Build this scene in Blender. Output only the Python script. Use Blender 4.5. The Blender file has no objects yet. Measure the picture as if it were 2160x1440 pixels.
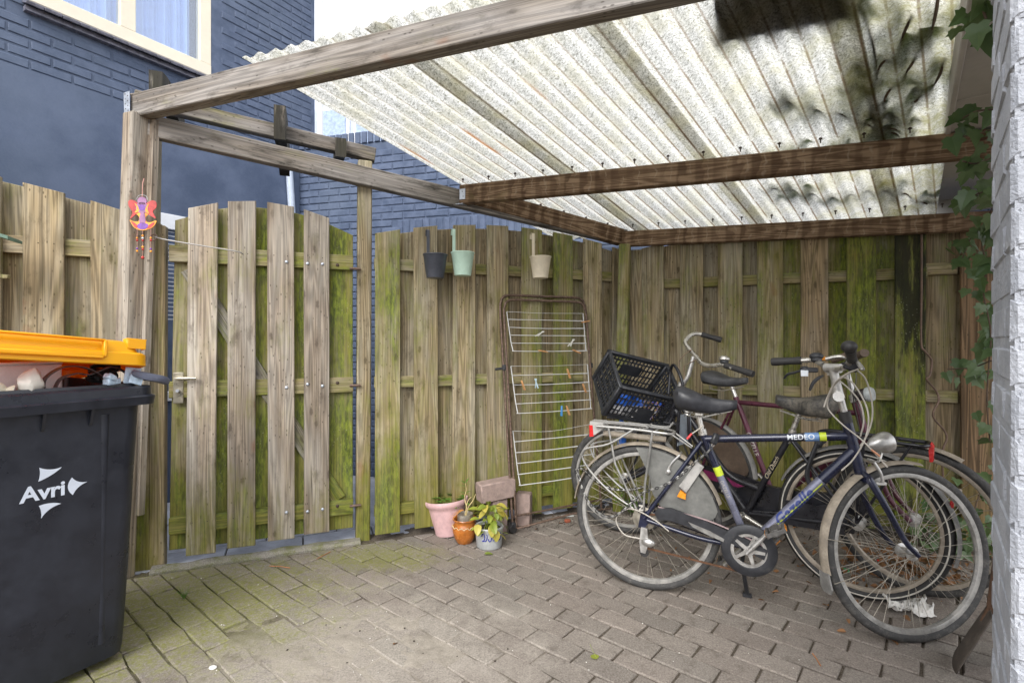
import bpy, bmesh, math, random
from mathutils import Vector, Matrix, Quaternion
R = math.radians
rnd = random.Random(7)
SC = bpy.context.scene
COL = SC.collection

# ------------------------------------------------------------------ camera, world, sun, exposure
H = 1.19                                    # eye height
cam_d = bpy.data.cameras.new('camera'); cam = bpy.data.objects.new('camera', cam_d); COL.objects.link(cam)
cam_d.lens = 18.0; cam_d.sensor_width = 36.0; cam_d.clip_start = 0.05; cam_d.clip_end = 2000
cam.location = (0, 0, H); cam.rotation_euler = (R(90), 0, 0)
SC.camera = cam
SUN_EL, SUN_AZ = 40.0, 198.0                # azimuth: degrees clockwise from +Y
world = bpy.data.worlds.new('World'); SC.world = world; world.use_nodes = True
wn = world.node_tree; wn.nodes.clear()
sky = wn.nodes.new('ShaderNodeTexSky'); sky.sky_type = 'NISHITA'; sky.sun_disc = False
sky.sun_elevation = R(SUN_EL); sky.sun_rotation = R(SUN_AZ); sky.air_density = 1.0; sky.dust_density = 4.0; sky.ozone_density = 1.0
hs = wn.nodes.new('ShaderNodeHueSaturation'); hs.inputs['Saturation'].default_value = 0.16; hs.inputs['Value'].default_value = 1.0
cl = wn.nodes.new('ShaderNodeMix'); cl.data_type = 'RGBA'; cl.inputs[0].default_value = 0.55
cl.inputs[7].default_value = (9.5, 9.7, 10.2, 1)       # even overcast veil over the sky
bg = wn.nodes.new('ShaderNodeBackground'); bg.inputs['Strength'].default_value = 0.15
wo = wn.nodes.new('ShaderNodeOutputWorld')
wn.links.new(sky.outputs[0], hs.inputs['Color']); wn.links.new(hs.outputs[0], cl.inputs[6])
wn.links.new(cl.outputs[2], bg.inputs['Color']); wn.links.new(bg.outputs[0], wo.inputs['Surface'])
sun_d = bpy.data.lights.new('sun', 'SUN'); sun_d.energy = 1.35; sun_d.angle = R(35); sun_d.color = (1.0, 0.97, 0.93)
sun = bpy.data.objects.new('sun', sun_d); COL.objects.link(sun)
_sd = Vector((math.sin(R(SUN_AZ)) * math.cos(R(SUN_EL)), math.cos(R(SUN_AZ)) * math.cos(R(SUN_EL)), math.sin(R(SUN_EL))))
sun.rotation_euler = _sd.to_track_quat('Z', 'Y').to_euler()
sun.location = _sd * 20
vs = SC.view_settings; vs.view_transform = 'Standard'; vs.look = 'None'; vs.gamma = 1.0; vs.use_curve_mapping = False
vs.exposure = 0.90
SC.cycles.max_bounces = 7; SC.cycles.diffuse_bounces = 4; SC.cycles.transmission_bounces = 5; SC.cycles.transparent_max_bounces = 8
SC.cycles.sample_clamp_indirect = 8.0

# ------------------------------------------------------------------ geometry helpers
def at(px, py, Y):                          # point seen at photo pixel (px, py) at depth Y
    return Vector(((px - 1080) / 1080 * Y, Y, H + (720 - py) / 1080 * Y))
def gnd(px, py):
    Y = 1080 * H / (py - 720); return Vector(((px - 1080) / 1080 * Y, Y, 0))
def dirv(deg): return Vector((math.cos(R(deg)), math.sin(R(deg)), 0))
def T(*a): return Matrix.Translation(Vector(a[0]) if len(a) == 1 else Vector(a))
def RX(d): return Matrix.Rotation(R(d), 4, 'X')
def RY(d): return Matrix.Rotation(R(d), 4, 'Y')
def RZ(d): return Matrix.Rotation(R(d), 4, 'Z')
def frame(o, x, y, z):
    m = Matrix.Identity(4)
    for i in range(3): m[i][0], m[i][1], m[i][2], m[i][3] = x[i], y[i], z[i], o[i]
    return m
def catmull(P, n=6, closed=False):
    P = [Vector(p) for p in P]; out = []; N = len(P)
    rng = range(N) if closed else range(N - 1)
    for i in rng:
        p1, p2 = P[i], P[(i + 1) % N]
        p0 = P[i - 1] if (closed or i > 0) else p1 * 2 - p2
        p3 = P[(i + 2) % N] if (closed or i + 2 < N) else p2 * 2 - p1
        for k in range(n):
            t = k / n
            out.append(0.5 * ((2 * p1) + (p2 - p0) * t + (2 * p0 - 5 * p1 + 4 * p2 - p3) * t * t + (3 * p1 - p0 - 3 * p2 + p3) * t ** 3))
    if not closed: out.append(P[-1])
    return out

class MB:
    def __init__(s): s.v = []; s.f = []
    def add(s, V, F, M=None):
        o = len(s.v)
        s.v += [tuple(M @ Vector(p)) for p in V] if M else [tuple(p) for p in V]
        s.f += [tuple(i + o for i in f) for f in F]; return s
    def box(s, c, sz, M=None, b=0.0):
        x, y, z = sz[0] / 2, sz[1] / 2, sz[2] / 2; V = []; F = []
        m = T(c) if M is None else M @ T(c)
        if b <= 0:
            V = [(sx * x, sy * y, sz_ * z) for sx in (-1, 1) for sy in (-1, 1) for sz_ in (-1, 1)]
            F = [(0, 1, 3, 2), (4, 6, 7, 5), (0, 4, 5, 1), (2, 3, 7, 6), (0, 2, 6, 4), (1, 5, 7, 3)]
            return s.add(V, F, m)
        b = min(b, x * .9, y * .9, z * .9); idx = {}
        for sx in (-1, 1):
            for sy in (-1, 1):
                for q in (-1, 1):
                    for a in range(3):
                        p = [sx * (x - b), sy * (y - b), q * (z - b)]; p[a] = (sx * x, sy * y, q * z)[a]
                        idx[(sx, sy, q, a)] = len(V); V.append(p)
        for a in range(3):                  # faces
            u, w = (a + 1) % 3, (a + 2) % 3
            for sg in (-1, 1):
                def k(pu, pw):
                    t = [0, 0, 0]; t[a] = sg; t[u] = pu; t[w] = pw; return idx[(t[0], t[1], t[2], a)]
                q = [k(-1, -1), k(1, -1), k(1, 1), k(-1, 1)]
                F.append(tuple(q if sg > 0 else q[::-1]))
        for a in range(3):                  # edges along axis a
            u, w = (a + 1) % 3, (a + 2) % 3
            for pu in (-1, 1):
                for pw in (-1, 1):
                    def k(e, ax):
                        t = [0, 0, 0]; t[a] = e; t[u] = pu; t[w] = pw; return idx[(t[0], t[1], t[2], ax)]
                    q = [k(-1, u), k(1, u), k(1, w), k(-1, w)]
                    F.append(tuple(q[::-1] if pu * pw > 0 else q))
        for sx in (-1, 1):
            for sy in (-1, 1):
                for q in (-1, 1):
                    t = [idx[(sx, sy, q, a)] for a in range(3)]
                    F.append(tuple(t if sx * sy * q > 0 else t[::-1]))
        return s.add(V, F, m)
    def tube(s, P, r, n=8, closed=False, M=None, flat=1.0, caps=True):
        P = [Vector(p) for p in P]; N = len(P); rr = r if isinstance(r, (list, tuple)) else [r] * N
        tg = []
        for i in range(N):
            a = P[(i + 1) % N] if (closed or i < N - 1) else P[i]
            b = P[i - 1] if (closed or i > 0) else P[i]
            d = a - b; tg.append(d.normalized() if d.length > 1e-9 else Vector((0, 0, 1)))
        up = Vector((0, 0, 1)) if abs(tg[0].z) < .9 else Vector((1, 0, 0))
        u = (up - tg[0] * up.dot(tg[0])).normalized(); V = []; F = []
        for i in range(N):
            if i:
                q = tg[i - 1].rotation_difference(tg[i]); u = q @ u
                u = (u - tg[i] * u.dot(tg[i])).normalized()
            w = tg[i].cross(u)
            for k in range(n):
                a = 2 * math.pi * k / n
                V.append(P[i] + (u * math.cos(a) * flat + w * math.sin(a)) * rr[i])
        for i in range(N if closed else N - 1):
            j = (i + 1) % N
            for k in range(n):
                k2 = (k + 1) % n; F.append((i * n + k, i * n + k2, j * n + k2, j * n + k))
        if caps and not closed:
            F.append(tuple(range(n))[::-1]); F.append(tuple((N - 1) * n + k for k in range(n)))
        return s.add(V, F, M)
    def rev(s, prof, n=24, M=None, a0=0.0, a1=360.0, closed=True):
        # revolve closed/open profile [(radius, height)] about local Z
        full = abs(a1 - a0) > 359.9; m = len(prof); V = []; F = []
        cnt = n if full else n + 1
        for i in range(cnt):
            a = R(a0 + (a1 - a0) * i / n); c, si = math.cos(a), math.sin(a)
            for (r_, z_) in prof: V.append((r_ * c, r_ * si, z_))
        for i in range(n):
            j = (i + 1) % cnt
            for k in range(m if closed else m - 1):
                k2 = (k + 1) % m; F.append((i * m + k, j * m + k, j * m + k2, i * m + k2))
        if not full and closed:
            F.append(tuple(range(m))); F.append(tuple(n * m + k for k in range(m))[::-1])
        return s.add(V, F, M)
    def prism(s, pts, y0, y1, M=None):      # outline in local XZ, extruded along Y
        n = len(pts); V = [(p[0], y0, p[1]) for p in pts] + [(p[0], y1, p[1]) for p in pts]
        ar = sum(pts[i][0] * pts[(i + 1) % n][1] - pts[(i + 1) % n][0] * pts[i][1] for i in range(n))
        F = [tuple(range(n)), tuple(range(2 * n - 1, n - 1, -1))]
        F += [(i, i + n, (i + 1) % n + n, (i + 1) % n) for i in range(n)]
        if ar < 0: F = [f[::-1] for f in F]
        return s.add(V, F, M)
    def ell(s, c, r, nu=12, nv=8, M=None):
        V = []; F = []; r = r if isinstance(r, (tuple, list)) else (r, r, r)
        for j in range(nv + 1):
            t = math.pi * j / nv
            for i in range(nu):
                a = 2 * math.pi * i / nu
                V.append((c[0] + r[0] * math.sin(t) * math.cos(a), c[1] + r[1] * math.sin(t) * math.sin(a), c[2] + r[2] * math.cos(t)))
        for j in range(nv):
            for i in range(nu):
                i2 = (i + 1) % nu; F.append((j * nu + i, (j + 1) * nu + i, (j + 1) * nu + i2, j * nu + i2))
        return s.add(V, F, M)
    def mesh(s, name, mat, smooth=False):
        me = bpy.data.meshes.new(name); me.from_pydata(s.v, [], s.f)
        if mat: me.materials.append(mat)
        me.update()
        if smooth:
            me.polygons.foreach_set('use_smooth', [True] * len(me.polygons))
            try: me.set_sharp_from_angle(angle=R(40))
            except Exception: pass
        return me
    def build(s, name, mat, parent=None, M=None, smooth=True, color=None):
        return link(name, s.mesh(name, mat, smooth), parent, M, color)

WM = {}
def link(name, data, parent=None, M=None, color=None):
    """link an object; M is its matrix local to parent"""
    o = bpy.data.objects.new(name, data); COL.objects.link(o)
    M = M.copy() if M else Matrix.Identity(4)
    if parent: o.parent = parent
    o.matrix_basis = M
    WM[o.name] = (WM[parent.name] @ M) if parent else M
    if color: o.color = color
    return o
def linkw(name, data, parent, Mw, color=None):
    """the same, M given in the world"""
    return link(name, data, parent, (WM[parent.name].inverted() @ Mw) if parent else Mw, color)
def tag(o, label=None, cat=None, group=None, kind=None):
    if label: o['label'] = label
    if cat: o['category'] = cat
    if group: o['group'] = group
    if kind: o['kind'] = kind
    return o
def thing(name, label, cat, loc=(0, 0, 0), rz=0.0, group=None):
    o = link(name, None, None, T(loc) @ RZ(rz)); o.empty_display_size = .1
    return tag(o, label, cat, group)
def struct(o): o['kind'] = 'structure'; return o
def orient(p0, p1, up=Vector((0, 0, 1))):
    """matrix with local Z along p0->p1, local Y as close to 'up' as possible, origin at p0"""
    p0, p1 = Vector(p0), Vector(p1); z = (p1 - p0).normalized()
    x = up.cross(z)
    if x.length < 1e-4: x = Vector((1, 0, 0))
    x.normalize(); y = z.cross(x)
    return frame(p0, x, y, z), (p1 - p0).length

# ------------------------------------------------------------------ material helpers
class NT:
    def __init__(s, name):
        s.m = bpy.data.materials.new(name); s.m.use_nodes = True; s.t = s.m.node_tree; s.t.nodes.clear()
        s.out = s.n('OutputMaterial'); s._c = {}
    def n(s, typ, **kw):
        q = s.t.nodes.new('ShaderNode' + typ)
        for k, v in kw.items(): setattr(q, k, v)
        return q
    def set(s, sock, val):
        if isinstance(val, bpy.types.NodeSocket): s.t.links.new(val, sock)
        elif val is not None:
            if isinstance(val, (tuple, list)) and len(val) == 3 and sock.type == 'RGBA': val = (*val, 1)
            sock.default_value = val
    def coord(s, which='Object'):
        if 'tc' not in s._c: s._c['tc'] = s.n('TexCoord')
        return s._c['tc'].outputs[which]
    def pos(s):
        if 'g' not in s._c: s._c['g'] = s.n('NewGeometry')
        return s._c['g'].outputs['Position']
    def info(s, k):
        if 'i' not in s._c: s._c['i'] = s.n('ObjectInfo')
        return s._c['i'].outputs[k]
    def map(s, vec, scale=(1, 1, 1), loc=(0, 0, 0), rot=(0, 0, 0)):
        q = s.n('Mapping'); s.set(q.inputs[0], vec); s.set(q.inputs[1], loc); s.set(q.inputs[2], rot); s.set(q.inputs[3], scale); return q.outputs[0]
    def vadd(s, a, b):
        q = s.n('VectorMath', operation='ADD'); s.set(q.inputs[0], a); s.set(q.inputs[1], b); return q.outputs[0]
    def noise(s, vec, scale=5, detail=4, rough=.55, dist=0, col=False):
        q = s.n('TexNoise'); s.set(q.inputs['Vector'], vec); q.inputs['Scale'].default_value = scale
        q.inputs['Detail'].default_value = detail; q.inputs['Roughness'].default_value = rough; q.inputs['Distortion'].default_value = dist
        return q.outputs['Color' if col else 'Fac']
    def voro(s, vec, scale=5, feat='F1', rand=1.0, out='Distance'):
        q = s.n('TexVoronoi', feature=feat); s.set(q.inputs['Vector'], vec); q.inputs['Scale'].default_value = scale; q.inputs['Randomness'].default_value = rand
        return q.outputs[out]
    def math(s, op, a, b=None, c=None, clamp=False):
        q = s.n('Math', operation=op); q.use_clamp = clamp
        s.set(q.inputs[0], a); s.set(q.inputs[1], b)
        if c is not None: s.set(q.inputs[2], c)
        return q.outputs[0]
    def rng(s, v, a, b, c=0., d=1., smooth=True):
        q = s.n('MapRange'); q.interpolation_type = 'SMOOTHSTEP' if smooth else 'LINEAR'
        s.set(q.inputs[0], v); s.set(q.inputs[1], a); s.set(q.inputs[2], b); s.set(q.inputs[3], c); s.set(q.inputs[4], d); return q.outputs[0]
    def mix(s, f, a, b, blend='MIX'):
        q = s.n('Mix', data_type='RGBA', blend_type=blend); s.set(q.inputs[0], f); s.set(q.inputs[6], a); s.set(q.inputs[7], b); return q.outputs[2]
    def ramp(s, v, stops):
        q = s.n('ValToRGB'); s.set(q.inputs[0], v); e = q.color_ramp.elements
        while len(e) < len(stops): e.new(.5)
        for i, (p, c) in enumerate(stops): e[i].position = p; e[i].color = (*c, 1) if len(c) == 3 else c
        return q.outputs[0]
    def sep(s, v, col=False):
        q = s.n('SeparateColor' if col else 'SeparateXYZ'); s.set(q.inputs[0], v); return q.outputs
    def comb(s, x, y, z):
        q = s.n('CombineXYZ'); s.set(q.inputs[0], x); s.set(q.inputs[1], y); s.set(q.inputs[2], z); return q.outputs[0]
    def bump(s, h, strength=.3, dist=.002):
        q = s.n('Bump'); q.inputs['Strength'].default_value = strength; q.inputs['Distance'].default_value = dist; s.set(q.inputs['Height'], h); return q.outputs[0]
    def pbsdf(s, col, rough=.6, metal=0., bump=None, spec=None, trans=None, ior=None, sss=None, coat=None):
        q = s.n('BsdfPrincipled'); s.set(q.inputs['Base Color'], col); s.set(q.inputs['Roughness'], rough); s.set(q.inputs['Metallic'], metal)
        if bump is not None: s.set(q.inputs['Normal'], bump)
        if spec is not None: s.set(q.inputs['Specular IOR Level'], spec)
        if trans is not None: s.set(q.inputs['Transmission Weight'], trans)
        if ior: q.inputs['IOR'].default_value = ior
        if coat: q.inputs['Coat Weight'].default_value = coat
        return q.outputs[0]
    def done(s, surf): s.t.links.new(surf, s.out.inputs['Surface']); return s.m

MATS = {}
def simple(name, col, rough=.5, metal=0., var=.25, dust=0., dustcol=(.33, .29, .23), scale=18., bumpd=.0006, spec=None, coat=None):
    """plain surface with uneven tone, slight relief and grime"""
    if name in MATS: return MATS[name]
    m = NT(name); o = m.vadd(m.coord(), m.math('MULTIPLY', m.info('Random'), 37.0))
    n1 = m.noise(o, scale, 5, .6); n2 = m.noise(o, scale * 5, 3, .6)
    f = m.math('ADD', m.math('MULTIPLY', n1, .7), m.math('MULTIPLY', n2, .3))
    c = m.mix(m.rng(f, .3, .7), tuple(x * (1 - var) for x in col), tuple(min(1, x * (1 + var)) for x in col))
    r = m.rng(n1, .3, .7, max(.05, rough - .12), min(1, rough + .12))
    if dust > 0:
        d = m.rng(m.math('ADD', n1, m.math('MULTIPLY', n2, .5)), 1.0 - dust * .6, 1.32 - dust * .6, 0., min(.9, dust))
        c = m.mix(d, c, dustcol); r = m.math('MAXIMUM', r, m.math('MULTIPLY', d, .9))
        met = m.math('MULTIPLY', m.math('SUBTRACT', 1.0, d), metal)
    else: met = metal
    MATS[name] = m.done(m.pbsdf(c, r, met, m.bump(n2, .3, bumpd), spec=spec, coat=coat)); return MATS[name]
# ------------------------------------------------------------------ materials
def wood_mat(name, light, dark, grey):
    """weathered softwood; local Z runs along the grain. object colour: R moss, G black stain, B warm/brown"""
    m = NT(name)
    oc = m.sep(m.info('Color'), True); rn = m.info('Random')
    off = m.comb(m.math('MULTIPLY', rn, 31.), m.math('MULTIPLY', rn, 17.), m.math('MULTIPLY', rn, 53.))
    p = m.vadd(m.coord(), off)
    cont = m.noise(m.map(p, (13, 9, .55)), 1.0, 2, .45, .15)
    ring = m.math('PINGPONG', m.math('MULTIPLY', cont, 15.), .5)         # growth-ring contours
    ring = m.rng(ring, .0, .5)
    fib = m.noise(m.map(p, (1, 1, .014)), 190, 5, .7)
    band = m.noise(m.map(p, (1, 1, .018)), 75, 3, .55)
    broad = m.noise(m.map(p, (1, 1, .12)), 12, 3, .55)
    px_ = m.sep(p); kv = m.n('TexVoronoi'); kv.voronoi_dimensions = '2D'; m.set(kv.inputs['Vector'], m.comb(m.math('MULTIPLY', m.math('ADD', px_[0], px_[1]), 8.), m.math('MULTIPLY', px_[2], 3.1), 0.)); kv.inputs['Scale'].default_value = 1.0
    kd_ = m.math('ADD', kv.outputs['Distance'], m.math('MULTIPLY', m.math('SUBTRACT', m.noise(p, 60, 3, .6), .5), .12)); gate_ = m.rng(m.noise(p, 2.3, 1), .44, .52)
    knot = m.math('MULTIPLY', m.rng(kd_, .03, .10, 1., 0.), gate_); halo = m.math('MULTIPLY', m.rng(kd_, .08, .34, .42, 0.), gate_)
    k2 = m.n('TexVoronoi'); k2.voronoi_dimensions = '2D'; m.set(k2.inputs['Vector'], m.comb(m.math('MULTIPLY', m.math('ADD', px_[0], px_[1]), 30.), m.math('MULTIPLY', px_[2], 13.), 0.)); k2.inputs['Scale'].default_value = 1.0
    knot = m.math('MAXIMUM', knot, m.math('MULTIPLY', m.rng(k2.outputs['Distance'], .05, .12, 1., 0.), m.rng(m.noise(p, 7, 1), .52, .58)))
    tone = m.math('ADD', m.math('MULTIPLY', ring, .14), m.math('ADD', m.math('MULTIPLY', fib, .58), m.math('MULTIPLY', band, .30)))
    c = m.mix(m.rng(tone, .34, .72), dark, light)
    gs = m.mix(m.rng(tone, .36, .70), tuple(g * .52 for g in grey), grey)
    c = m.mix(m.rng(broad, .36, .66, .1, .85), c, gs)
    c = m.mix(m.math('MULTIPLY', oc[2], .88), c, m.mix(m.rng(m.math('ADD', tone, m.math('MULTIPLY', ring, .12)), .34, .82), (.065, .036, .017), (.235, .138, .072)))
    hv = m.n('HueSaturation'); hv.inputs['Hue'].default_value = .5
    m.set(hv.inputs['Value'], m.math('ADD', .80, m.math('MULTIPLY', rn, .36))); m.set(hv.inputs['Color'], c); c = hv.outputs[0]
    c = m.mix(halo, c, dark)
    c = m.mix(m.math('MULTIPLY', knot, .7), c, tuple(d * .5 for d in dark))
    # weather checks and grubby patches
    chk = m.rng(m.noise(m.map(p, (1, 1, .010)), 170, 2, .5), .67, .72)
    c = m.mix(m.math('MULTIPLY', chk, .6), c, tuple(d * .35 for d in dark))
    c = m.mix(m.rng(m.noise(m.map(p, (1, 1, .4)), 16, 5, .7), .52, .72, 0., .55), c, tuple(d * .55 for d in dark))
    c = m.mix(m.rng(m.noise(m.map(p, (1, 1, .5)), 5.5, 3, .6), .68, .74, 0., .35), c, (.20, .075, .03))
    wz = m.sep(m.pos())[2]
    # green algae: patches running down the grain, heavier with R
    g1 = m.noise(m.map(p, (1, 1, .16)), 13, 5, .62); g2 = m.noise(m.map(p, (1, 1, .25)), 70, 4, .7); g3 = m.noise(p, 4.2, 3, .55)
    low = m.rng(wz, .05, .70, .46, 0.)
    gm = m.math('ADD', m.math('ADD', m.math('MULTIPLY', g1, .62), m.math('ADD', m.math('MULTIPLY', g2, .28), m.math('MULTIPLY', g3, .48))), m.math('ADD', m.math('ADD', .008, m.math('MULTIPLY', oc[0], .46)), m.math('MULTIPLY', low, m.math('ADD', .35, oc[0]))))
    gm = m.rng(gm, .74, 1.18, 0., .84)
    thin = m.mix(m.rng(fib, .3, .7), (.085, .085, .010), (.235, .215, .030))
    thick = m.mix(m.rng(g2, .35, .7), (.035, .058, .004), (.175, .225, .012))
    c = m.mix(gm, c, m.mix(m.rng(m.math('ADD', g1, m.math('MULTIPLY', oc[0], .25)), .5, .85), thin, thick))
    # black mould
    k1 = m.noise(m.map(p, (1, 1, .14)), 17, 6, .72)
    hi = m.rng(wz, .9, 1.8, 0., .22)
    km = m.rng(m.math('ADD', k1, m.math('MULTIPLY', oc[1], m.math('ADD', .36, hi))), .78, .95, 0., .9)
    c = m.mix(km, c, (.016, .015, .011))
    # pale lichen spots where it is mossy
    li = m.math('MULTIPLY', m.rng(m.voro(p, 55), .12, .22, 1., 0.), m.math('MULTIPLY', m.rng(oc[0], .5, .9), m.rng(g3, .5, .6)))
    c = m.mix(m.math('MULTIPLY', li, .5), c, (.30, .30, .20))
    h = m.math('ADD', m.math('MULTIPLY', fib, .7), m.math('ADD', m.math('MULTIPLY', band, .3), m.math('MULTIPLY', chk, -1.0)))
    return m.done(m.pbsdf(c, m.rng(fib, .3, .7, .72, .92), 0, m.bump(h, .6, .0022), spec=.25))
W_FENCE = wood_mat('fence_wood', (.40, .315, .185), (.125, .092, .048), (.41, .37, .275))
W_GREY = wood_mat('grey_beam_wood', (.255, .225, .190), (.090, .076, .064), (.335, .315, .295))
W_PALE = wood_mat('pale_weathered_wood', (.40, .325, .245), (.135, .105, .078), (.47, .43, .37))

def stained_mat():
    """purlins under the roof: brown timber with pale drip runs below every trough and dark stains between"""
    m = NT('stained_purlin_wood'); rn = m.info('Random'); p = m.coord(); q = m.vadd(p, m.comb(m.math('MULTIPLY', rn, 9.), m.math('MULTIPLY', rn, 5.), m.math('MULTIPLY', rn, 23.)))
    cont = m.noise(m.map(q, (12, 12, .7)), 1.0, 2, .5, .2); ring = m.rng(m.math('PINGPONG', m.math('MULTIPLY', cont, 15.), .5), .0, .5)
    fib = m.noise(m.map(q, (1, 1, .025)), 300, 3, .6)
    tone = m.math('ADD', m.math('MULTIPLY', ring, .4), m.math('MULTIPLY', fib, .6))
    c = m.mix(m.rng(tone, .25, .8), (.115, .072, .042), (.28, .195, .125))
    z = m.sep(p)[2]; wob = m.noise(q, 9, 3, .6)
    ph = m.math('FRACT', m.math('ADD', m.math('DIVIDE', z, .0885), m.math('MULTIPLY', wob, 1.1)))
    mid = m.math('ABSOLUTE', m.math('SUBTRACT', ph, .5))                   # .5 at a drip run, 0 between
    amt = m.rng(m.noise(m.map(q, (0, 0, 1)), 3.2, 2), .35, .6, .25, 1.)
    bl = m.math('MULTIPLY', m.rng(m.math('ADD', mid, m.math('MULTIPLY', m.math('SUBTRACT', wob, .5), .9)), .12, .30, 1., 0.), amt)
    c = m.mix(m.math('MULTIPLY', bl, .62), c, m.mix(m.rng(fib, .35, .65), (.028, .014, .008), (.075, .038, .02)))
    run = m.math('MULTIPLY', m.rng(mid, .42, .49), m.rng(m.noise(m.map(q, (1, 1, 1)), 26, 2), .38, .6))
    c = m.mix(m.math('MULTIPLY', run, .28), c, (.40, .33, .25))
    c = m.mix(m.rng(m.noise(q, 3, 4, .6), .60, .8, 0., .35), c, (.17, .18, .05))
    return m.done(m.pbsdf(c, .85, 0, m.bump(m.math('ADD', fib, ring), .45, .002), spec=.2))
W_STAIN = stained_mat()

def roof_mat():
    """fibreglass corrugated sheet: milky, lets light through; grit, algae and rust on it. local X across the waves"""
    m = NT('corrugated_fibreglass'); p = m.coord(); xyz = m.sep(p)
    ph = m.math('FRACT', m.math('DIVIDE', xyz[0], LAMBDA))                 # 0 = crest, .5 = trough
    fibre = m.noise(m.map(p, (1, 1, 1)), 120, 4, .8, 1.0); blot = m.noise(p, 5, 5, .6); grit = m.voro(p, 210)
    c = m.mix(m.rng(fibre, .36, .58), (.26, .255, .215), (.79, .78, .735))
    c = m.mix(m.rng(blot, .42, .66, 0., .5), c, (.56, .53, .38))
    c = m.mix(m.rng(m.noise(p, 75, 4, .75), .55, .64, 0., .72), c, (.17, .17, .12))
    c = m.mix(m.rng(grit, .12, .2, .5, 0.), c, (.16, .15, .10))
    # dirt line collected in each trough
    tr = m.rng(m.math('ABSOLUTE', m.math('SUBTRACT', ph, .5)), .02, .085, 1., 0.)
    tr = m.math('MULTIPLY', tr, m.rng(m.noise(m.map(p, (1, .25, 1)), 30, 4, .7), .30, .52, 0., .85))
    tr = m.math('MULTIPLY', tr, m.rng(xyz[1], -.9, .25, .40, 1.))
    c = m.mix(tr, c, m.mix(m.noise(p, 4, 2), (.12, .09, .05), (.22, .13, .07)))
    alg = m.math('MULTIPLY', m.rng(m.math('ADD', xyz[0], m.math('MULTIPLY', m.math('SUBTRACT', blot, .5), 2.0)), 1.7, 2.6), m.rng(m.noise(p, 22, 5, .7), .38, .62, .1, .8))
    c = m.mix(alg, c, m.mix(fibre, (.22, .21, .09), (.50, .48, .27)))
    # rusty orange streaks in a few troughs
    rs = m.math('MULTIPLY', m.rng(m.noise(m.map(p, (.9, .35, 1)), 3.3, 1, .4), .68, .74), m.rng(m.math('ABSOLUTE', m.math('SUBTRACT', ph, .5)), .05, .2, 1., 0.))
    c = m.mix(m.math('MULTIPLY', rs, .7), c, (.38, .15, .03))
    geo = m.n('NewGeometry')
    bmp = m.bump(m.math('ADD', fibre, m.math('MULTIPLY', blot, .5)), .7, .004)
    tl = m.n('BsdfTranslucent'); m.set(tl.inputs[0], c); m.set(tl.inputs[1], bmp)
    df = m.n('BsdfDiffuse'); m.set(df.inputs[0], m.mix(.35, c, (.1, .1, .08))); m.set(df.inputs[2], bmp)
    mx = m.n('MixShader'); mx.inputs[0].default_value = .14; m.t.links.new(tl.outputs[0], mx.inputs[1]); m.t.links.new(df.outputs[0], mx.inputs[2])
    return m.done(mx.outputs[0])

def blue_paint(name, brick=True):
    m = NT(name); p = m.pos(); o = m.vadd(p, m.math('MULTIPLY', m.info('Random'), 11.))
    n = m.noise(o, 3.0 if not brick else 9, 5, .62); f = m.noise(p, 85, 4, .65); b = m.noise(p, 1.1, 3, .6)
    c = m.mix(m.rng(n, .3, .72), (.054, .077, .132), (.098, .127, .200))
    c = m.mix(m.rng(b, .45, .7, 0., .5), c, (.11, .14, .20))
    c = m.mix(m.rng(m.noise(p, 23, 5, .75), .70, .76, 0., .35), c, (.28, .30, .36))
    return m.done(m.pbsdf(c, m.rng(f, .3, .7, .55, .8), 0, m.bump(m.math('ADD', f, m.math('MULTIPLY', n, .6)), .5, .003 if brick else .002), spec=.35))
BLUE_BRICK = blue_paint('blue_painted_brick'); BLUE_PLASTER = blue_paint('blue_render', False)

def white_brick():
    m = NT('white_painted_brick'); p = m.pos(); f = m.noise(p, 55, 5, .65); g = m.noise(p, 190, 3, .6); n = m.noise(p, 12, 4, .6)
    c = m.mix(m.rng(n, .35, .7), (.30, .315, .35), (.40, .415, .45))
    c = m.mix(m.rng(m.noise(p, 34, 5, .7), .66, .74, 0., .45), c, (.42, .41, .40))
    return m.done(m.pbsdf(c, .55, 0, m.bump(m.math('ADD', f, m.math('MULTIPLY', g, .4)), .9, .006), spec=.4))
WHITE_BRICK = white_brick()
WHITE_BOARD = simple('white_painted_board', (.46, .44, .41), .6, var=.1, dust=.25, dustcol=(.34, .32, .28), scale=6)

def ground_noise(m, p):
    """wear shared by paving, sand and kerb: (dust, moss) from the place on the ground"""
    xy = m.sep(p)
    def blob(cx, cy, rx, ry):
        a = m.math('DIVIDE', m.math('SUBTRACT', xy[0], cx), rx); b = m.math('DIVIDE', m.math('SUBTRACT', xy[1], cy), ry)
        return m.math('SQRT', m.math('ADD', m.math('MULTIPLY', a, a), m.math('MULTIPLY', b, b)))
    nz = m.noise(p, 7, 5, .65); fine = m.noise(p, 38, 4, .7)
    d = m.rng(m.math('ADD', blob(-.60, 1.98, .80, .52), m.math('MULTIPLY', m.math('SUBTRACT', .5, nz), 2.2)), .35, 1.2, 1., 0.)
    dl = m.math('MINIMUM', blob(-1.45, 2.30, .72, .62), m.math('MINIMUM', blob(-.75, 2.83, .42, .22), blob(-1.7, 1.9, .5, .5)))
    g = m.rng(m.math('ADD', dl, m.math('MULTIPLY', m.math('SUBTRACT', .5, m.math('ADD', m.math('MULTIPLY', nz, .5), m.math('MULTIPLY', fine, .5))), 3.2)), .2, 1.25, 1., 0.)
    return d, g, fine, nz
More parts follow.
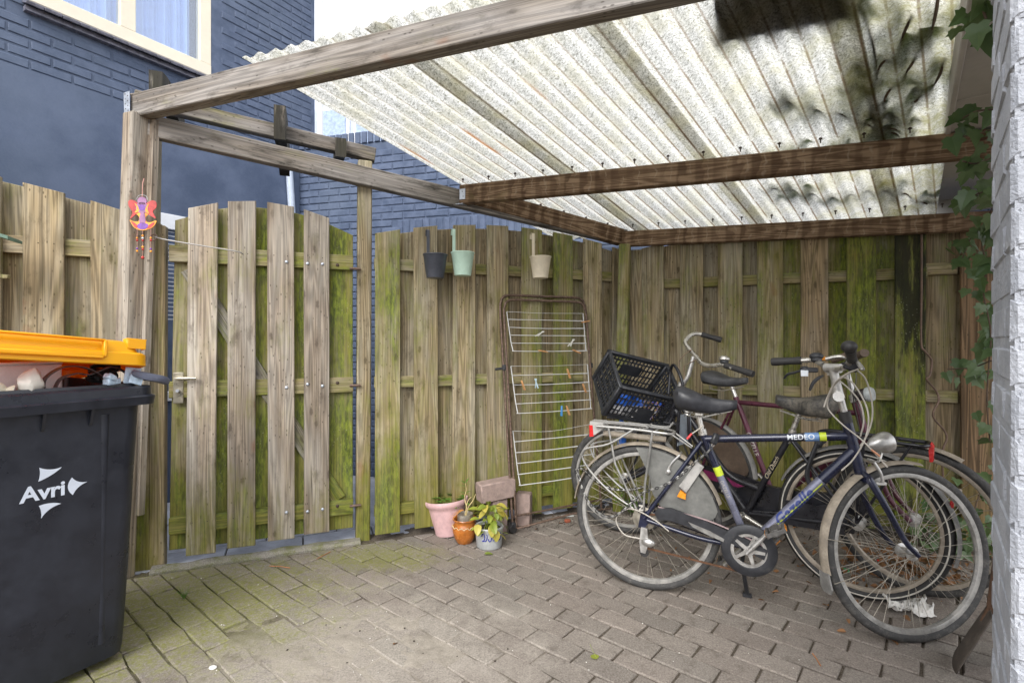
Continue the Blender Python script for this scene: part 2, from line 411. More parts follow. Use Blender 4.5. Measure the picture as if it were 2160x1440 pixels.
def paver_mat():
    m = NT('concrete_paver'); p = m.pos(); rn = m.info('Random')
    d, g, fine, nz = ground_noise(m, p)
    sp = m.noise(p, 150, 5, .75); sp2 = m.voro(p, 150)
    c = m.mix(m.rng(m.noise(m.comb(m.math('MULTIPLY', rn, 91.), 0., 0.), 3.0, 1), .3, .7), (.150, .140, .124), (.285, .258, .225))
    c = m.mix(m.math('MULTIPLY', m.math('FRACT', m.math('MULTIPLY', rn, 7.3)), .38), c, (.225, .170, .145))
    c = m.mix(m.rng(m.noise(p, 2.4, 3, .5), .35, .7, 0., .3), c, (.235, .190, .168))
    c = m.mix(m.rng(sp, .3, .72), m.mix(.55, c, (.06, .05, .04)), m.mix(.35, c, (.40, .35, .30)))
    c = m.mix(m.rng(sp2, .10, .2, .55, 0.), c, (.50, .46, .40))
    c = m.mix(m.rng(m.noise(p, 16, 5, .7), .50, .70, 0., .5), c, (.085, .070, .056))
    c = m.mix(m.math('MULTIPLY', d, m.rng(m.math('ADD', m.noise(p, 130, 4, .75), m.math('MULTIPLY', fine, .5)), .55, .95, .12, .85)), c, m.mix(sp, (.28, .25, .21), (.46, .42, .365)))
    c = m.mix(m.math('MULTIPLY', g, m.rng(m.math('ADD', m.noise(p, 95, 4, .75), m.math('MULTIPLY', fine, .7)), .61, 1.02, .06, .86)), c, m.mix(m.noise(p, 60, 4, .7), (.085, .092, .014), (.245, .25, .050)))
    h = m.math('ADD', m.math('MULTIPLY', sp, .6), m.math('MULTIPLY', fine, .8))
    return m.done(m.pbsdf(c, .88, 0, m.bump(h, .5, .003), spec=.25))
PAVER = paver_mat()
def sand_mat():
    m = NT('joint_sand'); p = m.pos(); d, g, fine, nz = ground_noise(m, p); sp = m.noise(p, 140, 5, .75)
    c = m.mix(m.rng(sp, .3, .7), (.045, .036, .027), (.15, .125, .098))
    c = m.mix(m.math('MULTIPLY', d, m.rng(fine, .3, .6, .8, 1.)), c, m.mix(sp, (.24, .21, .17), (.42, .38, .325)))
    c = m.mix(m.math('MULTIPLY', g, .6), c, m.mix(sp, (.06, .065, .012), (.15, .155, .03)))
    return m.done(m.pbsdf(c, .95, 0, m.bump(m.math('ADD', sp, fine), .8, .004), spec=.15))
SAND = sand_mat()
def kerb_mat():
    m = NT('mossy_concrete'); p = m.pos(); d, g, fine, nz = ground_noise(m, p); sp = m.noise(p, 240, 3, .7)
    c = m.mix(m.rng(sp, .3, .7), (.16, .145, .12), (.33, .31, .27))
    c = m.mix(m.rng(m.math('ADD', nz, m.math('MULTIPLY', fine, .5)), .62, .95, 0., .8), c, m.mix(sp, (.075, .085, .02), (.19, .20, .05)))
    return m.done(m.pbsdf(c, .9, 0, m.bump(m.math('ADD', sp, fine), .8, .005), spec=.2))
KERB = kerb_mat()
SLATE = simple('bluestone_slab', (.42, .44, .50), .42, var=.28, dust=.25, scale=7)
EARTH = simple('earth', (.12, .10, .075), .95, var=.4, scale=6)

def leaf_mat(name, a, b, vein=(.3, .36, .2), gloss=.35, tr=.35):
    m = NT(name); rn = m.info('Random'); p = m.coord(); n = m.noise(m.vadd(p, m.math('MULTIPLY', rn, 9.)), 40, 4, .6)
    c = m.mix(m.math('ADD', m.math('MULTIPLY', rn, .6), m.math('MULTIPLY', n, .4)), a, b)
    q = m.n('BsdfTranslucent'); m.set(q.inputs[0], m.mix(.3, c, (.3, .4, .05)))
    s = m.pbsdf(c, gloss, 0, m.bump(n, .3, .001), spec=.45)
    mx = m.n('MixShader'); mx.inputs[0].default_value = tr; m.t.links.new(s, mx.inputs[1]); m.t.links.new(q.outputs[0], mx.inputs[2])
    return m.done(mx.outputs[0])
IVY = leaf_mat('ivy_leaf', (.035, .080, .025), (.12, .175, .075), tr=.2)
IVY_ROOF = leaf_mat('roof_ivy_leaf', (.035, .065, .015), (.09, .13, .03), tr=.3)
HERB = leaf_mat('herb_leaf', (.06, .14, .02), (.16, .30, .05))
LIME = leaf_mat('yellow_green_leaf', (.13, .19, .025), (.36, .40, .06), tr=.3)
YELLOW = leaf_mat('yellow_leaf', (.40, .36, .06), (.55, .46, .10), tr=.3)
DEAD = leaf_mat('dead_leaf', (.12, .055, .025), (.34, .17, .075), gloss=.8, tr=.12)
BARK = simple('ivy_stem', (.09, .06, .04), .9, var=.4)

# metals, plastics and paints
GALV = simple('galvanised_steel', (.42, .45, .50), .45, .75, var=.2, dust=.12, scale=40)
CHROME = simple('dull_chrome', (.62, .60, .56), .32, .9, var=.2, dust=.42, scale=30)
ALU = simple('dirty_aluminium', (.52, .51, .49), .42, .8, var=.22, dust=.38, scale=30)
SILVER = simple('silver_tube', (.31, .305, .29), .45, .6, var=.2, dust=.4, scale=30)
RIM = simple('dusty_rim', (.36, .35, .33), .5, .55, var=.3, dust=.5, dustcol=(.36, .33, .29), scale=25)
SPOKE = simple('dull_spoke', (.34, .31, .26), .55, .6, var=.3, dust=.5)
TYRE = simple('grey_tyre_rubber', (.045, .044, .043), .8, var=.35, dust=.45, dustcol=(.19, .175, .155), scale=30)
BLACKRUB = simple('black_rubber', (.025, .024, .024), .65, var=.35, dust=.28, dustcol=(.16, .14, .11), scale=30)
DUSTBLACK = simple('dusty_black_plastic', (.022, .023, .027), .5, var=.35, dust=.28, dustcol=(.15, .135, .11), scale=22)
CRATE_M = simple('black_crate_plastic', (.026, .028, .034), .45, var=.35, dust=.34, dustcol=(.13, .12, .105), scale=16)
BLACKPAINT = simple('black_frame_paint', (.014, .014, .018), .35, var=.3, dust=.25, dustcol=(.13, .115, .095), scale=20)
NAVY = simple('navy_frame_paint', (.011, .014, .036), .30, .2, var=.35, dust=.26, dustcol=(.20, .185, .17), scale=18, coat=.4)
SILVBLUE = simple('silver_blue_paint', (.20, .205, .27), .38, .5, var=.2, dust=.2, scale=22)
MAROON = simple('maroon_frame_paint', (.085, .018, .035), .38, .1, var=.35, dust=.3, dustcol=(.2, .15, .14), scale=22)
GUARD = simple('dusty_beige_guard', (.27, .23, .18), .65, var=.25, dust=.4, dustcol=(.42, .37, .30), scale=20)
GUARDGREY = simple('dusty_grey_guard', (.20, .195, .185), .6, var=.3, dust=.4, dustcol=(.30, .27, .23), scale=20)
SADDLE = simple('worn_saddle_vinyl', (.024, .025, .030), .5, var=.35, dust=.3, dustcol=(.15, .135, .115), scale=22)
SADDLEDUST = simple('dusty_saddle_vinyl', (.05, .048, .045), .6, var=.35, dust=.62, dustcol=(.22, .195, .155), scale=14)
COAT = simple('grey_coat_guard', (.135, .135, .125), .55, var=.25, dust=.3, dustcol=(.33, .31, .27), scale=12)
COATBROWN = simple('brown_coat_guard', (.10, .07, .05), .55, var=.3, dust=.35, dustcol=(.24, .2, .16), scale=12)
RUST = simple('rusty_tube', (.13, .085, .062), .5, .4, var=.5, dust=.35, dustcol=(.30, .26, .24), scale=60)
WIREWHITE = simple('white_coated_wire', (.58, .58, .57), .4, var=.08, dust=.1)
REDLENS = simple('red_lens', (.55, .02, .02), .25, var=.2)
ORANGELENS = simple('orange_lens', (.75, .27, .02), .3, var=.2)
COPPER = simple('copper_tape', (.55, .26, .15), .5, .3, var=.3)
CABLE = simple('beige_cable', (.42, .39, .34), .5, var=.15, dust=.2)
CABLEDARK = simple('dark_cable', (.06, .055, .05), .5, var=.2, dust=.2)
LIMEPAINT = simple('lime_decal', (.46, .56, .03), .45, var=.12, dust=.12)
DECALWHITE = simple('white_decal', (.62, .66, .70), .45, var=.1, dust=.1)
DECALBLUE = simple('blue_decal', (.05, .10, .30), .45, var=.15, dust=.2)
DECALGREY = simple('grey_decal', (.40, .38, .34), .5, var=.15)
BINGREY = simple('bin_plastic', (.015, .0175, .026), .36, var=.25, dust=.14, dustcol=(.16, .155, .15), scale=9)
LOGO = simple('pale_logo_film', (.58, .63, .72), .5, var=.05)
def lid_mat():
    m = NT('yellow_lid_plastic'); p = m.coord(); n = m.noise(p, 14, 5, .65)
    c = m.mix(m.rng(n, .62, .8, 0., .5), (.88, .47, .008), (.45, .18, .01))
    s = m.pbsdf(c, .35, 0, m.bump(n, .15, .001), spec=.5); q = m.n('BsdfTranslucent'); q.inputs[0].default_value = (.95, .22, .01, 1)
    mx = m.n('MixShader'); mx.inputs[0].default_value = .30; m.t.links.new(s, mx.inputs[1]); m.t.links.new(q.outputs[0], mx.inputs[2])
    return m.done(mx.outputs[0])
LID = lid_mat()
FOAM = simple('white_foam', (.74, .73, .72), .85, var=.06, scale=60)
PLASTICBAG = simple('pale_plastic_bag', (.66, .62, .55), .45, var=.12)
BELT = simple('brown_leather_belt', (.055, .026, .022), .4, var=.4)
BLUERUB = simple('blue_grey_rubber', (.10, .11, .155), .6, var=.25, dust=.15)
PACK = simple('printed_packet', (.48, .60, .72), .35, var=.3, scale=50)
PINKPOT = simple('pink_pot_plastic', (.56, .36, .36), .65, var=.15, dust=.34, dustcol=(.24, .19, .17), scale=30)
GLAZE = simple('orange_brown_glaze', (.36, .115, .018), .22, var=.35, dust=.1, coat=.5, scale=14)
CREAMGL = simple('cream_slip', (.62, .50, .30), .4, var=.1)
STONEWARE = simple('grey_stoneware', (.36, .37, .37), .4, var=.15, dust=.2, scale=24)
COBALT = simple('cobalt_glaze', (.04, .05, .26), .35, var=.2)
ZINC = simple('zinc_sheet', (.30, .34, .39), .45, .5, var=.2, dust=.2)
TIN = simple('rusty_tin_can', (.40, .37, .32), .4, .7, var=.3, dust=.35, dustcol=(.28, .17, .10), scale=40)
SOIL = simple('potting_soil', (.035, .025, .018), .95, var=.5, scale=80)
BLOCK = simple('pinkish_concrete_block', (.27, .20, .175), .9, var=.25, dust=.3, dustcol=(.16, .13, .11), scale=30)
MINT = simple('mint_enamel', (.44, .60, .50), .4, var=.08, dust=.14, dustcol=(.3, .22, .12), scale=20)
CREAM = simple('cream_enamel', (.64, .57, .44), .4, var=.08, dust=.16, dustcol=(.3, .2, .1), scale=20)
ANTHRA = simple('anthracite_enamel', (.045, .05, .065), .4, var=.2, dust=.2, scale=20)
PEGWOOD = simple('peg_wood', (.52, .27, .11), .7, var=.25)
PEGGREY = simple('grey_plastic_peg', (.58, .57, .52), .5, var=.1)
PEGBLUE = simple('blue_plastic_peg', (.06, .24, .50), .4, var=.15)
PEGPALE = simple('pale_blue_plastic_peg', (.45, .58, .66), .4, var=.1)
CREAMFRAME = simple('cream_window_frame', (.72, .66, .53), .45, var=.05, scale=5)
WHITEPVC = simple('white_pvc', (.72, .74, .78), .4, var=.05)
PIPE = simple('pale_grey_downpipe', (.46, .52, .62), .45, var=.1)
SILLT = simple('dark_sill_tile', (.16, .16, .20), .28, var=.3, dust=.15, scale=20)
CURTAIN = simple('pale_blue_curtain', (.40, .50, .70), .8, var=.08, scale=5)
GLASSM = NT('window_glass'); GLASS = None
def glass_mat():
    m = GLASSM
    g = m.n('BsdfGlossy'); g.inputs['Roughness'].default_value = .02; g.inputs['Color'].default_value = (.9, .93, 1, 1)
    t = m.n('BsdfTransparent'); t.inputs[0].default_value = (.86, .92, 1, 1)
    mx = m.n('MixShader'); mx.inputs[0].default_value = .16; m.t.links.new(t.outputs[0], mx.inputs[1]); m.t.links.new(g.outputs[0], mx.inputs[2])
    return m.done(mx.outputs[0])
GLASS = glass_mat()
TISSUE = simple('crumpled_white_tissue', (.74, .72, .68), .9, var=.1, dust=.15)
SPADE = simple('rusty_spade', (.10, .082, .068), .75, .3, var=.4, dust=.4, dustcol=(.17, .14, .115), scale=24)
SPADEWOOD = simple('dark_spade_handle', (.11, .06, .035), .7, var=.4)
BRASS = simple('gold_door_fitting', (.52, .48, .38), .35, .8, var=.1, dust=.2)
GLASSRED = simple('red_stained_glass', (.42, .035, .03), .18, var=.4, scale=25)
GLASSORANGE = simple('orange_stained_glass', (.78, .29, .025), .18, var=.35, scale=25)
GLASSVIOLET = simple('violet_stained_glass', (.16, .055, .32), .18, var=.35, scale=25)
GLASSPINK = simple('mauve_stained_glass', (.27, .12, .25), .18, var=.25, scale=25)
THREAD = simple('pink_thread', (.65, .32, .28), .8)
BLUEPLASTIC = simple('blue_plastic', (.03, .14, .55), .35, var=.1)
GOLDPRINT = simple('gold_printed_film', (.45, .27, .06), .35, var=.5, scale=50)
GREENROOF = simple('green_felt', (.10, .17, .13), .7, var=.2)
PURPLEPRINT = simple('purple_printed_film', (.08, .05, .3), .35, var=.5, scale=50)
GREENPLASTIC = simple('green_litter', (.03, .35, .12), .4, var=.2)
TWIG = simple('reddish_twig', (.32, .14, .06), .8, var=.3)
# ------------------------------------------------------------------ ground and paving
from mathutils import noise as mnoise
HA, HB = 22.3, -22.5                          # headings of the two fence runs
PA = Vector((-.822, 3.06, 0)); CORNER = Vector((.84, 3.74, 0))
dA, dB = dirv(HA), dirv(HB); nA, nB = dirv(HA + 90), dirv(HB + 90)
CAM2 = Vector((0, 0, H))
def pix(p):
    return (1080 + p[0] / p[1] * 1080, 720 - (p[2] - H) / p[1] * 1080) if p[1] > .05 else None
def in_view(p, m=40):
    q = pix(p); return q is not None and -m < q[0] < 2160 + m and -m < q[1] < 1440 + m

g = MB().add([(-600, -600, -.07), (600, -600, -.07), (600, 600, -.07), (-600, 600, -.07)], [(0, 1, 2, 3)]).build('ground', EARTH)
struct(g)

def fbm(x, y, s, o=4):
    return mnoise.fractal(Vector((x * s, y * s, 3.3)), 1.0, 2.0, o)
def sand_z(x, y):
    r = math.hypot((x + .62) / .55, (y - 2.0) / .36)
    patch = max(0, 1 - r * .8 - .7 * fbm(x, y, 6))
    edge = 0.0
    for P, n in ((PA, nA), (CORNER, nB)):
        dd = (Vector((x, y, 0)) - P).dot(n); edge = max(edge, max(0, 1 + dd / .22)) if dd < 0.05 else max(edge, 1)
    z = -.0090 + .0025 * fbm(x, y, 30) + patch * .0115 + edge * (.006 + .009 * fbm(x, y, 9))
    return z
KA, KB = Vector((-1.86, 2.635, 0)), Vector((-.90, 3.035, 0)); kd = (KB - KA).normalized(); kn = Vector((-kd.y, kd.x, 0))
x0, x1, y0, y1, st = -2.75, 3.0, .75, 3.9, .014
nx, ny = int((x1 - x0) / st), int((y1 - y0) / st); V = []; F = []
for j in range(ny + 1):
    for i in range(nx + 1):
        x, y = x0 + i * st, y0 + j * st; V.append((x, y, sand_z(x, y)))
for j in range(ny):
    for i in range(nx):
        x, y = x0 + (i + .5) * st, y0 + (j + .5) * st
        q = Vector((x, y, 0))
        if (q - PA).dot(nA) > .12 or (q - CORNER).dot(nB) > .12: continue
        if x < -.95 and (q - KA).dot(kn) > .02: continue
        a = j * (nx + 1) + i; F.append((a, a + 1, a + nx + 2, a + nx + 1))
pave = MB(); pave.v = V; pave.f = F
pavement = struct(pave.build('pavement', SAND))

LB, WB_ = .2235, .1058
ia, ja = Vector((.7675, -.641, 0)), Vector((.641, .7675, 0)); PO = Vector((-.454, 2.324, 0))
def clip(poly, P, n, d):                      # keep (q-P).n < d
    out = []
    for k in range(len(poly)):
        a, b = poly[k], poly[(k + 1) % len(poly)]; fa, fb = (a - P).dot(n) - d, (b - P).dot(n) - d
        if fa < 0: out.append(a)
        if fa * fb < 0: out.append(a + (b - a) * (fa / (fa - fb)))
    return out
def slab(poly, z0, z1, b):
    c = sum(poly, Vector()) / len(poly); n = len(poly); V = []
    ins = []
    for k in range(n):
        a, p, q = poly[k - 1], poly[k], poly[(k + 1) % n]
        e = ((a - p).normalized() + (q - p).normalized()); e = e.normalized() if e.length > 1e-5 else (c - p).normalized()
        ins.append(p + e * b * 1.35)
    V = [Vector((p.x, p.y, z0)) for p in poly] + [Vector((p.x, p.y, z1 - b)) for p in poly] + [Vector((p.x, p.y, z1)) for p in ins]
    F = [tuple(range(2 * n, 3 * n))]
    for r in (0, n): F += [(r + k, r + (k + 1) % n, r + n + (k + 1) % n, r + n + k) for k in range(n)]
    return V, F
pv_mesh = []
for k in range(8):
    w, h_ = LB - .0085, WB_ - .0085; pr = random.Random(k)
    j = lambda: pr.uniform(-.0022, .0022)
    poly = []
    for (a, b_) in ((-1, -1), (0, -1), (1, -1), (1, 1), (0, 1), (-1, 1)):
        poly.append(Vector((a * w / 2 + j(), b_ * h_ / 2 + j(), 0)))
    v, f = slab(poly, -.05, 0, .0045); pv_mesh.append(MB().add(v, f).mesh('paver', PAVER))
cand = []
for jj in range(-16, 22):
    for i2 in range(-24, 24):
        c = PO + ia * ((i2 + (.5 if jj % 2 else 0) + .5) * LB) + ja * ((jj + .5) * WB_)
        if c.y < .45 or c.x < -2.9 or c.x > 3.1: continue
        if (c - Vector((.92, .976, 0))).dot(ia) > .25 and c.y < 1.3: continue
        cor = [c + ia * (sx * (LB - .008) / 2) + ja * (sy * (WB_ - .008) / 2) for sx, sy in ((-1, -1), (1, -1), (1, 1), (-1, 1))]
        p = cor; cut = False
        for (P, n, d) in ((PA, nA, -.005), (CORNER, nB, -.005)) + (((KA, kn, -.036),) if c.x < -.88 else ()):
            p2 = clip(p, P, n, d)
            if len(p2) != 4 or any((a - b).length > 1e-6 for a, b in zip(p2, p)): cut = True
            p = p2
            if len(p) < 3: break
        if len(p) < 3: continue
        ar = abs(sum(p[k].x * p[(k + 1) % len(p)].y - p[(k + 1) % len(p)].x * p[k].y for k in range(len(p)))) / 2
        if ar < .0012: continue
        cand.append((c, p, cut))
vis = sorted([q for q in cand if in_view(q[0], 60)], key=lambda q: q[0].y)
vids = set(id(q) for q in vis[:300]); rest = MB()
for q in cand:
    c, p, cut = q; pr = random.Random(hash((round(c.x, 3), round(c.y, 3))))
    sink = .010 if (math.hypot(c.x + .30, c.y - 1.98) < .09 or math.hypot(c.x + 1.11, c.y - 2.08) < .10) else 0
    dz = pr.uniform(-.0025, .0015) - sink; tl = T(c.x, c.y, dz) @ RX(pr.uniform(-.5, .5)) @ RY(pr.uniform(-.35, .35))
    if id(q) in vids:
        if cut:
            v, f = slab([a - c for a in p], -.05, 0, .004); link('paver', MB().add(v, f).mesh('paver', PAVER), pavement, tl)
        else:
            link('paver', pv_mesh[pr.randrange(8)], pavement, tl @ RZ(math.degrees(math.atan2(ia.y, ia.x)) + (180 if pr.random() < .5 else 0)))
    else:
        v, f = slab([a - c for a in p], -.05, 0, .004); rest.add(v, f, tl)
if rest.f:
    o = rest.build('paver_field', PAVER, pavement, smooth=False); tag(o, kind='stuff')

# kerb under the gate, stone slabs of the alley behind it
kb = MB(); kl = (KB - KA).length
nseg = 40
for s in range(nseg + 1):
    t = s / nseg; c = KA + kd * (kl * t); w = .030 + .006 * fbm(t * 5, 1, 1.7); zt = .020 + .008 * fbm(t * 6, 4, 1.3)
    for (yy, zz) in ((-w, -.05), (-w, zt - .012), (-w + .012, zt), (w, zt + .004), (w + .006, -.05)):
        q = c + kn * yy; kb.v.append((q.x, q.y, zz))
for s in range(nseg):
    for k in range(4): a = s * 5 + k; kb.f.append((a, a + 5, a + 6, a + 1))
kerb = struct(kb.build('kerb', KERB))
alley_base = MB()
a0 = KA + kn * .035; a1 = KB + kn * .035 + kd * .05
q = [a0 - kd * 1.6, a1 + kd * 3.5, a1 + kd * 3.5 + kn * 2.4, a0 - kd * 1.6 + kn * 2.4]
alley_base.add([(p.x, p.y, -.022) for p in q], [(0, 1, 2, 3)])
alley = struct(alley_base.build('alley', SAND))
for j in range(5):
    for i in range(12):
        o_ = a0 - kd * (1.5 - i * .405 - (.2 if j % 2 else 0)) + kn * (.203 + j * .405 - .18)
        pr = random.Random(i * 17 + j)
        poly = [Vector((sx * .1985, sy * .1985, 0)) for sx, sy in ((-1, -1), (1, -1), (1, 1), (-1, 1))]
        if j == 0: poly = [Vector((p.x, max(p.y, -.02), 0)) for p in poly]
        v, f = slab(poly, -.04, 0, .003)
        link('slab', MB().add(v, f).mesh('slab', SLATE), alley, T(o_.x, o_.y, pr.uniform(-.006, -.002)) @ RZ(math.degrees(math.atan2(kd.y, kd.x))))

# ------------------------------------------------------------------ brick walls
def brick_mesh(L, hgt, proud, mat, seed, b=.005):
    pr = random.Random(seed); j = lambda a=.0015: pr.uniform(-a, a); x, z = L / 2, hgt / 2
    V = [(-x, .004, -z), (x, .004, -z), (x, .004, z), (-x, .004, z)]
    V += [(sx * x + j(), -proud + b + j(.0008), sz * z + j()) for sx, sz in ((-1, -1), (1, -1), (1, 1), (-1, 1))]
    V += [(sx * (x - b) + j(.001), -proud + j(.0012), sz * (z - b) + j(.001)) for sx, sz in ((-1, -1), (1, -1), (1, 1), (-1, 1))]
    F = [(8, 9, 10, 11)]
    for r in (0, 4): F += [(r + k, r + (k + 1) % 4, r + 4 + (k + 1) % 4, r + 4 + k) for k in range(4)]
    return MB().add(V, F)
def brickwork(wall, Mw, s0, s1, z0, z1, mat, holes=(), L=.21, ch=.0625, jt=.011, proud=.006, nmax=300, budget=None, half=True, seed=1, keep=None):
    """bricks on the plane y=0 of Mw (x along, -y outward): single objects for those showing largest, one joined part for the rest"""
    var = {}
    for k in range(6): var[k] = brick_mesh(L - jt, ch - jt, proud, mat, seed * 10 + k)
    hv = [brick_mesh((L - jt) / 2 - jt / 2, ch - jt, proud, mat, seed * 10 + 7 + k) for k in range(2)]
    ms = {k: v.mesh('brick', mat) for k, v in var.items()}; hm = [v.mesh('brick', mat) for v in hv]
    items = []; r = 0; z = z0
    while z + ch <= z1 + 1e-4:
        zc = z + ch / 2; x = s0; pr = random.Random(seed * 1000 + r)
        if r % 2: items.append((s0 + L / 4, zc, True)); x = s0 + L / 2
        while x < s1 - 1e-4:
            if x + L <= s1 + .02: items.append((x + L / 2, zc, False)); x += L
            elif x + L / 2 <= s1 + .03: items.append((x + L / 4, zc, True)); x += L / 2
            else: break
        z += ch; r += 1
    out = []
    for (x, zc, hf) in items:
        if any(a - .03 < x < b + .03 and c - .001 < zc < d + .001 for (a, b, c, d) in holes): continue
        if keep and not keep(x, zc): continue
        p = Mw @ Vector((x, 0, zc)); out.append((p.length if in_view(p, 20) else 1e3 + p.length, x, zc, hf))
    out.sort(); rest = MB()
    for k, (d, x, zc, hf) in enumerate(out):
        pr = random.Random(int(x * 977) + int(zc * 3331)); m_ = T(x, pr.uniform(-.0015, .0015), zc) @ RY(pr.uniform(-.4, .4)) @ RZ(pr.uniform(-.4, .4))
        if k < nmax and d < 1e3: linkw('brick', hm[pr.randrange(2)] if hf else ms[pr.randrange(6)], wall, Mw @ m_)
        else: rest.add((hv[pr.randrange(2)] if hf else var[pr.randrange(6)]).v, (hv[0] if hf else var[0]).f, m_)
    if rest.f:
        o = linkw('brickwork', rest.mesh('brickwork', mat), wall, Mw); tag(o, kind='stuff')

# --- blue house on the left: plaster below, painted brick above, a window
HH = 57.4                                     # heading of its wall
HO = Vector((-3.0, 3.1, 0)); MH = T(HO) @ RZ(HH)       # x along the wall, -y towards the yard
house = thing('house', 'dark blue house with smooth plaster below painted brick and a cream framed window', 'house', HO, HH)
S0, S1, ZB = -1.2, 2.09, 2.853
WS0, WS1, WZ0 = .045, 1.14, 3.285             # window opening
wl = MB()                                     # wall core with the opening left free
for (a, b, c, d) in ((S0, S1, -.05, 3.2), (S0, WS0, 3.2, 5.6), (WS1, S1, 3.2, 5.6), (WS0, WS1, 4.75, 5.6), (WS0, WS1, 3.2, WZ0 - .02)):
    wl.box(((a + b) / 2, .15, (c + d) / 2), (b - a, .30, d - c))
wl.box((2.09 - .155, 1.3, 2.775), (.30, 2.0, 5.65))
wall = wl.build('wall', BLUE_BRICK, house, smooth=False)
pl = MB(); nn = 60
pls = MB().box(((S0 + S1) / 2 - .0, -.004, (ZB - .05) / 2), (S1 - S0 + .004, .016, ZB + .05), b=.004)
# plaster leaves out the ground-floor window
GW = (.70, 1.45, .75, 2.13)
pls = MB()
for (a, b, c, d) in ((S0, GW[0], -.05, ZB), (GW[1], S1 + .004, -.05, ZB), (GW[0], GW[1], GW[3], ZB), (GW[0], GW[1], -.05, GW[2])):
    pls.box(((a + b) / 2, -.004, (c + d) / 2), (b - a, .018, d - c))
pls.build('plaster', BLUE_PLASTER, house, smooth=False)
brickwork(wall, MH, S0, S1, ZB + .003, 5.6, BLUE_BRICK, holes=((WS0 - .055, WS1 + .055, WZ0 - .09, 4.75),), nmax=290, seed=2)
# upper window
wi = MB().box(((WS0 + WS1) / 2, .03, WZ0 + .045), (WS1 - WS0, .07, .09), b=.004)
for (a, b) in ((WS0, WS0 + .075), (.53, .625), (WS1 - .085, WS1)):
    wi.box(((a + b) / 2, .031, WZ0 + .80), (b - a, .066, 1.42), b=.004)
wi.box(((WS0 + WS1) / 2, .03, 4.70), (WS1 - WS0, .07, .1), b=.004)
win = wi.build('window', CREAMFRAME, house, smooth=False)
for (a, b) in ((WS0 + .075, .53), (.625, WS1 - .085)):
    MB().box(((a + b) / 2, .035, 4.0), (b - a, .006, 1.32)).build('pane', GLASS, win, smooth=False)
for (a, b, sd) in ((WS0 + .04, .55, 1), (.605, WS1 - .11, 4)):
    cv = MB(); n = 90
    for i in range(n + 1):
        t = i / n; x = a + (b - a) * t; y = .115 + .018 * math.sin(t * 34 + sd) + .010 * math.sin(t * 71 + sd * 2) + .012 * fbm(t * 4, sd, 2)
        cv.v += [(x + .006 * math.sin(t * 9), y * 1.0, 3.30), (x, y, 4.7)]
    cv.f = [(2 * i, 2 * i + 2, 2 * i + 3, 2 * i + 1) for i in range(n)]
    cv.build('curtain', CURTAIN, win)
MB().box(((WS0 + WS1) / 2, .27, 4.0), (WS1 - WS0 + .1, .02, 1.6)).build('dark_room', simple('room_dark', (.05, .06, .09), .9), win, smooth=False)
sill = MB().box(((WS0 + WS1) / 2, -.012, WZ0 - .068), (WS1 - WS0 + .03, .06, .03)).build('window_sill', SILLT, house, smooth=False)
n = 13
for k in range(n):
    w = (WS1 - WS0 + .05) / n
    MB().box((0, 0, 0), (w - .004, .105, .020), b=.003).build('tile', SILLT, sill, T(WS0 - .025 + (k + .5) * w, -.035, WZ0 - .034) @ RX(22 + random.Random(k).uniform(-1, 1)), smooth=False)
# ground-floor window, seen past the gate post: white frame, pale blind
g0, g1, gz0, gz1 = GW
gw = MB()
for (a, b, c, d) in ((g0, g1, gz1 - .11, gz1), (g0, g1, gz0, gz0 + .07), (g0, g0 + .06, gz0, gz1), (g1 - .06, g1, gz0, gz1)):
    gw.box(((a + b) / 2, -.005, (c + d) / 2), (b - a, .05, d - c), b=.003)
gwo = gw.build('window', WHITEPVC, house, smooth=False)
for k in range(22):
    MB().box((0, 0, 0), (g1 - g0 - .13, .004, .030)).build('blind_slat', WHITEPVC, gwo, T((g0 + g1) / 2, .006, gz1 - .135 - k * .031) @ RX(28), smooth=False)
MB().box(((g0 + g1) / 2, .035, (gz0 + gz1) / 2), (g1 - g0 - .11, .01, gz1 - gz0 - .1)).build('pane', simple('dark_pane', (.02, .025, .04), .08), gwo, smooth=False)
# pipes
MB().tube([(2.125, -.03, 2.7), (2.125, -.03, 5.6)], .030, 14).build('corner_downpipe', WHITEPVC, house)
dp = MB().tube([(1.785, -.045, 2.88), (1.79, -.045, 2.78), (1.845, -.045, 2.0), (1.85, -.045, .05)], .031, 14)
dp.tube([(1.842, -.045, 2.04), (1.846, -.045, 1.98)], .036, 14)
dp.build('downpipe', PIPE, house)

# --- lower blue brick outbuilding behind the fences
W2O = Vector((-1.955, 4.715, 0)); W2H = -15.0; M2 = T(W2O) @ RZ(W2H)
shed = thing('outbuilding', 'low dark blue painted brick outbuilding behind the garden fences', 'building', W2O, W2H)
L2, Z2 = 7.6, 2.98
w2 = MB().box((L2 / 2, .12, Z2 / 2 - .03), (L2, .24, Z2 + .0)); w2.box((.12, 1.0, Z2 / 2 - .03), (.23, 1.6, Z2))
w2o = w2.build('wall', BLUE_BRICK, shed, smooth=False)
SOL = (1.02, 2.26, 2.03, 2.245)               # upright bricks over an opening
WIN2 = (1.05, 2.23, .95, 2.03)
def keep2(x, z): return not (SOL[0] - .05 < x < SOL[1] + .05 and SOL[2] < z < SOL[3])
brickwork(w2o, M2, 0.0, L2, -.0, Z2 - .06, BLUE_BRICK, holes=(WIN2,), nmax=280, seed=5, keep=keep2, proud=.008)
sm = brick_mesh(.051, .20, .008, BLUE_BRICK, 99).mesh('upright_brick', BLUE_BRICK); k = 0; x = SOL[0]
while x < SOL[1]:
    link('upright_brick', sm, w2o, T(x, random.Random(k).uniform(-.002, .001), (SOL[2] + SOL[3]) / 2)); x += .0625; k += 1
cm = brick_mesh(.052, .10, .012, BLUE_BRICK, 98).mesh('coping_brick', BLUE_BRICK); x = .03; k = 0
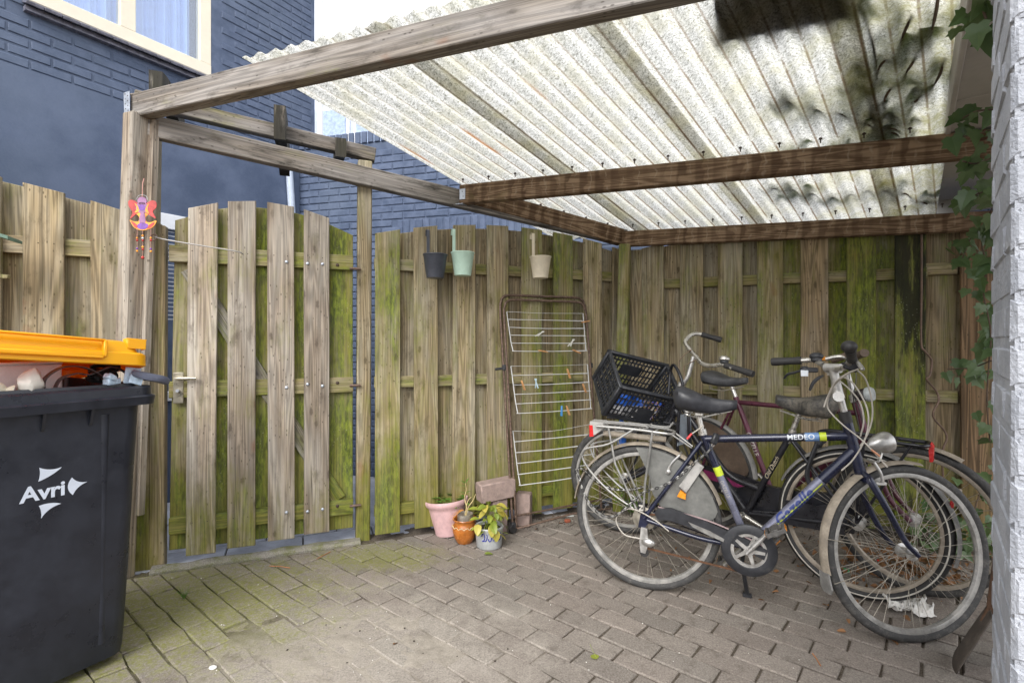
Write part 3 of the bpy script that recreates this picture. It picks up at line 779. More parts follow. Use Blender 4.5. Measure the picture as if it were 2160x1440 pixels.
while x < 3.2:
    link('coping_brick', cm, w2o, T(x, -.003, Z2 + .015) @ RY(random.Random(k).uniform(-3, 3))); x += .064; k += 1
wf = MB()
for (a, b, c, d) in ((1.05, 2.23, 1.95, 2.03), (1.05, 2.23, .95, 1.02), (1.05, 1.12, 1.02, 1.95), (2.16, 2.23, 1.02, 1.95), (1.60, 1.66, 1.02, 1.95)):
    wf.box(((a + b) / 2, -.004, (c + d) / 2), (b - a, .03, d - c), b=.003)
w2w = wf.build('window', WHITEPVC, shed, smooth=False)
for k in range(28):
    MB().box((0, 0, 0), (1.02, .004, .030)).build('blind_slat', WHITEPVC, w2w, T(1.64, .004, 1.93 - k * .032) @ RX(30), smooth=False)
MB().tube([(3.72, -.04, .05), (3.72, -.04, Z2 - .1)], .014, 10).build('thin_pipe', WHITEPVC, shed)
vb = MB().box((.30, -.03, 1.90), (.10, .06, .035)); vb.tube([(.12, -.03, 1.86), (.30, -.04, 1.86)], .02, 8); vb.build('overflow_spout', simple('black_spout', (.012, .012, .014), .5), shed)

# --- pale house far behind, in the gap over the outbuilding
FH = thing('far_house', 'pale distant house with white framed windows seen past the blue corner', 'house', (-3.6, 9.2, 0), -12)
MB().box((1.5, 1.0, 2.8), (4.6, 2.0, 5.6)).build('wall', simple('pale_render', (.45, .50, .60), .8, var=.1), FH, smooth=False)
for k, xx in enumerate((-.25, .45, 1.15, 1.85)):
    w_ = MB().box((xx, -.01, 4.8), (.62, .05, 1.1), b=.004)
    fo = w_.build('window', WHITEPVC, FH, smooth=False)
    MB().box((xx, -.045, 4.8), (.50, .02, .96)).build('pane', simple('sky_pane', (.30, .38, .55), .06), fo, smooth=False)
MB().prism([(-.9, 5.6), (3.9, 5.6), (3.3, 6.0), (-.3, 6.0)], .1, 1.9).build('roof', simple('slate_roof', (.13, .14, .17), .7), FH, smooth=False)

# --- white painted brick wall at the right edge, with a boarded soffit
WN, WF = Vector((.674, .70, 0)), Vector((.903, .976, 0)); wd = (WF - WN).normalized(); wh = math.degrees(math.atan2(wd.y, wd.x)); wlen = (WF - WN).length
white = thing('white_house', 'white painted brick house end with a boarded soffit at the right edge', 'house', WN, wh)
# local x along the visible side face (away from the camera), local -y away from the yard
core = MB().box((wlen / 2, -.62, 1.24), (wlen - .012, 1.22, 2.50))
wcore = core.build('wall', WHITE_BRICK, white, smooth=False)
z = 0.0; r = 0; ch = .0625
sm_ = {}
def wb(Lx, seed, key):
    if key not in sm_: sm_[key] = brick_mesh(Lx, ch - .006, .009, WHITE_BRICK, seed, .0075).mesh('brick', WHITE_BRICK)
    return sm_[key]
while z < 2.45:
    pr = random.Random(r)
    # side face (faces +y)
    xs = [(0, .105), (.105, .31), (.31, wlen)] if r % 2 else [(0, .205), (.205, wlen)]
    for (a, b) in xs:
        link('brick', wb(b - a - .008, r % 4, ('s', round(b - a, 3), r % 4)), wcore, T((a + b) / 2, -.0165, z + ch / 2) @ RZ(180) @ RX(pr.uniform(-1, 1)) @ RZ(pr.uniform(-1.2, 1.2)))
    # end face towards the camera (faces -x)
    y = -.0
    ys = [(0, .205), (.205, .41), (.41, .615)] if r % 2 else [(0, .1), (.1, .305), (.305, .51)]
    for (a, b) in ys:
        link('brick', wb(b - a - .008, r % 4 + 5, ('e', round(b - a, 3), r % 4)), wcore, T(.0115, -(a + b) / 2 - .002, z + ch / 2) @ RZ(-90) @ RX(pr.uniform(-1, 1)))
    z += ch; r += 1
# soffit: left edge from (.99,1.1) to (2.40,2.90)
SA, SB = Vector((1.252, 1.387, 2.116)), Vector((2.805, 3.38, 2.116)); sd = (SB - SA).normalized(); sn = Vector((sd.y, -sd.x, 0))
SM = frame(SA, sd, -sn, Vector((0, 0, 1)))    # x along the edge, -y to the right
slen = (SB - SA).length
so = MB().box((slen / 2 - .2, -.62, .06), (slen + .5, 1.20, .08)); sof = linkw('soffit', so.mesh('soffit', WHITE_BOARD), white, SM)
edges = [-.45, .75, 1.35, 1.95, slen + .02]
for a, b in zip(edges[:-1], edges[1:]):
    linkw('panel', MB().box((0, 0, 0), (b - a - .006, 1.18, .014), b=.002).mesh('panel', WHITE_BOARD), sof, SM @ T((a + b) / 2, -.592, .010))
linkw('fascia', MB().box((slen / 2 - .2, .006, .055), (slen + .5, .018, .13), b=.003).mesh('fascia', WHITE_BOARD), sof, SM)
linkw('end_board', MB().box((slen + .035, -.6, -.020), (.02, 1.2, .13), b=.003).mesh('end_board', WHITE_BOARD), sof, SM)
linkw('batten', MB().box((1.25, -.30, -.012), (.035, .30, .030), b=.003).mesh('batten', WHITE_BOARD), sof, SM @ RZ(0))
# ------------------------------------------------------------------ boards, fences, gate, shelter
def board_mesh(w, zb, zt0, zt1, th, mat, seed=0):
    """upright board, local x across, z along; its top runs from zt0 (left) to zt1 (right); edges slightly rounded"""
    pr = random.Random(seed); j = lambda a=.0012: pr.uniform(-a, a); x = w / 2; c = .003; V = []
    zm = [zb + (min(zt0, zt1) - zb) * k / 4 for k in (1, 2, 3)]
    out = [(-x, zb), (x, zb)] + [(x + j(), z_) for z_ in zm] + [(x, zt1), (-x, zt0)] + [(-x + j(), z_) for z_ in zm[::-1]]
    n = len(out); ins = [(px - math.copysign(c, px), pz + (c if pz == zb else (-c if k in (5, 6) else 0))) for k, (px, pz) in enumerate(out)]
    V = [(p[0], th / 2, p[1]) for p in out] + [(p[0], -th / 2 + c, p[1]) for p in out] + [(p[0], -th / 2, p[1]) for p in ins]
    F = [tuple(range(n))[::-1], tuple(range(2 * n, 3 * n))]
    for r in (0, n): F += [(r + k, r + (k + 1) % n, r + n + (k + 1) % n, r + n + k) for k in range(n)]
    return MB().add(V, F).mesh('board', mat)
def put_board(parent, x, w, zb, zt0, zt1, y, th=.018, mat=None, col=(.2, 0, 0, 1), tilt=0., seed=0, name='board'):
    return link(name, board_mesh(w, 0, zt0 - zb, zt1 - zb, th, mat or W_FENCE, seed), parent, T(x, y, zb) @ RY(tilt) @ RZ(random.Random(seed).uniform(-1.0, 1.0)), col)
def put_rail(parent, x0, x1, z, hgt, y, th=.028, mat=None, col=(.25, 0, 0, 1)):
    L = x1 - x0
    return link('rail', MB().box((0, 0, L / 2), (hgt, th, L), b=.003).mesh('rail', mat or W_FENCE), parent, T(x0, y, z) @ RY(90), col)
def toog(L, zend, zmid): return lambda t: zend + (zmid - zend) * (1 - ((t - L / 2) / (L / 2)) ** 2)
def nails(parent, pts, mat, r=.0028):
    nb = MB()
    for p in pts: nb.ell((0, 0, 0), (r, r * .6, r), 6, 3, T(p))
    return tag(nb.build('nail_heads', mat, parent), kind='stuff')
NAIL = simple('rusty_nail', (.06, .04, .03), .7, .3)

def fence_panel(label, P, hd, L, w, pitch, zend, zmid, zrails, cols, seed, group='garden fence panels', zb=.045, cback=None, first=0.):
    f = thing('garden_fence', label, 'fence', P, hd, group); top = toog(L, zend, zmid); pr = random.Random(seed); pts = []
    n = int((L - w) / pitch + 1.02)
    for k in range(n):
        a = first + k * pitch; c = cols[k % len(cols)]
        put_board(f, a + w / 2, w, zb + pr.uniform(-.01, .01), top(max(0, a)), top(min(L, a + w)), -.026, .018, col=c, tilt=pr.uniform(-.25, .25), seed=seed + k)
        for z in zrails:
            for q in (.25, .75): pts.append((a + w * q + pr.uniform(-.01, .01), -.0358, z + pr.uniform(-.012, .012)))
    for k in range(n - 1):
        a = first + k * pitch + w - .03; ww = pitch - w + .06; c = (cback or cols)[k % len(cback or cols)]
        put_board(f, a + ww / 2, ww, zb + .01 + pr.uniform(-.01, .01), top(a) - .012, top(a + ww) - .012, .034, .018, col=(c[0] * .9 + .08, c[1], c[2], 1), seed=seed + 50 + k)
    for z in zrails: put_rail(f, 0.0, L, z, .068, .004, .036, col=(.55, 0, 0, 1))
    nails(f, pts, NAIL)
    return f
NAT = (.12, 0, 0, 1)
colsA = [(.62, .1, 0, 1), (.38, 0, .05, 1), (.24, .05, .05, 1), (.32, .1, .15, 1), (.62, .2, .1, 1), (.68, .1, .0, 1), (.32, 0, 0, 1), (.2, 0, 0, 1)]
fence_panel('arched wooden fence panel with three hanging buckets behind the drying rack', PA, HA, 1.80, .146, .2365, 1.83, 1.945, (1.655, .945, .175), colsA, 11, cback=[(.2, 0, .1, 1), (.15, .0, .2, 1), (.1, 0, .1, 1), (.15, .1, .2, 1), (.3, .2, .1, 1), (.3, .1, .1, 1), (.15, 0, .05, 1)])
colsB = [(.30, 0, 0, 1), (.32, .1, 0, 1), (.38, 0, 0, 1), (.55, .05, 0, 1), (.10, .1, .45, 1), (1.0, .50, 0, 1), (1.02, .80, 0, 1)]
PB = CORNER + dB * .115 - nB * .0
fence_panel('arched wooden fence panel behind the bicycles, boards turning mossy green to the right', PB, HB, 1.66, .152, .2485, 1.855, 1.94, (1.60, .865, .16), colsB, 31, cback=[(.15, 0, .1, 1), (.15, .05, .1, 1), (.2, 0, .1, 1), (.85, .25, 0, 1), (.95, .35, 0, 1), (.85, .1, 0, 1)])
# narrow boards closing both sides of the corner
fk_ = thing('plank_fence', 'narrow upright boards closing the fence corner beside the green post', 'fence', CORNER, HA)
put_board(fk_, -.048, .075, .05, 1.83, 1.83, -.026, col=(.25, 0, .1, 1), seed=301); put_board(fk_, .07, .10, .05, 1.84, 1.84, .03, col=(.3, 0, .1, 1), seed=303)
fk2_ = link('board', board_mesh(.10, 0, 1.80, 1.80, .018, W_FENCE, 302), fk_, RZ(HB - HA) @ T(.075, -.020, .05), (.2, 0, .1, 1))
put_rail(fk_, -.12, .03, 1.655, .068, 0, .03, col=(.4, 0, 0, 1))
# newer brown boards beyond it
PC = CORNER + dB * 1.80
fc = thing('plank_fence', 'newer brown plank fence beside the white wall, ivy hanging over it', 'fence', PC, HB)
put_board(fc, .045, .20, .05, 1.90, 1.90, .028, col=(.25, 0, .35, 1), seed=71)
put_board(fc, .215, .178, .04, 1.915, 1.90, -.026, .020, col=(.02, 0, .95, 1), seed=74)
put_board(fc, .415, .178, .04, 1.925, 1.91, -.026, .020, col=(.0, .1, 1, 1), seed=73, tilt=.2)
put_board(fc, .61, .178, .04, 1.925, 1.91, -.026, .020, col=(.0, .1, 1, 1), seed=75)
put_board(fc, .80, .178, .04, 1.925, 1.91, -.026, .020, col=(.0, .1, .9, 1), seed=76)
for z in (1.62, .865, .16): put_rail(fc, -.06, .12, z, .07, .002, .03, col=(.3, 0, .4, 1))
for z in (1.62, .865, .16): put_rail(fc, .13, .9, z, .07, .004, .03, col=(.1, 0, .7, 1))
# left fence behind the bin
LP = Vector((-1.97, 2.685, 0)); lh = 24.0
fl = thing('garden_fence', 'tall weathered fence panel behind the wheelie bin at the left edge', 'fence', LP - dirv(lh) * 1.5, lh, 'garden fence panels')
lt = lambda t: 1.845 + .30 * max(0, (1.5 - t) / 1.5) ** .8 * 1.0
xe = [1.5 - .155, 1.5 - .155 - .262, 1.5 - .155 - .5, 1.5 - .155 - .74, .36, .12, -.12]
lc = [(.10, .1, .15, 1), (.06, .05, .15, 1), (.22, .1, .05, 1), (.12, 0, .1, 1), (.12, 0, .1, 1), (.1, 0, .1, 1), (.1, 0, .1, 1)]
for k, x in enumerate(xe):
    w = .158; put_board(fl, x + .05, w, .04, lt(x - .03), lt(x + .13), -.026, .020, col=lc[k], seed=130 + k)
for k in range(len(xe) - 1):
    x = (xe[k] + xe[k + 1]) / 2 + .05; put_board(fl, x, .15, .05, lt(x - .07) - .012, lt(x + .07) - .012, .024, .018, col=(.25, .1, .1, 1), seed=160 + k)
for z in (1.66, .95, .2): put_rail(fl, -.2, 1.5, z, .085, 0, .03, col=(.25, .05, .1, 1))
npts = []
for x in xe:
    for z in (1.66, .95):
        for q in (.03, .09): npts.append((x + q, -.037, z + .01))
nails(fl, npts, NAIL)

# ------------------------------------------------------------------ gate
GP0, GP1 = Vector((-1.842, 2.70, 0)), Vector((-.945, 3.045, 0)); gd = (GP1 - GP0); gl = gd.length; gh = math.degrees(math.atan2(gd.y, gd.x))
gate = thing('gate', 'mossy arched wooden plank gate with handle and bolts, standing closed', 'gate', GP0, gh)
gt = toog(gl, 1.835, 1.955); bw = .137
fx = [.112, .305, .505, .69]
for k, x in enumerate(fx):
    put_board(gate, x + bw / 2, bw, .055 + .012 * k, gt(x) + .01, gt(x + bw) + .01, -.030, .020, col=((.20, 0, 0, 1), (.16, 0, 0, 1), (.08, .03, .10, 1), (.05, .02, .10, 1))[k], seed=200 + k, tilt=(.35, .1, -.1, 0)[k], mat=W_PALE)
bx = [(.025, .125), (.225, .335), (.42, .53), (.615, .72), (.80, gl)]
for k, (a, b) in enumerate(bx):
    put_board(gate, (a + b) / 2, b - a, .08, gt(max(0, a)) - .012, gt(min(gl, b)) - .012, .022, .018, col=((.50, 0, 0, 1), (.80, 0, 0, 1), (.95, .05, 0, 1), (.85, .05, 0, 1), (.88, 0, 0, 1))[k], seed=220 + k, tilt=(.9 if k == 0 else 0))
for z in (1.655, .935, .215): put_rail(gate, .03, gl, z, .088, -.002, .030, mat=W_FENCE, col=(.62, 0, 0, 1))
b0, b1 = Vector((.12, .005, 1.58)), Vector((.88, .005, .26)); Mo, Lo = orient(b0, b1, Vector((0, 1, 0)))
link('brace', MB().box((0, 0, Lo / 2), (.085, .026, Lo), b=.003).mesh('brace', W_GREY), gate, Mo, (.4, 0, 0, 1))
# handle
pz = .985
hp = MB().box((.074, -.0165, pz - .04), (.048, .010, .165), b=.003); hp = hp.build('handle_plate', BRASS, gate)
kh = MB().tube([(0, 0, 0), (0, .001, .018)], .008, 12, M=T(.074, -.022, pz - .055) @ RX(90)); kh.build('lock_cylinder', GALV, gate)
MB().tube([(.074, -.02, pz + .012), (.074, -.055, pz + .012), (.087, -.062, pz + .012), (.165, -.062, pz + .010)], .009, 10).build('lever', BRASS, gate)
for x, z in [(q, zz) for zz in (1.64, .94, .23) for q in (.60, .71, .79, .872)]:
    MB().ell((0, 0, 0), (.0095, .006, .0095), 12, 6).build('bolt', GALV if x < .85 else NAIL, gate, T(x, -.041 if x < .86 else -.018, z + random.Random(int(x * 100 + z * 7)).uniform(-.01, .01)))
for z in (1.62, .93, .22):
    MB().tube([(0, -.018, z), (.03, -.02, z), (.062, -.02, z)], .008, 8, M=T(gl - .02, 0, 0)).build('hinge', RUST, gate)
gp = []
for x in fx:
    for z in (1.655, .935, .215):
        for q in (.03, .1): gp.append((x + q, -.0408, z + .015))
nails(gate, gp, NAIL)

# door hook from the post to the gate
hk = MB(); h0 = at(327, 500, 2.60); h1 = at(507, 532, 2.70)
mid = (h0 + h1) / 2 + Vector((0, -.02, -.004))
hk.tube(catmull([h0, h0 + (mid - h0) * .3 + Vector((0, -.012, -.004)), mid, h1 + Vector((-.02, -.006, .004)), h1 + Vector((.0, .03, -.006))], 6), .0032, 8)
hook = hk.build('gate_hook', simple('dull_steel_rod', (.30, .29, .28), .5, .5, dust=.2), None); tag(hook, 'long thin metal hook rod holding the wooden gate shut', 'hook')
eye = MB(); eye.rev([(.016 + .0035 * math.cos(a), .0035 * math.sin(a)) for a in [k * math.pi / 3 for k in range(6)]], 16, T(h0 + Vector((-.010, .006, 0))) @ RX(80))
eye.build('eye', RUST, hook)

# ------------------------------------------------------------------ posts and shelter
def timber(parent, p0, p1, w, h_, mat, col, name='beam', up=Vector((0, 0, 1)), b=.004):
    """timber from p0 to p1 (centre line); h_ measured along 'up', w across"""
    Mo, Lo = orient(p0, p1, up)
    return linkw(name, MB().box((0, 0, Lo / 2), (w, h_, Lo), b=b).mesh(name, mat), parent, Mo, col)
FC = Vector((-1.892, 2.62, 0))                 # foot of the front-left post
shelter = thing('bicycle_shelter', 'timber lean-to shelter with a translucent corrugated roof over the bicycles', 'shelter', FC, 0)
GX, GY = -.0946, -.176
def roofz(x, y): return 1.990 + GX * (x - .84) + GY * (y - 3.74)     # top of the beams
def rp(x, y, dz=0): return Vector((x, y, roofz(x, y) + dz))
BH, BW_ = .110, .060
post_top = rp(FC.x, FC.y)
timber(shelter, (-1.985, 2.60, -.05), (FC.x - .022, FC.y - .01, post_top.z - .10), .085, .085, W_PALE, (.0, 0, .05, 1), 'post', dirv(HB), b=.006)
timber(shelter, (-1.92, 2.632, .3), (FC.x + .045, FC.y + .02, post_top.z - .115), .035, .05, W_PALE, (.0, 0, .1, 1), 'post_cleat', dirv(HB), b=.004)
pf = FC - dB * .03 - dA * .03; pc = CORNER
fa, fb = rp(pf.x, pf.y, -BH / 2), rp(pc.x - .02, pc.y - .02, -BH / 2)
# side beam along the fence line
timber(shelter, fa + dA * .05 - Vector((0, 0, .092)), fb, BW_, BH, W_GREY, (.04, .42, .05, 1), 'side_beam')
# front beam
fe = FC + dB * 3.55
f1 = rp(FC.x, FC.y, -.055) - dB * .045; f2 = Vector((fe.x, fe.y, post_top.z - .055 - .09))
timber(shelter, f1, f2, .066, .118, W_GREY, (.02, .36, .05, 1), 'front_beam')
# two purlins and the back beam
q0 = Vector((-.347, 3.245, 0)); q1 = q0 + dB * 2.95
timber(shelter, Vector((q0.x, q0.y, 2.112)) + dB * .03, Vector((q1.x, q1.y, 2.045)), .062, .115, W_STAIN, (0, 0, 0, 1), 'purlin')
c1 = CORNER + dB * 2.35
timber(shelter, Vector((CORNER.x, CORNER.y, 1.922)) - nB * .078 + dB * -.02, Vector((c1.x, c1.y, 1.860)) - nB * .078, .062, .105, W_STAIN, (0, 0, 0, 1), 'back_beam')
# rear part of the side beam is the same stained timber
timber(shelter, rp(-.30, 3.268, -BH / 2 - .002) + dA * .02, fb + dA * -.035 - nA * .004, BW_ + .006, BH + .004, W_STAIN, (0, 0, 0, 1), 'side_beam_end')
timber(shelter, (.752, 3.612, -.05), (.800, 3.628, 1.875), .075, .075, W_FENCE, (.75, .1, 0, 1), 'corner_post', dirv(HB), b=.006)
# metal brackets
br = MB(); Mb = frame(post_top + Vector((-.065, -.052, 0)), dB, dirv(HB + 90), Vector((0, 0, 1)))
def perforated(name, w, h_, M, holes, parent, mat=GALV):
    o = linkw(name, MB().box((0, 0, 0), (w, .0025, h_), b=.0008).mesh(name, mat), parent, M)
    hb = MB()
    for (x, z) in holes: hb.rev([(0, 0), (.0035, 0), (.0028, -.0025), (0, -.003)], 8, T(x, -.0014, z) @ RX(90), closed=False)
    linkw('screw', hb.mesh('screw', NAIL), o, M); return o
perforated('joining_plate', .044, .185, frame(post_top + dB * -.052 - dB * .0 + Vector((-.010, -.047, -.085)), dB, dirv(HB + 90), Vector((-.06, 0, 1)).normalized()),
           [((-1) ** k * .010, -.08 + k * .0125) for k in range(14)], shelter)
pb = Vector((q0.x, q0.y, 2.112))
perforated('bracket', .050, .066, frame(pb - dB * .035 + dA * -.012 - nA * .033 + Vector((0, 0, -.004)), dA, nA, Vector((0, 0, 1))), [(-.012, .015), (.010, .02), (-.010, -.015), (.012, -.012)], shelter)
perforated('bracket', .040, .066, frame(pb + dB * .055 - nB * .0345 + Vector((0, 0, -.004)), dB, nB, Vector((0, 0, 1))), [(.0, .016), (.006, -.015)], shelter)
MB().box((0, 0, 0), (.05, .065, .003)).build('bracket_seat', GALV, shelter, T(pb + dB * .03 - FC + Vector((0, 0, -.0605))) @ RZ(HB))
# loose off-cut on the front corner
timber(shelter, rp(FC.x - .06, FC.y + .02, .004), rp(FC.x + .04, FC.y, .012), .05, .010, W_GREY, (0, .2, .3, 1), 'off_cut')

# corrugated sheets: local x across the waves, y down the slope, z normal to the roof
LAMBDA = .0835; AMP = .010
ROOF = roof_mat()
rdir = Vector((.658, .753, 0)); rdir = Vector((rdir.x, rdir.y, GX * rdir.x + GY * rdir.y)).normalized()
rn_ = Vector((-GX, -GY, 1)).normalized(); rx = rdir.cross(rn_).normalized()
RO = rp(-.347, 3.245, .013)
RM = frame(RO, rx, rdir, rn_); RMi = RM.inverted()
def xr(P):  return (RMi @ Vector((P.x, P.y, roofz(P.x, P.y) + .013)))
FX, BX = xr(FC - nB * .045), xr(FC + dB * 3.4 - nB * .045)             # front edge, a little beyond the front beam
CX, DX = xr(CORNER + nB * .10), xr(CORNER + dB * 2.2 + nB * .10)     # back edge beyond the back beam
def yfront(x): return FX.y + (x - FX.x) * (BX.y - FX.y) / (BX.x - FX.x)
def yback(x): return CX.y + (x - CX.x) * (DX.y - CX.y) / (DX.x - CX.x)
edge_r = xr(Vector((2.47, 2.98, 0)))
sheets = [(-.015, 8.6 * LAMBDA, 0), (7.4 * LAMBDA, 17.1 * LAMBDA, 1), (15.9 * LAMBDA, 25.6 * LAMBDA, 0), (24.5 * LAMBDA, 37.0 * LAMBDA, 1)]
tA, tB = xr(Vector((2.53, 3.06, 0))), xr(Vector((1.508, 1.67, 0)))      # the last sheet is trimmed along the house
def trim(y): return tA.x + (y - tA.y) * (tB.x - tA.x) / (tB.y - tA.y) + .004
def wave(x): return AMP * math.cos(2 * math.pi * x / LAMBDA)
for k, (a, b, lift) in enumerate(sheets):
    mb = MB(); nx_ = int((b - a) / LAMBDA * 10); ny_ = 40; last = b > 30 * LAMBDA
    for i in range(nx_ + 1):
        x = a + (b - a) * i / nx_
        for j in range(ny_ + 1):
            ya, yb = yfront(x), yback(x); y = ya + (yb - ya) * j / ny_
            if last: x = min(a + (b - a) * i / nx_, trim(y))
            rag = (.006 * fbm(x * 3, k, 12) if j in (0, ny_) else 0)
            mb.v.append((x, y + rag, wave(x) + (.0045 if lift else 0) + .003 * fbm(x, y, 2.2)))
    for i in range(nx_):
        for j in range(ny_):
            q = i * (ny_ + 1) + j
            if last and abs(mb.v[q][0] - mb.v[q + ny_ + 1][0]) < 1e-6 and abs(mb.v[q + 1][0] - mb.v[q + ny_ + 2][0]) < 1e-6: continue
            mb.f.append((q, q + ny_ + 1, q + ny_ + 2, q + 1))
    linkw('roof_sheet', mb.mesh('roof_sheet', ROOF, True), shelter, RM)
# roofing screws over the beams
sc = MB()
def screw_line(P, d, L, off=0):
    n = int(L / (LAMBDA * 2.1))
    for k in range(n):
        p = P + d * (k * LAMBDA * 2.1 + .06); q = xr(p)
        sc.rev([(0, .010), (.007, .006), (.009, 0), (.003, -.001), (.003, -.018), (0, -.018)], 8, T(p.x, p.y, roofz(p.x, p.y) + .0) , closed=False)
screw_line(q0 - nB * .036, dB, 2.7); screw_line(CORNER - nB * .112, dB, 2.1); screw_line(Vector((-.2, 3.31, 0)) - nA * .034, dA, 1.1)
o = linkw('roofing_screws', sc.mesh('roofing_screws', NAIL), shelter, Matrix.Identity(4)); tag(o, kind='stuff')

# dark board lying on top of the roof
Bc = at(1605, 40, 1.0); t_ = (roofz(0, 0) + .02 - H) / (Bc.z - H - (GX * Bc.x + GY * Bc.y)); Bp = Vector((Bc.x * t_, Bc.y * t_, 0))
bo = MB().box((0, 0, 0), (.44, .34, .022), b=.003).build('board_on_roof', W_GREY, None, frame(rp(Bp.x + .03, Bp.y - .10, .037), dB, rn_.cross(dB), rn_), color=(.2, .7, .5, 1))
tag(bo, 'dark board lying on top of the corrugated roof', 'board')

# ------------------------------------------------------------------ older timber arch over the gate
arch = thing('gate_arch', 'old weathered timber arch over the gate with curved rafters', 'pergola', (-.905, 3.10, 0), HA)
mp = Vector((-.905, 3.10, 0)); lp_ = Vector((-1.945, 2.705, 0)); ad = (mp - lp_).normalized(); an = Vector((-ad.y, ad.x, 0))
timber(arch, mp - Vector((0, 0, .05)), mp + Vector((.012, .004, 2.275)), .082, .082, W_FENCE, (.22, 0, .05, 1), 'post', ad, b=.006)
timber(arch, lp_ - Vector((0, 0, .05)), lp_ + Vector((.03, .01, 2.39)), .085, .085, W_FENCE, (.22, .1, .05, 1), 'post', ad, b=.006)
timber(arch, lp_ + ad * .088 - an * .02 + Vector((0, 0, 0)), lp_ + ad * .088 - an * .02 + Vector((.006, 0, 1.80)), .030, .060, W_FENCE, (.15, .1, .2, 1), 'door_stop', an, b=.003)
timber(arch, lp_ + ad * .058 - an * .025 + Vector((0, 0, 0)), lp_ + ad * .058 - an * .025 + Vector((.008, 0, 1.81)), .045, .05, W_FENCE, (.2, .05, .1, 1), 'jamb', an, b=.003)
b0_, b1_ = lp_ - ad * .05 + an * .05, mp + ad * .075
timber(arch, Vector((b0_.x, b0_.y, 2.485)), Vector((b1_.x, b1_.y, 2.322)), .062, .078, W_GREY, (.15, .45, .1, 1), 'beam')
for k, t in enumerate((.075, .66, .985)):
    c = lp_ + ad * t
    rb = MB(); n = 12; prf = []
    for i in range(n + 1):
        u = -.09 + .48 * i / n; h0_ = (.135 - .75 * u * u + .10 * u) if k < 2 else (.06 + .32 * u - .3 * u * u)
        prf.append((u, h0_))
    outl = [(u, z_) for u, z_ in prf] + [(u, z_ - (.19 if k == 1 else .11)) for u, z_ in prf[::-1]]
    linkw('rafter', MB().prism(outl, -.030, .030).mesh('rafter', W_GREY), arch, frame(Vector((c.x, c.y, 2.480 - .155 * t / 1.1)), an, -ad, Vector((0, 0, 1))), (.3, .85, .1, 1))
# ------------------------------------------------------------------ lettering
def text_mesh(name, body, size, mat, M=None, bold=0.0, shear=0.0, spacing=1.0, extr=.0006):
    cu = bpy.data.curves.new(name, 'FONT'); cu.body = body; cu.size = size; cu.extrude = extr; cu.offset = bold; cu.shear = shear; cu.space_character = spacing
    cu.resolution_u = 4; to = bpy.data.objects.new(name, cu); COL.objects.link(to)
    dg = bpy.context.evaluated_depsgraph_get(); me = bpy.data.meshes.new_from_object(to.evaluated_get(dg))
    bpy.data.objects.remove(to); bpy.data.curves.remove(cu); me.name = name
    me.materials.clear(); me.materials.append(mat)
    return me
def text_on_tube(name, body, size, mat, p0, p1, r, side, parent, start=0.5, bold=0.0, shear=0.0, spacing=1.0, flip=False):
    """lettering wrapped on a tube p0->p1 (local to parent); 'side' = direction the letters face"""
    me = text_mesh(name, body, size, mat, bold=bold, shear=shear, spacing=spacing, extr=0.0)
    bm = bmesh.new(); bm.from_mesh(me)
    for k in range(-4, 12):
        bmesh.ops.bisect_plane(bm, geom=bm.verts[:] + bm.edges[:] + bm.faces[:], plane_co=(0, k * size * .12, 0), plane_no=(0, 1, 0))
    xs = [v.co.x for v in bm.verts]; w = max(xs) - min(xs); xm = min(xs)
    p0, p1 = Vector(p0), Vector(p1); d = (p1 - p0).normalized(); s = Vector(side); s = (s - d * s.dot(d)).normalized(); u = s.cross(d)
    if flip: u = -u; 
    Lt = (p1 - p0).length
    for v in bm.verts:
        a = (v.co.y - size * .36) / r; x = v.co.x - xm
        v.co = p0 + d * (Lt * start + x) + (s * math.cos(a) + u * math.sin(a)) * (r + .0012)
    bm.to_mesh(me); bm.free()
    return link(name, me, parent)
def band_on_tube(name, p0, p1, r, t0, t1, mat, parent, a0=0, a1=360, side=None):
    p0, p1 = Vector(p0), Vector(p1); Mo, L = orient(p0, p1, Vector(side) if side else Vector((0, 1, 0)))
    pr = [(r + .0004, L * t0), (r + .0009, L * t0), (r + .0009, L * t1), (r + .0004, L * t1)]
    return MB().rev(pr, 20, Mo @ RZ(90), a0=a0, a1=a1).build(name, mat, parent)

# ------------------------------------------------------------------ wheelie bin
BC = Vector((-1.352, 1.952, 0)); bhd = 60.0
BM_ = T(BC) @ RZ(bhd)                          # local: x along front (away), -x towards camera; front face at y=0 facing -y ; depth +y
wbin = thing('wheelie_bin', 'dark grey wheelie bin with a raised yellow lid, printed Avri', 'wheelie bin', BC, bhd)
WX0, WX1, WD = -.585, .0, .70                  # rim extents
def rr(x0, x1, y0, y1, z, rad, n=5):
    P = []
    for (cx, cy, a) in ((x1 - rad, y0 + rad, -90), (x1 - rad, y1 - rad, 0), (x0 + rad, y1 - rad, 90), (x0 + rad, y0 + rad, 180)):
        for k in range(n + 1):
            t = R(a + 90 * k / n); P.append((cx + rad * math.cos(t), cy + rad * math.sin(t), z))
    return P
def loft(mb, loops, cap0=True, cap1=False, M=None):
    n = len(loops[0]); o = []; V = [p for L in loops for p in L]; F = []
    for i in range(len(loops) - 1):
        for k in range(n): F.append((i * n + k, i * n + (k + 1) % n, (i + 1) * n + (k + 1) % n, (i + 1) * n + k))
    if cap0: F.append(tuple(range(n))[::-1])
    if cap1: F.append(tuple((len(loops) - 1) * n + k for k in range(n)))
    return mb.add(V, F, M)
bb = MB(); loops = []
for (z, ins, rad) in ((.035, .075, .05), (.06, .070, .055), (.35, .055, .06), (.70, .042, .06), (.955, .032, .055), (.975, .030, .055)):
    loops.append(rr(WX0 + ins, WX1 - ins, ins * .9, WD - ins * 1.3, z, rad))
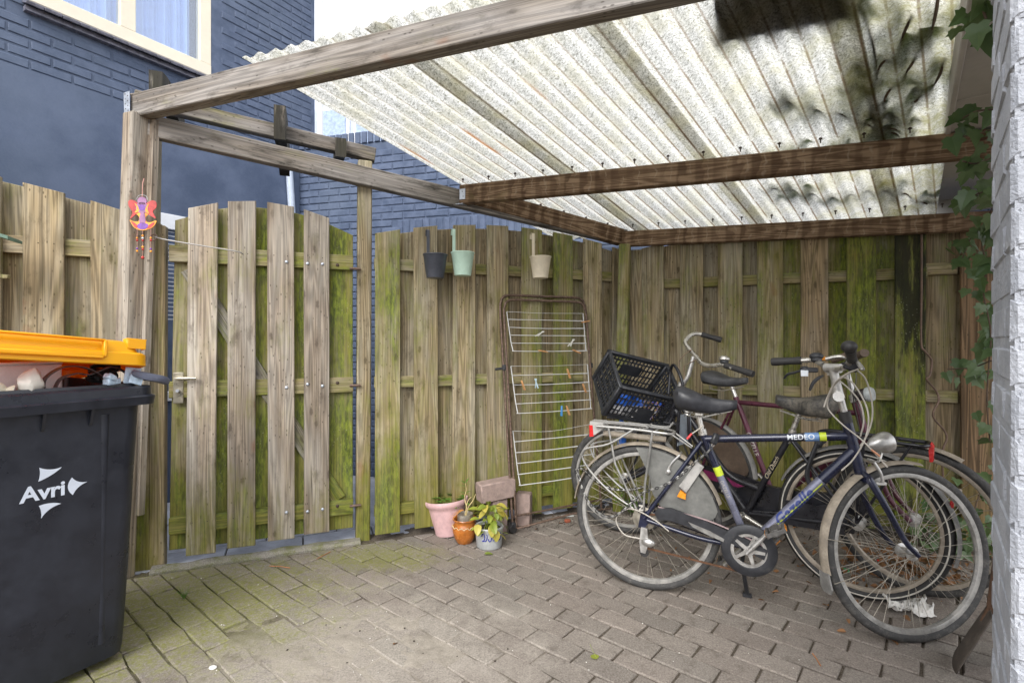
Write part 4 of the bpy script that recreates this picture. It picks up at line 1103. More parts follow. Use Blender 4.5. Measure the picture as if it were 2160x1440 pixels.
loops.append(rr(WX0 + .045, WX1 - .045, .045, WD - .055, .975, .05)); loops.append(rr(WX0 + .10, WX1 - .10, .10, WD - .12, .10, .05))
loft(bb, loops, True, True); body = bb.build('body', BINGREY, wbin)
# shallow front flutes and gussets
for x in (-.155,):
    MB().tube([(x, .078, .10), (x, .058, .68), (x, .047, .93)], [.020, .0215, .0215], 14).build('flute', BINGREY, body)
for x in (-.33, -.20, -.47):
    MB().prism([(0, 0), (.0, -.07), (.012, -.055), (.03, 0)], -.004, .004, T(x, .032, .962) @ RZ(-90) @ T(0, 0, 0)).build('rib', BINGREY, body)
MB().prism([(0, 0), (0, -.085), (.02, -.085), (.075, 0)], -.012, .012, T(-.040, .20, .962)).build('gusset', BINGREY, body, smooth=False)
rim = MB(); lo = []
for (z, o_, rad) in ((.958, .006, .045), (.955, -.004, .05), (.985, -.008, .05), (.990, -.003, .05), (.992, .001, .05), (1.018, .002, .05), (1.024, .008, .05), (1.024, .040, .035), (1.034, .044, .035), (1.034, .052, .03), (.99, .056, .03)):
    lo.append(rr(WX0 + o_, WX1 - o_, o_, WD - o_, z, rad))
loft(rim, lo, False, False); rim.build('rim', BINGREY, wbin)
# wheels at the back, axle
for x in (-.52, -.045):
    w_ = MB().rev([(.03, -.022), (.095, -.026), (.100, -.015), (.100, .015), (.095, .026), (.03, .022)], 28).build('wheel', BLACKRUB, wbin, T(x + (.0 if x < -.3 else .005), WD - .08, .10) @ RY(90))
    MB().rev([(0, -.028), (.05, -.028), (.055, -.02), (.055, .02), (.05, .028), (0, .028)], 20).build('hub', DUSTBLACK, w_)
MB().tube([(-.55, WD - .08, .10), (-.02, WD - .08, .10)], .011, 10).build('axle', GALV, wbin)
MB().tube(catmull([(-.50, WD - .01, 1.0), (-.50, WD + .06, 1.01), (-.08, WD + .06, 1.01), (-.08, WD - .01, 1.0)], 5), .014, 10).build('handle', BINGREY, wbin)
# lid, propped open; hinge at the back
ld = MB(); n = 14
def lidloop(z, ins, rad): return rr(WX0 + ins, WX1 - ins - .036, ins - .012, WD - ins - .03, z, rad)
lpz = [(-.055, -.002, .05), (-.052, -.008, .05), (-.012, -.006, .05), (-.006, .0, .05), (-.004, .012, .05), (.030, .022, .05), (.040, .045, .05), (.046, .12, .06)]
loft(ld, [lidloop(*a) for a in lpz], False, True)
loft(ld, [lidloop(a, b + .004, c)[::-1] for a, b, c in lpz], False, False)
lidM = T(0, WD - .03, 1.026) @ RX(-6.5) @ RY(5.5) @ T(0, -(WD - .03), .045)
lid = ld.build('lid', LID, wbin, lidM)
# recessed grip: raised ledges on the front lip
lg = MB().box((-.36, -.020, -.030), (.36, .022, .016), b=.004).box((-.36, -.013, .030), (.37, .02, .008), b=.003)
lg.box((-.545, -.014, .0), (.012, .02, .06), b=.003).box((-.175, -.014, .0), (.012, .02, .06), b=.003)
lg.build('grip_recess', LID, lid)
eb = MB().box((-.069, .004, .028), (.060, .004, .036), b=.001).box((-.099, .02, .028), (.004, .03, .036), b=.001).box((-.039, .02, .028), (.004, .03, .036), b=.001).box((-.069, .02, .046), (.064, .036, .004), b=.001)
eb.build('corner_tab', LID, lid)
# logo
LM = T(-.500, .0475, .60) @ RX(90)
def flat(outl, th=.0012): return [(x, y) for x, y in outl]
lg0 = link('lettering', text_mesh('lettering', 'Avri', .098, LOGO, bold=.0026, spacing=.98), wbin, T(-.382, .0373, .672) @ RX(91.9) @ Matrix.Scale(.70, 4))
def petal(a, b, c, bul):                       # rounded arrow petal from three points
    P = [Vector((*q, 0)) for q in (a, b, c)]; cc = (P[0] + P[1] + P[2]) / 3; out = []
    for i in range(3):
        p, q = P[i], P[(i + 1) % 3]; m_ = (p + q) / 2; nrm = Vector((q.y - p.y, p.x - q.x, 0)).normalized()
        for k in range(8):
            t = k / 8; w = p.lerp(q, t) + nrm * (bul[i] * 4 * t * (1 - t)); out.append((w.x, w.y))
    return out
for pts, bul in (((( .063, .085), (.066, .150), (.150, .135)), (.004, .010, -.006)), (((.190, .075), (.252, .040), (.194, -.012)), (.010, .010, -.018)), (((.066, -.030), (.150, -.042), (.075, -.092)), (-.008, .012, .004))):
    MB().prism(petal(*pts, bul), -.0006, .0006).build('emblem', LOGO, wbin, T(-.382, .0373, .672) @ RX(1.9) @ Matrix.Scale(.70, 4))

# things lying in the bin (top-level)
def inbin(x, y, z): return BM_ @ T(x, y, z)
fo = MB().box((0, 0, 0), (.34, .30, .10), b=.006).box((0, 0, .052), (.345, .305, .012), b=.004).build('foam_box', FOAM, None, inbin(-.415, .30, 1.055) @ RZ(8) @ RX(-3))
tag(fo, 'white foam box propping up the yellow bin lid', 'box')
bgm = MB(); loops = []
for k in range(9):
    t = k / 8; rad = .036 * (math.sin(math.pi * min(1, t * .9 + .1)) ** .7) * (1 - .35 * t) + .003
    loops.append([((rad * (1 + .16 * math.sin(3 * a + k))) * math.cos(a), (rad * (1 + .12 * math.cos(5 * a + k))) * math.sin(a), t * .085) for a in [2 * math.pi * i / 16 for i in range(16)]])
loft(bgm, loops, True, True)
bg_ = bgm.build('plastic_bag', PLASTICBAG, None, inbin(-.355, .075, 1.020) @ RX(8) @ RY(12)); tag(bg_, 'pale knotted plastic bag poking out of the bin', 'bag')
rag = MB().tube(catmull([(-.12, 0, 0), (-.06, .01, .012), (-.02, -.005, .02), (.03, .01, .010), (.07, 0, -.002)], 5), [.006 + .008 * abs(math.sin(k * .7)) for k in range(21)], 8, flat=1.6)
rg = rag.build('cloth', simple('cream_cloth', (.62, .58, .45), .9, var=.2), None, inbin(-.46, .07, 1.030)); tag(rg, 'crumpled cream cloth strip on the bin rim', 'cloth')
def strap(P, w, th, name, mat):
    P = catmull(P, 8); V = []; F = []
    for i, p in enumerate(P):
        t = (P[min(i + 1, len(P) - 1)] - P[max(i - 1, 0)]).normalized(); nrm = t.cross(Vector((0, 1, 0))).normalized()
        for (a, b) in ((-1, -1), (1, -1), (1, 1), (-1, 1)): V.append(p + Vector((0, 1, 0)) * (a * w / 2) + nrm * (b * th / 2))
    for i in range(len(P) - 1):
        for k in range(4): F.append((i * 4 + k, i * 4 + (k + 1) % 4, i * 4 + 4 + (k + 1) % 4, i * 4 + 4 + k))
    F += [(0, 1, 2, 3), tuple(len(V) - 4 + k for k in (3, 2, 1, 0))]
    return MB().add(V, F)
bl = strap([(-.105, 0, -.02), (-.10, 0, .03), (-.05, .006, .066), (.01, .01, .062), (.06, .012, .03), (.09, .01, -.02)], .030, .004, 'belt', BELT)
bl.add(*(lambda m_: (m_.v, m_.f))(strap([(-.075, .01, -.02), (-.055, .012, .025), (-.01, .014, .042), (.03, .018, .036), (.10, .02, .060), (.16, .03, .02), (.13, .05, -.02)], .026, .004, 'b', BELT)))
bo_ = bl.build('belt', BELT, None, inbin(-.205, .085, 1.035)); tag(bo_, 'brown leather belt looping out of the bin', 'belt')
kb_ = MB()
for k in range(7):
    pr = random.Random(k); kb_.tube(catmull([(pr.uniform(-.05, .05), pr.uniform(-.03, .03), pr.uniform(-.01, .06)) for _ in range(4)], 5), .007, 6, flat=1.8)
kbo = kb_.build('strap_tangle', simple('black_webbing', (.012, .012, .014), .8), None, inbin(-.105, .15, 1.04)); tag(kbo, 'tangle of black straps under the yellow lid', 'straps')
pk = MB().box((0, 0, 0), (.052, .004, .060), b=.001).box((.012, -.012, -.006), (.045, .003, .05), M=RY(14) @ RX(-10), b=.001)
pko = pk.build('plastic_packet', PACK, None, inbin(-.062, .05, 1.062) @ RY(8)); tag(pko, 'light blue plastic packet standing at the bin corner', 'packet')
pk2 = MB().box((0, 0, 0), (.05, .03, .025), b=.004).box((-.02, -.006, .008), (.03, .03, .02), M=RY(30), b=.003)
pk2o = pk2.build('crumpled_packet', PACK, None, inbin(-.125, .055, 1.044) @ RZ(20)); tag(pk2o, 'small crumpled printed packet beside the belt in the bin', 'packet')
# slipper sole resting over the rim corner
sl = []
for k in range(28):
    a = 2 * math.pi * k / 28; w = .034 + .010 * math.cos(a); sl.append((.068 * math.cos(a), w * math.sin(a)))
slm = MB(); loft(slm, [[(x * s, y * s, z + .012 * (x / .068) * -abs(x / .068)) for x, y in sl] for s, z in ((.9, -.013), (1, -.006), (1, .006), (.92, .012))], True, True)
slo = slm.build('slipper_sole', BLUERUB, None, inbin(-.004, .040, 1.052) @ RZ(4) @ RY(8)); tag(slo, 'blue grey slipper sole resting on the bin rim corner', 'slipper')

# bird feeder at the left edge of the frame
bfp = at(-14, 505, 2.30); bf = thing('bird_feeder', 'bird feeder with a green roof edge peeking in at left', 'bird feeder', bfp, 24)
MB().prism([(-.13, .06), (.075, -.005), (.075, .010), (-.13, .075)], -.07, .07).build('roof', GREENROOF, bf)
MB().box((-.06, 0, -.06), (.09, .11, .13), b=.003).build('box', W_FENCE, bf, color=(.1, 0, .2, 1))
MB().box((-.0, 0, -.165), (.11, .03, .018), b=.002).build('perch_tray', W_FENCE, bf, color=(.1, .2, .2, 1))

# ------------------------------------------------------------------ angel suncatcher on the post
AP = at(300, 455, 2.545); am = frame(AP, dirv(8), dirv(98), Vector((0, 0, 1)))
ang = thing('suncatcher', 'red and orange stained glass angel suncatcher with bead strings on the post', 'suncatcher', AP, 8)
s_ = 1 / 432.0                                 # photo pixels to metres at that depth
def P2(pts): return [((x - 300) * s_, (455 - y) * s_) for x, y in pts]
def smooth2(pts, n=5): return [(p.x, p.y) for p in catmull([(x, y, 0) for x, y in pts], n, True)]
wingL = P2([(274, 424), (284, 423), (294, 432), (296, 445), (288, 452), (277, 462), (281, 448), (274, 436)])
wingR = P2([(327, 424), (318, 422), (308, 431), (305, 445), (313, 452), (327, 460), (321, 446), (328, 436)])
boat = P2([(276, 465), (284, 468), (294, 466), (297, 452), (303, 452), (306, 466), (316, 469), (328, 465), (322, 478), (309, 485), (295, 486), (283, 479)])
for nm, pl_, mt, y_ in (('wing', wingL, GLASSRED, 0), ('wing', wingR, GLASSRED, 0), ('skirt', boat, GLASSORANGE, 0)):
    o = MB().prism(smooth2(pl_), -.002, .002).build(nm, mt, ang, T(0, y_, 0), smooth=False)
inner = [('wing_patch', [(286, 429), (293, 437), (294, 446), (286, 449), (290, 440)], GLASSORANGE), ('wing_patch', [(314, 428), (308, 437), (307, 446), (314, 450), (311, 440)], GLASSORANGE),
         ('skirt_patch', [(290, 477), (300, 470), (312, 474), (308, 483), (296, 484)], GLASSVIOLET), ('robe', [(298, 448), (304, 448), (307, 468), (300, 472), (295, 468)], GLASSPINK),
         ('skirt_tip', [(279, 468), (288, 473), (292, 480), (286, 480)], GLASSRED), ('skirt_tip', [(325, 468), (316, 473), (311, 482), (320, 478)], GLASSRED)]
MB().prism(smooth2(P2([(288, 430), (312, 430), (315, 448), (307, 458), (310, 470), (322, 474), (300, 484), (280, 474), (292, 470), (294, 458), (286, 448)])), -.0012, .0012).build('body', GLASSORANGE, ang, smooth=False)
for nm, pl_, mt in inner: MB().prism(smooth2(P2(pl_)), -.0032, .0032).build(nm, mt, ang, smooth=False)
MB().rev([(0, -.003), (9 * s_, -.003), (9.5 * s_, 0), (9 * s_, .003), (0, .003)], 20, T((300 - 300) * s_, 0, (455 - 424) * s_) @ RX(90), closed=False).build('head', GLASSPINK, ang)
MB().rev([(0, -.003), (12 * s_, -.003), (12.5 * s_, 0), (12 * s_, .003), (0, .003)], 20, T(0, 0, (455 - 438) * s_) @ RX(90), closed=False).build('chest', GLASSPINK, ang)
MB().rev([(0, -.004), (6.5 * s_, -.004), (6.5 * s_, .004), (0, .004)], 16, T(0, 0, (455 - 438) * s_) @ RX(90), closed=False).build('heart', GLASSVIOLET, ang)
MB().tube([( 11 * s_ * math.cos(a), 0, (455 - 421) * s_ + 11 * s_ * math.sin(a)) for a in [k * math.pi / 8 for k in range(9)]], .0008, 6).build('halo', GALV, ang)
MB().tube([(0, 0, (455 - 414) * s_), (.001, .002, (455 - 385) * s_), (.003, .01, (455 - 374) * s_)], .0014, 6).build('thread', THREAD, ang)
bm_ = {'o': GLASSORANGE, 'r': GLASSRED, 'v': GLASSVIOLET, 'w': DECALWHITE}
for (x, y1, beads) in ((290, 533, [(503, 'o'), (508, 'r'), (526, 'v'), (531, 'o')]), (301, 546, [(498, 'o'), (503, 'w'), (508, 'r'), (522, 'o'), (527, 'r'), (545, 'r')]), (317, 533, [(502, 'o'), (507, 'r'), (526, 'v'), (531, 'o')])):
    st_ = MB().tube([((x - 300) * s_, 0, (455 - 483) * s_), ((x - 300) * s_, 0, (455 - y1) * s_)], .0007, 5).build('bead_string', THREAD, ang)
    for (by, c) in beads:
        MB().ell((0, 0, 0), .0052 if by < 540 else .008, 10, 6).build('bead', bm_[c], st_, T((x - 300) * s_, 0, (455 - by) * s_))

# ------------------------------------------------------------------ buckets hooked on the fence
def bucket(px, ptop, pbot, wpx, Y, mat, label, hookpx, hooky):
    p = at(px, ptop, Y); sc_ = Y / 1080; r1 = wpx / 2 * sc_; hgt = (pbot - ptop - wpx * .03) * sc_
    b = thing('hanging_bucket', label, 'bucket', (p.x, p.y, p.z - hgt), HA, 'little buckets hooked over the fence')
    r0 = r1 * .72; th = .0015
    MB().rev([(0, 0), (r0, 0), (r0 + .001, .004), (r1, hgt - .004), (r1 + .004, hgt), (r1 + .003, hgt + .004), (r1 - .002, hgt + .001), (r0 - th, .006), (0, .006)], 32, closed=False).build('pail', mat, b)
    zt = at(hookpx, hooky, Y).z - (p.z - hgt); xo = (hookpx - px) * sc_
    P = [(xo, r1 - .003, hgt - .025), (xo, r1 + .003, hgt + .02), (xo, r1 + .004, zt - .02), (xo, r1 + .010, zt - .004), (xo, r1 + .022, zt), (xo, r1 + .034, zt - .006), (xo, r1 + .038, zt - .035)]
    P = catmull(P, 4); V = []; F = []
    w = .0095
    for i, q in enumerate(P):
        t = (P[min(i + 1, len(P) - 1)] - P[max(i - 1, 0)]).normalized(); nr = t.cross(Vector((1, 0, 0))).normalized() * .0012
        V += [q + Vector((-w, 0, 0)) - nr, q + Vector((w, 0, 0)) - nr, q + Vector((w, 0, 0)) + nr, q + Vector((-w, 0, 0)) + nr]
    for i in range(len(P) - 1):
        for k in range(4): F.append((i * 4 + k, i * 4 + (k + 1) % 4, i * 4 + 4 + (k + 1) % 4, i * 4 + 4 + k))
    MB().add(V, F).build('hook_strap', mat, b)
    return b
bucket(918, 538, 588, 50, 3.04, ANTHRA, 'dark grey metal bucket hooked over the fence, leftmost of three', 909, 479)
bucket(976, 534, 583, 48, 3.09, MINT, 'mint green metal bucket hooked over the fence', 964, 478)
bucket(1140, 543, 588, 44, 3.26, CREAM, 'cream metal bucket hooked over the fence above the drying rack', 1134, 487)

# ------------------------------------------------------------------ folding drying rack leaning on the fence
RL0, RR0 = Vector((.005, 3.195, .03)), Vector((.62, 3.545, .03)); RL1, RR1 = Vector((-.082, 3.318, 1.492)), Vector((.505, 3.555, 1.492))
rack = thing('drying_rack', 'rusty folding laundry drying rack with white wires leaning on the fence', 'drying rack', (RL0.x, RL0.y, 0), 0)
def rk(u, v, off=0.0):                         # u across 0..1, v up 0..1, off towards the camera
    a = RL0.lerp(RR0, u); b = RL1.lerp(RR1, u); n_ = Vector((.47, -.87, .05)).normalized()
    return a.lerp(b, v) + n_ * off - Vector((RL0.x, RL0.y, 0))
for off, sh in ((0.0, 0.0), (.020, .022)):
    P = [rk(sh, .0, off), rk(sh, .30, off), rk(sh, .60, off), rk(sh, .92 - sh, off), rk(sh + .012, .968 - sh, off), rk(sh + .045, .992 - sh, off), rk(sh + .13, 1.0 - sh, off), rk(.5, 1.0 - sh, off), rk(.87 - sh, 1.0 - sh, off), rk(.955 - sh, .992 - sh, off), rk(.988 - sh, .968 - sh, off), rk(1 - sh, .92 - sh, off), rk(1 - sh, .6, off), rk(1 - sh, .3, off), rk(1 - sh, .0, off)]
    MB().tube(catmull(P, 5), .0082, 10).build('frame_tube', RUST, rack)
MB().tube([rk(.0, .045, 0), rk(1, .045, 0)], .007, 8).build('foot_bar', RUST, rack)
MB().tube([rk(.02, .0, .03), rk(.5, .045, .16), rk(1, .02, .10)], .007, 8).build('foot_bar', RUST, rack)
MB().tube([rk(-.09, .672, 0), rk(.0, .677, .006)], .0085, 8).build('knob_handle', DUSTBLACK, rack)
for u in (.0, 1.0):
    MB().box((0, 0, 0), (.024, .03, .035), b=.003).build('joint', DUSTBLACK, rack, T(rk(u, .68, .008)))
    w_ = MB().rev([(0, -.012), (.026, -.012), (.030, -.006), (.030, .006), (.026, .012), (0, .012)], 20).build('caster', BLACKRUB, rack, T(rk(u, 0, .0) + Vector((0, -.012, .0))) @ RZ(35) @ RX(90))
    MB().box((0, 0, .022), (.03, .034, .03), b=.004).build('caster_fork', DUSTBLACK, rack, T(rk(u, 0, .0) + Vector((0, -.012, .0))) @ RZ(35))
for (v0, v1, n, ua, ub, o1, sag) in ((.925, .65, 6, .06, .95, .030, 0), (.685, .38, 6, .07, .955, .028, 0), (.405, .075, 6, .05, .95, .026, .012)):
    side = []
    for u in (ua, ub): side.append(MB().tube([rk(u, v0, .012), rk(u + (.02 if u < .5 else -.01), (v0 + v1) / 2, o1 * .7), rk(u + (.03 if u < .5 else -.02), v1 + .10, o1)], .0032, 6))
    sh_ = side[0].build('wire_shelf', WIREWHITE, rack); side[1].build('side_wire', WIREWHITE, sh_)
    for k in range(n):
        v = v0 + (v1 + .10 - v0) * k / (n - 1); o_ = .012 + (o1 - .012) * k / (n - 1)
        for dd in ((0, .006) if k else (0,)):
            MB().tube(catmull([rk(ua + .02 * k / n, v, o_ + dd), rk(.45, v - sag * (k == 0) - .004 * random.Random(k).random(), o_ + dd + .003), rk(ub - .01 * k / n, v - dd * .3, o_ + dd)], 4), .0021 if k else .0012, 6).build('wire', WIREWHITE, sh_)
# pegs
def peg(u, v, off, rot, mat, label, opened=0):
    p = rk(u, v, off) + Vector((RL0.x, RL0.y, 0)); m_ = MB()
    for s in (-1, 1): m_.box((0, s * .0045, 0), (.008, .006, .068), M=RX(s * (3 if not opened else 22)), b=.0015)
    m_.tube([(-.005, -.005, 0), (.005, -.005, 0), (.005, .005, 0), (-.005, .005, 0)], .0012, 5, True)
    o = m_.build('clothes_peg', mat, None, T(p) @ RZ(30) @ RY(rot)); tag(o, label, 'clothes peg', 'pegs left on the drying rack'); return o
for a in ((.385, .826, .045, 60, PEGGREY, 'grey plastic peg on the top shelf wires, left of two', 1), (.745, .785, .045, 40, PEGGREY, 'grey plastic peg on the top shelf wires, right of two', 1),
          (.41, .748, .045, 100, PEGWOOD, 'wooden peg at the lower left edge of the top shelf', 0), (.80, .745, .045, -70, PEGWOOD, 'wooden peg at the lower right edge of the top shelf', 0),
          (.945, .885, .04, 80, PEGWOOD, 'wooden peg clipped at the upper right corner of the rack', 0), (.70, .645, .03, -20, PEGWOOD, 'wooden peg on the upper wire of the middle shelf', 0),
          (.17, .60, .035, -22, PEGWOOD, 'wooden peg at the left of the middle shelf', 0), (.315, .605, .035, -8, PEGPALE, 'pale blue plastic peg in the middle shelf', 1),
          (.87, .575, .035, -24, PEGWOOD, 'wooden peg at the right of the middle shelf', 0), (.575, .478, .04, 3, PEGBLUE, 'bright blue plastic peg on the lowest middle shelf wire', 0),
          (.65, .478, .04, -22, PEGWOOD, 'wooden peg beside the bright blue peg', 0)):
    peg(*a)

# ------------------------------------------------------------------ concrete blocks
def cblock(name, sz, M, label):
    v = MB().box((0, 0, 0), sz, b=.007); o = v.build(name, BLOCK, None, M); tag(o, label, 'block', 'loose concrete paving blocks'); return o
p1 = gnd(1052, 1098); cblock('concrete_block', (.10, .078, .21), T(-.088, 3.205, .105) @ RZ(28), 'upright pinkish concrete block under the lying block')
p2 = gnd(1102, 1092); cblock('concrete_block', (.10, .085, .21), T(.075, 3.325, .105) @ RZ(-14) @ RX(-3), 'upright pinkish concrete block standing behind the rack foot')
cblock('concrete_block', (.235, .10, .115), T((1046 - 1080) / 1080 * 3.20, 3.195, .268) @ RZ(26) @ RY(-4), 'pinkish concrete block lying across an upright one')

# ------------------------------------------------------------------ flower pots
def leaf_blade(L, w, fold=.25, curl=.2, n=5, point=1.0):
    V = []; F = []
    for i in range(n + 1):
        t = i / n; hw = w * math.sin(math.pi * min(.999, (t ** .75) * .97 + .02)) ** point * .5; z = -curl * L * t * t
        V += [(-hw, t * L, z + fold * hw), (0, t * L, z), (hw, t * L, z + fold * hw)]
    for i in range(n):
        a = i * 3; F += [(a, a + 1, a + 4, a + 3), (a + 1, a + 2, a + 5, a + 4)]
    return MB().add(V, F)
def leafobj(mesh, parent, p, az, el, roll=0, s=1.0):
    return link('leaf', mesh, parent, T(p) @ RZ(az) @ RX(el) @ RY(roll) @ Matrix.Scale(s, 4))
pp = gnd(946, 1128); pot = thing('flower_pot', 'large pink plastic flower pot with green clover-like seedlings', 'flower pot', (pp.x, pp.y + .03, 0), 0)
MB().rev([(0, 0), (.080, 0), (.083, .008), (.086, .03), (.088, .035), (.112, .150), (.116, .168), (.130, .180), (.136, .200), (.133, .212), (.127, .212), (.123, .20), (.116, .182), (.110, .165), (0, .165)], 40, RX(-4) @ RY(-5), closed=False).build('pot', PINKPOT, pot)
MB().rev([(0, .172), (.06, .174), (.112, .170)], 24, RX(-4) @ RY(-5), closed=False).build('soil', SOIL, pot)
cm_ = leaf_blade(.022, .02, .15, .2, 4).mesh('leaf', HERB)
pl1 = thing('seedlings', 'green clover-like seedlings growing in the pink pot', 'plant', (pp.x, pp.y + .03, .175), 0)
stm = MB(); pr = random.Random(3)
for k in range(34):
    a, r_ = pr.uniform(0, 360), pr.uniform(.0, .10) ** .9; b = Vector((r_ * math.cos(R(a)), r_ * math.sin(R(a)), .0)); t = b + Vector((pr.uniform(-.02, .02), pr.uniform(-.02, .02), pr.uniform(.012, .06)))
    stm.tube([b, t], .0009, 4)
    for q in range(3): leafobj(cm_, pl1, t, q * 120 + pr.uniform(-20, 20), pr.uniform(-5, 25), pr.uniform(-15, 15), pr.uniform(.6, 1.15))
stm.build('stems', HERB, pl1); 

tp = gnd(979, 1146); tpot = thing('flower_pot', 'small glazed orange brown pot with a cream scroll band', 'flower pot', (tp.x, tp.y + .03, 0), 0)
pf_ = [(0, 0), (.045, 0), (.050, .006), (.064, .035), (.072, .065), (.074, .085), (.070, .105), (.064, .118), (.066, .130), (.072, .138), (.070, .143), (.062, .140), (.056, .12), (.06, .09), (0, .085)]
MB().rev(pf_, 36, closed=False).build('pot', GLAZE, tpot)
sw = MB()
for k in range(14):
    a0_ = 2 * math.pi * k / 14
    sw.tube(catmull([(.0735 * math.cos(a0_ + u * .36), .0735 * math.sin(a0_ + u * .36), .098 + .006 * math.sin(u * 6.28)) for u in (0, .25, .5, .75, 1.0, 1.2)], 3), .0016, 5)
sw.build('scroll_band', CREAMGL, tpot)
tin = MB(); prf = [(0, .1), (.046, .1)] + [(.046 + (.0014 if k % 2 else 0), .103 + k * .0055) for k in range(11)] + [(.047, .168), (.044, .168), (.043, .16), (0, .158)]
tino = tin.rev(prf, 28, closed=False).build('tin_can', TIN, None, T(tp.x + .004, tp.y + .03, .0)); tag(tino, 'rusty ribbed tin can set inside the glazed pot', 'tin can')
bp = thing('bare_plant', 'half withered plant with green tip growing from the tin can', 'plant', (tp.x + .004, tp.y + .03, .158), 0)
stb = MB()
stb.tube(catmull([(0, 0, 0), (.008, 0, .05), (-.004, .004, .10), (.006, 0, .15), (.0, .0, .19)], 4), [.005 - .003 * k / 16 for k in range(17)], 6)
stb.tube(catmull([(.005, 0, 0), (.02, 0, .05), (.045, 0, .085), (.062, .0, .125)], 4), [.004 - .002 * k / 12 for k in range(13)], 6)
stb.tube(catmull([(.0, 0, .01), (.014, 0, .08), (.035, .01, .105)], 4), .0026, 6)
stb.build('stem', simple('tan_stem', (.42, .33, .16), .8, var=.3), bp)
lf = leaf_blade(.05, .014, .2, .3, 5).mesh('leaf', HERB); lo_ = leaf_blade(.075, .007, .2, 1.0, 6).mesh('leaf', simple('orange_withered_leaf', (.52, .22, .03), .7, var=.2))
for z_, az, el in ((.185, 60, 40), (.19, -40, 55), (.17, 100, 25), (.18, -100, 30), (.125, 70, 30), (.13, -60, 30)): leafobj(lf, bp, (.002, 0, z_), az, el, 0, .8)
for az in (80, 110, 65, 130): leafobj(lo_, bp, (-.005, -.008, .03), az, 20)

gp_ = gnd(1031, 1156); gpot = thing('flower_pot', 'grey salt-glazed stoneware pot with blue brush marks', 'flower pot', (gp_.x, gp_.y + .04, 0), 0)
MB().rev([(0, 0), (.070, 0), (.074, .006), (.078, .06), (.080, .100), (.084, .106), (.085, .116), (.080, .122), (.075, .118), (.072, .10), (0, .098)], 36, closed=False).build('pot', STONEWARE, gpot)
bru = MB()
for a0_, k_ in ((-108, 1), (-80, -1), (-45, 1)):
    bru.tube(catmull([((.0795 + .0008) * math.cos(R(a0_ + u * 9)), (.0795 + .0008) * math.sin(R(a0_ + u * 9)), .075 + .020 * v_ * k_) for u, v_ in ((-1.2, .3), (-.8, 1), (0, .8), (.3, 0), (-.2, -.8), (-1, -1), (.8, -.9), (1.4, .2), (1.2, 1))], 4), .0030, 6)
bru.build('brush_marks', COBALT, gpot); MB().rev([(0, .101), (.073, .101)], 20, closed=False).build('soil', SOIL, gpot)
yp = thing('potted_plant', 'yellowing round-leaved plant hanging over the grey stoneware pot', 'plant', (gp_.x, gp_.y + .04, .10), 0)
yl = leaf_blade(.058, .042, .22, .35, 6, .6); lm1, lm2 = yl.mesh('leaf', LIME), yl.mesh('leaf', YELLOW); pr = random.Random(21); st2 = MB()
for k in range(40):
    a = pr.uniform(0, 360); rad = pr.uniform(.02, .095); hz = pr.uniform(-.01, .12) if rad > .05 else pr.uniform(.07, .15)
    t = Vector((rad * math.cos(R(a)), rad * math.sin(R(a)) - .008, hz)); st2.tube(catmull([(pr.uniform(-.02, .02), pr.uniform(-.02, .02), 0), t * .5 + Vector((0, 0, .04)), t], 3), .0013, 5)
    leafobj(lm2 if pr.random() < .25 else lm1, yp, t, a - 90 + pr.uniform(-35, 35), pr.uniform(-35, 25), pr.uniform(-30, 30), pr.uniform(.65, 1.15))
for t, el in (((.045, -.085, .02), -70), ((-.06, -.075, .05), -30), ((.02, -.09, .05), -50)): leafobj(lm2, yp, t, 180, el, 0, 1.05)
st2.build('stems', LIME, yp)
zp = gnd(1048, 1112); zpo = thing('zinc_planter', 'small square zinc planter behind the yellowing plant', 'planter', (zp.x, zp.y + .02, 0), 20)
MB().prism([(-.035, 0), (.035, 0), (.05, .15), (-.05, .15)], -.045, .045).build('planter', ZINC, zpo, smooth=False)
MB().box((0, 0, .151), (.088, .078, .003)).build('soil', SOIL, zpo)
# ------------------------------------------------------------------ bicycles
WR = .345                                      # outer tyre radius
SPOKE_CACHE = {}
def add_wheel(bike, M, tyre_mat=TYRE, rim_mat=RIM, wid=.019, hubw=.05, name='wheel', wall=None, SGN=-1):
    """wheel in the local XZ plane, axle along Y"""
    A = RX(90); rt = WR - wid
    rim = MB().rev([(rt - .030, -.010), (rt - .034, 0), (rt - .030, .010), (rt - .014, .0125), (rt - .010, .011), (rt - .012, 0), (rt - .010, -.011), (rt - .014, -.0125)], 72, A).build(name, rim_mat, bike, M)
    ty = [(rt + wid * math.cos(a), wid * math.sin(a)) for a in [k * math.pi / 6 for k in range(12)]]
    MB().rev(ty, 80, A).build('tyre', tyre_mat, rim)
    if wall: MB().rev([(rt + .001 + .0030 * math.cos(a), sg * (wid * .97) + .0016 * math.sin(a)) for sg in (SGN,) for a in [k * math.pi / 3 for k in range(6)]], 72, A).build('sidewall_stripe', wall, rim)
    sp = MB(); n = 18
    for side in (-1, 1):
        for k in range(n):
            a = 2 * math.pi * k / n + (.17 if side > 0 else 0); da = .95 * (1 if k % 2 else -1)
            p = Vector((.026 * math.cos(a), side * hubw * .52, .026 * math.sin(a))); q = Vector(((rt - .031) * math.cos(a + da * .32), side * .002, (rt - .031) * math.sin(a + da * .32)))
            sp.tube([p, q], .0011, 4)
    tag(sp.build('spokes', SPOKE, rim), kind='stuff')
    hb = MB().rev([(0, -hubw), (.008, -hubw), (.008, -hubw * .62), (.028, -hubw * .56), (.028, -hubw * .48), (.016, -hubw * .4), (.016, hubw * .4), (.028, hubw * .48), (.028, hubw * .56), (.008, hubw * .62), (.008, hubw), (0, hubw)], 18, A, closed=False)
    hb.build('hub', ALU, rim)
    return rim
